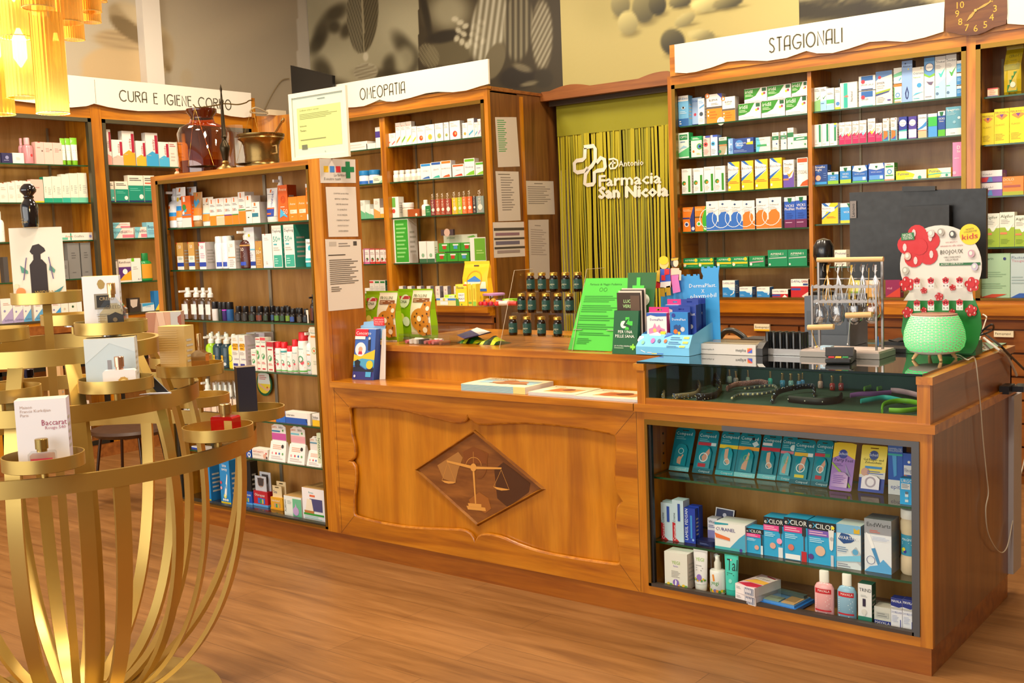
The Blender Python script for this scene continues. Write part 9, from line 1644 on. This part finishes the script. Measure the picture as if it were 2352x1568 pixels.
# ---------------- chandelier of ribbed gold glass tubes
def chand():
 m_,nt,b=newmat('ribbed_gold_glass');v=mapped(nt,(1,1,1));b.inputs['Base Color'].default_value=lin('e0a832');b.inputs['Metallic'].default_value=.85;b.inputs['Roughness'].default_value=.18
 tr=nt.nodes.new('ShaderNodeBsdfTransparent');tr.inputs[0].default_value=(1,.82,.42,1);tl=nt.nodes.new('ShaderNodeBsdfTranslucent');tl.inputs[0].default_value=(1,.8,.4,1)
 a1=nt.nodes.new('ShaderNodeMixShader');a1.inputs[0].default_value=.5;a2=nt.nodes.new('ShaderNodeMixShader');a2.inputs[0].default_value=.45;o=nt.nodes['Material Output']
 nt.links.new(tr.outputs[0],a1.inputs[1]);nt.links.new(tl.outputs[0],a1.inputs[2]);nt.links.new(b.outputs[0],a2.inputs[1]);nt.links.new(a1.outputs[0],a2.inputs[2]);nt.links.new(a2.outputs[0],o.inputs[0])
 BULB=M('ffdf9c',.4,0,0,0,26.);D0=2.45;c=CO+ray(60,60)*D0;root=empty('chandelier',(c.x,c.y,4.2),'gold chandelier of ribbed glass tubes glowing at the upper left','chandelier')
 for i,(x0,x1,yb,yt,dd,lit)in enumerate(((86,158,260,36,-.06,0),(-38,33,263,60,.02,1),(18,90,224,126,.0,1),(2,74,86,-60,-.04,1),(52,124,18,-90,-.12,0),(117,190,52,-60,-.02,0),(147,194,91,-20,.12,0),(187,233,27,-60,.06,1),(189,232,51,20,.1,1),(224,246,4,-80,.16,0),(-30,12,160,0,.16,1),(120,158,236,100,.16,1),(40,110,120,10,.14,1))):
  D=D0+dd;P=CO+ray((x0+x1)/2,yb)*D;r=(x1-x0)/2*D/FPX;h=max(.12,(yb-yt)*D/FPX);n=60;vs=[];m=MB()
  for k in range(n):t=6.2832*k/n;rr=r*(1-.035*(k%2));vs+=[(P.x+rr*math.cos(t)-c.x,P.y+rr*math.sin(t)-c.y,P.z-4.2),(P.x+rr*math.cos(t)-c.x,P.y+rr*math.sin(t)-c.y,P.z+h-4.2)]
  m.add(vs,[(2*k,(2*k+2)%(2*n),(2*k+3)%(2*n),2*k+1)for k in range(n)],m_);rim=[Vector(vs[2*k])for k in range(n)];m.tube(rim,.0012,M('f0d080',.2,.6),4,True);o=m.build('glass_tube',root)
  if lit:m=MB();m.lathe([(.002,0),(r*.42,.02),(r*.42,.06),(.004,.085)],BULB,(P.x-c.x,P.y-c.y,P.z+h*.55-4.2),12);m.build('bulb',o)
 m=MB();z=min(v.z for v in[CO+ray(60,-60)*D0]);m.lathe([(.012,0),(.012,4.2-z)],GOLD,(0,0,z-4.2),10);m.lathe([(.16,0),(.16,.03)],GOLD,(0,0,z-4.2),40);m.build('frame',root)
 l=bpy.data.lights.new('chandelier_light','POINT');l.energy=14;l.color=(1,.78,.42);l.shadow_soft_size=.12;lo_=bpy.data.objects.new('chandelier_light',l);COL.objects.link(lo_);lo_.location=(c.x+.02,c.y,c.z-.25)
chand()
# ---------------- chair seen through the stand
s=atZ(298,985,.45);ch=empty('brown_chair',(s.x,s.y,0),'chair with round brown seat and thin chrome legs behind the gold stand','chair');r=.23
m=MB();m.lathe([(r*.5,.41),(r*.85,.42),(r,.445),(r*.96,.462),(r*.6,.468),(.01,.462)],M('3e2412',.45),seg=36);m.build('seat',ch)
l0=atZ(211,1171,0)-s;l0.z=0;
for k in range(4):q=Matrix.Rotation(math.pi/2*k,3,'Z')@l0;q=q.normalized()*.24;m=MB();m.tube([(q.x,q.y,0),(q.x*.72,q.y*.72,.42)],[.008,.0095],M('4a3a30',.2,.9),10);m.lathe([(.01,0),(.01,.012)],BLACKP,(q.x,q.y,0),10);m.build('leg',ch)
for i,(a,b,yt,yb,ops,lab)in enumerate(((150,213,984,1040,['p .3,.5 .6,.9 .9,.8 .7,.4 d8641e','c .6 .2 .1 3a1a10','c .3 .7 .2 e07a2a','c .75 .12 .1 d8641e'],'white box with orange flower print in the low display window'),(290,318,1003,1022,['p .1,.2 .9,.2 .8,.7 .3,.8 c8a890'],'pale photo box in the low display window right of the chair leg'))):
 x=-7.44;A,B=atX(a,yb,x),atX(b,yb,x);o=carton(q3((B-A).length),q3(.3 if i==0 else.26),.05,'dcc8b8',ops);o.location=(x,(A.y+B.y)/2,.1308);o.rotation_euler.z=math.pi/2;m=0;tag(o,lab,'box')
m=MB();m.box((-7.65,2.57,.1),(-7.43,5.34,.13),WR);o=m.build('window_floor');o.parent=cb;o.matrix_parent_inverse=Matrix.Translation(-Vector(cb.location))
# ---------------- on top of the tall display cabinet
ZC_=CT+.0006
def topP(px,py,Y):return Vector((Xon(px,Y,CT),Y,ZC_))
Y=YF+.09;sc=empty('balance_scale',topP(519,384,Y),'antique brass balance scale with two hanging pans on the cabinet top','scale');BR=M('3c3222',.3,.85);BR2=M('8a6a34',.3,.85);o_=sc.location
def SP(px,py,dy=0.):p=atY(px,py,Y+dy);return Vector((p.x-o_.x,dy,p.z-o_.z))
def lz(py):return SP(515,py).z
m=MB();m.lathe([(.05,0),(.05,.006),(.042,.014),(.024,.024),(.016,.034),(.02,.04),(.013,.05)],BR2,seg=32);m.build('foot',sc)
m=MB();m.lathe([(.012,.045),(.02,lz(352)),(.027,lz(342)),(.026,lz(335)),(.014,lz(325)),(.011,lz(318)),(.015,lz(314)),(.012,lz(310)),(.007,lz(240)),(.009,lz(234)),(.006,lz(228)),(.004,lz(210)),(.007,lz(204)),(.0008,lz(192))],BR,seg=20);m.build('column',sc)
m=MB();m.tube(smooth([SP(444,240),SP(452,247),SP(475,245),SP(500,241),SP(516,238),SP(545,240),SP(564,236),SP(572,231),SP(579,230)]),.0032,M('6a5420',.3,.8),8);bm_=m.build('beam',sc)
for(tx,ty),(a,b),py in(((447,246),(443,485),383),((579,244),(553,603),377)):
 c=(SP(a,py)+SP(b,py))/2;c.z=max(c.z,.012);r=(SP(b,py)-SP(a,py)).x/2;m=MB();m.lathe([(.003,-.006),(r*.7,-.005),(r,.002),(r*.98,.003),(r*.6,-.002)],BR,tuple(c),28);o=m.build('pan',sc)
 for t in(0.3,2.4,4.5):m=MB();q=c+Vector((r*.96*math.cos(t),r*.96*math.sin(t),.003));top=SP(tx,ty);m.tube([top+(q-top)*(k/14)for k in range(15)],[.0012 if k%2 else.0005 for k in range(15)],M('b8913e',.3,.8),5);m.build('chain',o)
p=topP(472,388,YF+.17);r=span(437,509,YF+.17,CT)/2;h=zat(251,p.x,p.y)-CT;e=empty('amber_bottle',p,'large amber glass apothecary bottle behind the scale','bottle');m=MB();AMB=thin_glass('apothecary_amber',(.85,.42,.08),1.5,.08)
m.lathe([(r*.94,0),(r,.005),(r,h*.62),(r*.86,h*.72),(r*.48,h*.79),(r*.44,h*.85)],AMB,seg=36);m.build('body',e);m=MB();m.lathe([(r*.44,h*.85),(r*.44,h*.88),(r*.58,h*.95),(r*.58,h)],M('4a1606',.08,0,.5),seg=24);m.build('stopper',e);m=MB();m.lathe([(r*.92,.004),(r*.93,h*.2)],M('5a1e04',.2),seg=28);m.build('contents',e)
a,b=Xon(493,YF+.19,CT),Xon(548,YF+.19,CT);m=MB();q=zat(294,a,YF+.19);m.box((a,YF+.185,ZC_),(b,YF+.235,q),thin_glass('vase_glass',(.93,.93,.9),2.,.08));o=m.build('glass_vase');tag(o,'clear square glass vase behind the brass scale column','vase')
p=topP(603,377,YF+.12);r=span(577,629,YF+.12,CT)/2;h=zat(309,p.x,p.y)-CT;e=empty('bronze_mortar',p,'bronze mortar with square handles on the cabinet top','mortar');BZ_=M('7a6238',.28,.9);k=1.34
m=MB();m.lathe([(r*.98,0),(r,.01),(r*.94,.02),(r*.97,.03),(r*.95,h*.3),(r*1.0,h*.66),(r*1.1,h*.78),(r*1.3,h*.86),(r*1.28,h*.9),(r*k,h*.94),(r*k,h),(r*1.15,h),(r*.9,h*.5),(.004,h*.2)],BZ_,seg=40,caps=False);m.build('bowl',e)
for s in(-1,1):m=MB();m.tube([(s*r*.95,0,h*.6),(s*r*1.3,0,h*.61),(s*r*1.32,0,h*.38),(s*r*.95,0,h*.37)],.004,M('d8b878',.3,.7),6);m.build('handle',e)
A=atY(628,312,YF+.12);B=atY(652,272,YF+.12);m=MB();d=(B-A);P0=A-d*1.1;m.tube([P0,A,A+d*.8,A+d*.84,A+d*.92,A+d],[.011,.006,.0055,.009,.009,.006],M('a88a54',.28,.9),12);tag(m.build('bronze_pestle'),'bronze pestle leaning in the mortar','pestle')
for px,lab in((408,'left tiny terracotta and cream vase on the cabinet top'),(431,'right tiny terracotta and cream vase on the cabinet top')):
 p=topP(px,393,YF+.1);m=MB();m.lathe([(.009,0),(.0155,.006),(.016,.016),(.009,.023)],M('d8b088',.6),tuple(p),16);m.lathe([(.0085,.023),(.006,.029),(.011,.038),(.009,.039)],M('cc7a50',.6),tuple(p),16);tag(m.build('tiny_vase'),lab,'vase','tiny vases on the cabinet top')
def quad(P,mat,n,d,ops,name,label,cat,W=None):
 m=MB();P=[Vector(p)for p in P];m.prism(P,-Vector(n)*d,mat);U,V=P[1]-P[0],P[3]-P[0];art(m,ops,plane(P[0],U.normalized(),V.normalized(),n),U.length,V.length);return tag(m.build(name),label,cat)
# framed certificate leaning on the cabinet
Yc=YF+.07;q=[atY(a,b,Yc)for a,b in((670,366),(801,362),(793,204),(665,208))];q[0].z=q[1].z=ZC_;c0=q[0].copy();q[3].x=c0.x;q[2].x=q[1].x;q[2].z=q[3].z=(q[2].z+q[3].z)/2;w,h=q[1].x-q[0].x,q[3].z-ZC_;e=empty('certificate_frame',c0,'white framed pharmacist certificate standing on the cabinet top','picture frame');FW=M('dcd4c0',.45);t=.022
m=MB()
for a,b in(((0,0,0),(w,.015,t)),((0,0,h-t),(w,.015,h)),((0,0,t),(t,.015,h-t)),((w-t,0,t),(w,.015,h-t))):m.box(a,b,FW)
m.build('frame',e,bevel=.002);m=MB();m.box((t,.006,t),(w-t,.012,h-t),M('e0dcd8'));art(m,['r .08 .14 .94 .82 ecdf94','t .13 .76 .03 4a4430 Certificato di libero esercizio','l .13 .62 .9 .72 4 9a9060','t .13 .5 .03 4a4430 farmacista','t .13 .42 .035 4a4430 Titolare','l .13 .26 .8 .3 1 9a9060','r .15 .12 .26 .2 7a7460','t .6 .04 .03 3a3a3a ti','l .5 .92 .7 .95 1 8a8a8a'],FRONT(t,.006,t),w-2*t,h-2*t);m.build('certificate',e)
m=MB();m.box((t,.002,t),(w-t,.003,h-t),GLASS);m.build('glass',e)
# papers taped to the cabinet side and to the side panel
def side(pts,X,ops,name,label,cat='notice',col='d8cfc6'):quad([atX(a,b,X+.0012)for a,b in(pts[3],pts[2],pts[1],pts[0])],M(col,.35),(1,0,0),.0008,ops,name,label,cat)
side([(733.8,364),(816,366),(817.6,420),(736.5,420)],XD,['r .1 .44 .23 .7 e0b428','r .27 .44 .4 .7 3a80c8','r .44 .44 .57 .7 d02a30','r .6 .46 .96 .68 0a7a48','r .72 .2 .84 .9 0a7a48','t .38 .28 .12 5a5a5a La farmacia','t .1 .12 .12 5a5a5a Il vostro team'],'sticker','white sticker with green cross and coloured squares on the cabinet side','sticker','d0cac4')
T7=['SI AVVISA LA NOSTRA','GENTILE CLIENTELA,','CHE PER RAGIONI','DI QUALITÀ E','DI SICUREZZA,','I FARMACI RITIRATI','NON POSSONO','ESSERE RIPRESI.']
side([(748,429),(817,429),(823,543),(755,544)],XD,[f'T .5 {.86-.108*i:.3f} .03 3a3634 {t}' for i,t in enumerate(T7)],'notice','laminated notice in capital letters on the cabinet side, below the sticker')
side([(747,549),(828.6,549.7),(835,707),(754.6,714.5)],XD,['r .1 .9 .3 .96 b8b0a8','l .36 .88 .7 .95 2 8a8480','r .78 .9 .88 .96 4a4644','l .06 .76 .7 .79 1 3a3634','l .08 .36 .92 .72 13 6a6460','l .1 .26 .4 .34 3 6a6460'],'notice','long laminated letter hanging on the cabinet side, lowest of three')
side([(1137,269),(1186,269),(1194,382),(1144,384)],XO1,['l .08 .3 .5 .96 16 4a9a5a'],'notice','paper with green text list, top left on the brown side panel','notice','cbbfb2')
side([(1138,393),(1191,394),(1196,506),(1145,508)],XO1,['l .2 .2 .8 .9 14 8a8078','l .1 .92 .8 .96 1 6a6058'],'notice','paper with fine text below the green list on the side panel','notice','cbbfb2')
side([(1132,510.5),(1206,509),(1209,588),(1135,592)],XO1,['r .02 .76 .98 .84 4a4440','r .02 .5 .98 .56 4a4440','r .06 .36 .8 .46 6a6478','r .06 .62 .8 .7 8a6a78','r .02 .24 .98 .3 4a4440','r .1 .12 .8 .2 9a8a88'],'notice','landscape printed chart low on the brown side panel','notice','d4cac0')
XO2=XO1+.0002
side([(1207,415),(1271,416),(1274.5,492),(1211,493)],XO2,['l .06 .3 .9 .86 9 8a8078','l .3 .9 .7 .95 1 6a6058'],'notice','landscape table sheet beside the curtain on the side panel','notice','c4b8aa')
side([(1213.5,505),(1260,504),(1263,640),(1217,640)],XO2,['l .1 .4 .9 .86 12 a0948c','l .3 .9 .7 .93 1 8a8078'],'notice','tall pale sheet under the table sheet beside the curtain','notice','c0b4aa')
# wall clock over the seasonal cabinet
Yk=YS-.036;ck=empty('wooden_clock',atY(2241,24,Yk),'brown wooden clock with gold numerals above the seasonal cabinet','clock');b_=ck.location
def K(px,py,k=0):p=atY(px,py,Yk);return Vector((p.x-b_.x,-.0006*k,p.z-b_.z))
m=MB();pts=[(2171,-40),(2200,-64),(2241,-72),(2282,-66),(2310,-44),(2313,0),(2313.6,30),(2311,54.5),(2300,58),(2282,63),(2264,72.6),(2245,79.3),(2227,81),(2203,78.7),(2185,74.2),(2172,72.6),(2170,30),(2170,0)];m.prism([K(*p)for p in pts],(0,.03,0),WR if False else wood('clock_wood','5a3010','6e3e16','80501e','x'));m.build('case',ck,bevel=.004)
m=MB();GN=M('c8983c',.35,.6)
for i in range(12):
 a=math.radians(30*i-8);n=str(12 if i==0 else i);V_,F_,mn,mx=text_mesh(n);c={10:(2206,11),9:(2198.6,31),8:(2205.6,49.5),7:(2220.7,63),6:(2241,64.5),5:(2263,56),4:(2277.5,39),3:(2285.6,19)}.get(i or 12,(2241+44*math.sin(a),24-44*math.cos(a)));c=K(*c,1);s_=.052
 m.add([c+Vector(((q-(mn+mx)/2)*s_,0,(t-.36)*s_))for q,t in V_],F_,GN)
m.build('numerals',ck)
for(px,py),w in(((2283,0),.007),((2219.5,50),.009)):
 m=MB();d=K(px,py,4)-K(2241,24,4);s_=Vector((-d.z,0,d.x)).normalized()*w;o=K(2241,24,4);m.prism([o-d*.25,o+s_*.4,o+d*.5+s_,o+d,o+d*.5-s_,o-s_*.4][::1],(0,.001,0),M('a88848',.35,.7));m.build('hand',ck)
m=MB();m.tube([K(2241,24,0),K(2241,24,10)],.008,M('b89a58',.3,.8),12);m.build('hub',ck)
# corner screen, socket strip, plastic bag, green counter display, plaster scatter
Yt=6.02;q=[atY(a,b,Yt)for a,b in((666,208),(763,200),(763,173),(667,150))];q[0].x=q[3].x;zb_=top;zb0_=zat(268,-7.1,6.05)
e=empty('corner_screen',(q[0].x+.2,Yt+.03,q[0].z-.12),'black flat screen on top of the corner cupboard','screen');m=MB();k=Vector(e.location);m.prism([p-k for p in(q[0]-Vector((0,0,.1)),q[1]-Vector((0,0,.1)),q[2],q[3])],(0,.03,0),M('100e0e',.3));m.build('panel',e)
zc_=zat(263,-7.15,6.0);m=MB();m.box((-.03,.03,zc_-k.z),(.03,.06,q[2].z-k.z-.1),BLACKP);m.box((-.12,.0,zc_-k.z),(.12,.14,zc_-k.z+.012),BLACKP);m.build('foot',e)
p=atX(633,262,-7.2);m=MB();m.box((p.x-.02,p.y-.08,zc_+.0006),(p.x+.02,p.y+.1,zc_+.045),M('d8c8a8',.5));tag(m.build('socket_strip',bevel=.006),'cream power strip on top of the corner cupboard','power strip')
cable('white_cable',[(p.x,p.y-.08,zc_+.02),(p.x+.02,p.y-.22,zc_+.05),(p.x,p.y-.26,zc_+.012),(p.x+.01,p.y-.1,zc_+.01)],.006,'b8a888','pale cable coiled beside the power strip on the corner cupboard')
p0=atX(608,250,XL+.03);p1=atX(664,180,XL+.03);cable('white_cable',[p0,p0.lerp(p1,.35)+Vector((0,0,.05)),p0.lerp(p1,.7)+Vector((0,0,.06)),p1],.004,'8a7a5a','thin beige cable running up the left wall to the corner screen')
a=pouch('plastic_bag',2304,2346,103,214,SZ3[0],'a8920e',['r .05 .5 .95 .62 7a7410','t .2 .76 .06 5a5a10 CEROTTI','l .1 .55 .9 .72 4 8a7e10','p .2,.06 .8,.06 .8,.46 .62,.46 .62,.38 .48,.38 .48,.3 .34,.3 .34,.2 .2,.2 1a6a1e','c .52 .2 .16 b8c0a8','t .3 .0 .05 3a3a10 Ricola'],'crumpled yellow plastic bag with green stepped print','bag',.1,None);a.location.y=YS+.07;a.location.x=Xon(2325,YS+.07,SZ3[0]);a.scale=((span(2304,2346,YS+.07,SZ3[0]))/a.dimensions.x,1,(zat(103,a.location.x,YS+.07)-SZ3[0])/a.dimensions.z)
Y=yq;z=OZ2[3];x0,x1=Xon(1001,Y,z),Xon(1078,Y,z);w=x1-x0;h=zat(541,x0,Y)-z;e=empty('carton_display',(x0,Y,z+.0006),'two tier green and white counter display of cartons on the OMEOPATIA shelves','display');m=MB();m.box((0,.02,0),(w,.12,h*.02),M('8a5a30'));m.box((0,.1,0),(w,.104,h),M('dcd8c8'));art(m,['t .1 .86 .08 4a8a4a similasan','p .7,.9 .9,.96 .96,.9 .8,.86 6ab04a'],FRONT(0,.1,0),w,h);m.build('back_card',e)
for r_ in range(2):
 for k in range(3):
  m=MB();m.box((w*k/3+.002,.004+.035*r_,h*(.02+.36*r_)),(w*(k+1)/3-.002,.06+.035*r_,h*(.34+.36*r_)),M('3a9a2a'));art(m,[f'r .36 .3 .7 .8 {("b83a2a", "b83a2a", "4a90c0")[(k+r_) % 3]}','r .3 .7 .8 .86 e4e4dc'],FRONT(w*k/3+.002,.004+.035*r_,h*(.02+.36*r_)),w/3-.004,h*.32);m.build('carton',e)
SC.cycles.transparent_max_bounces=32
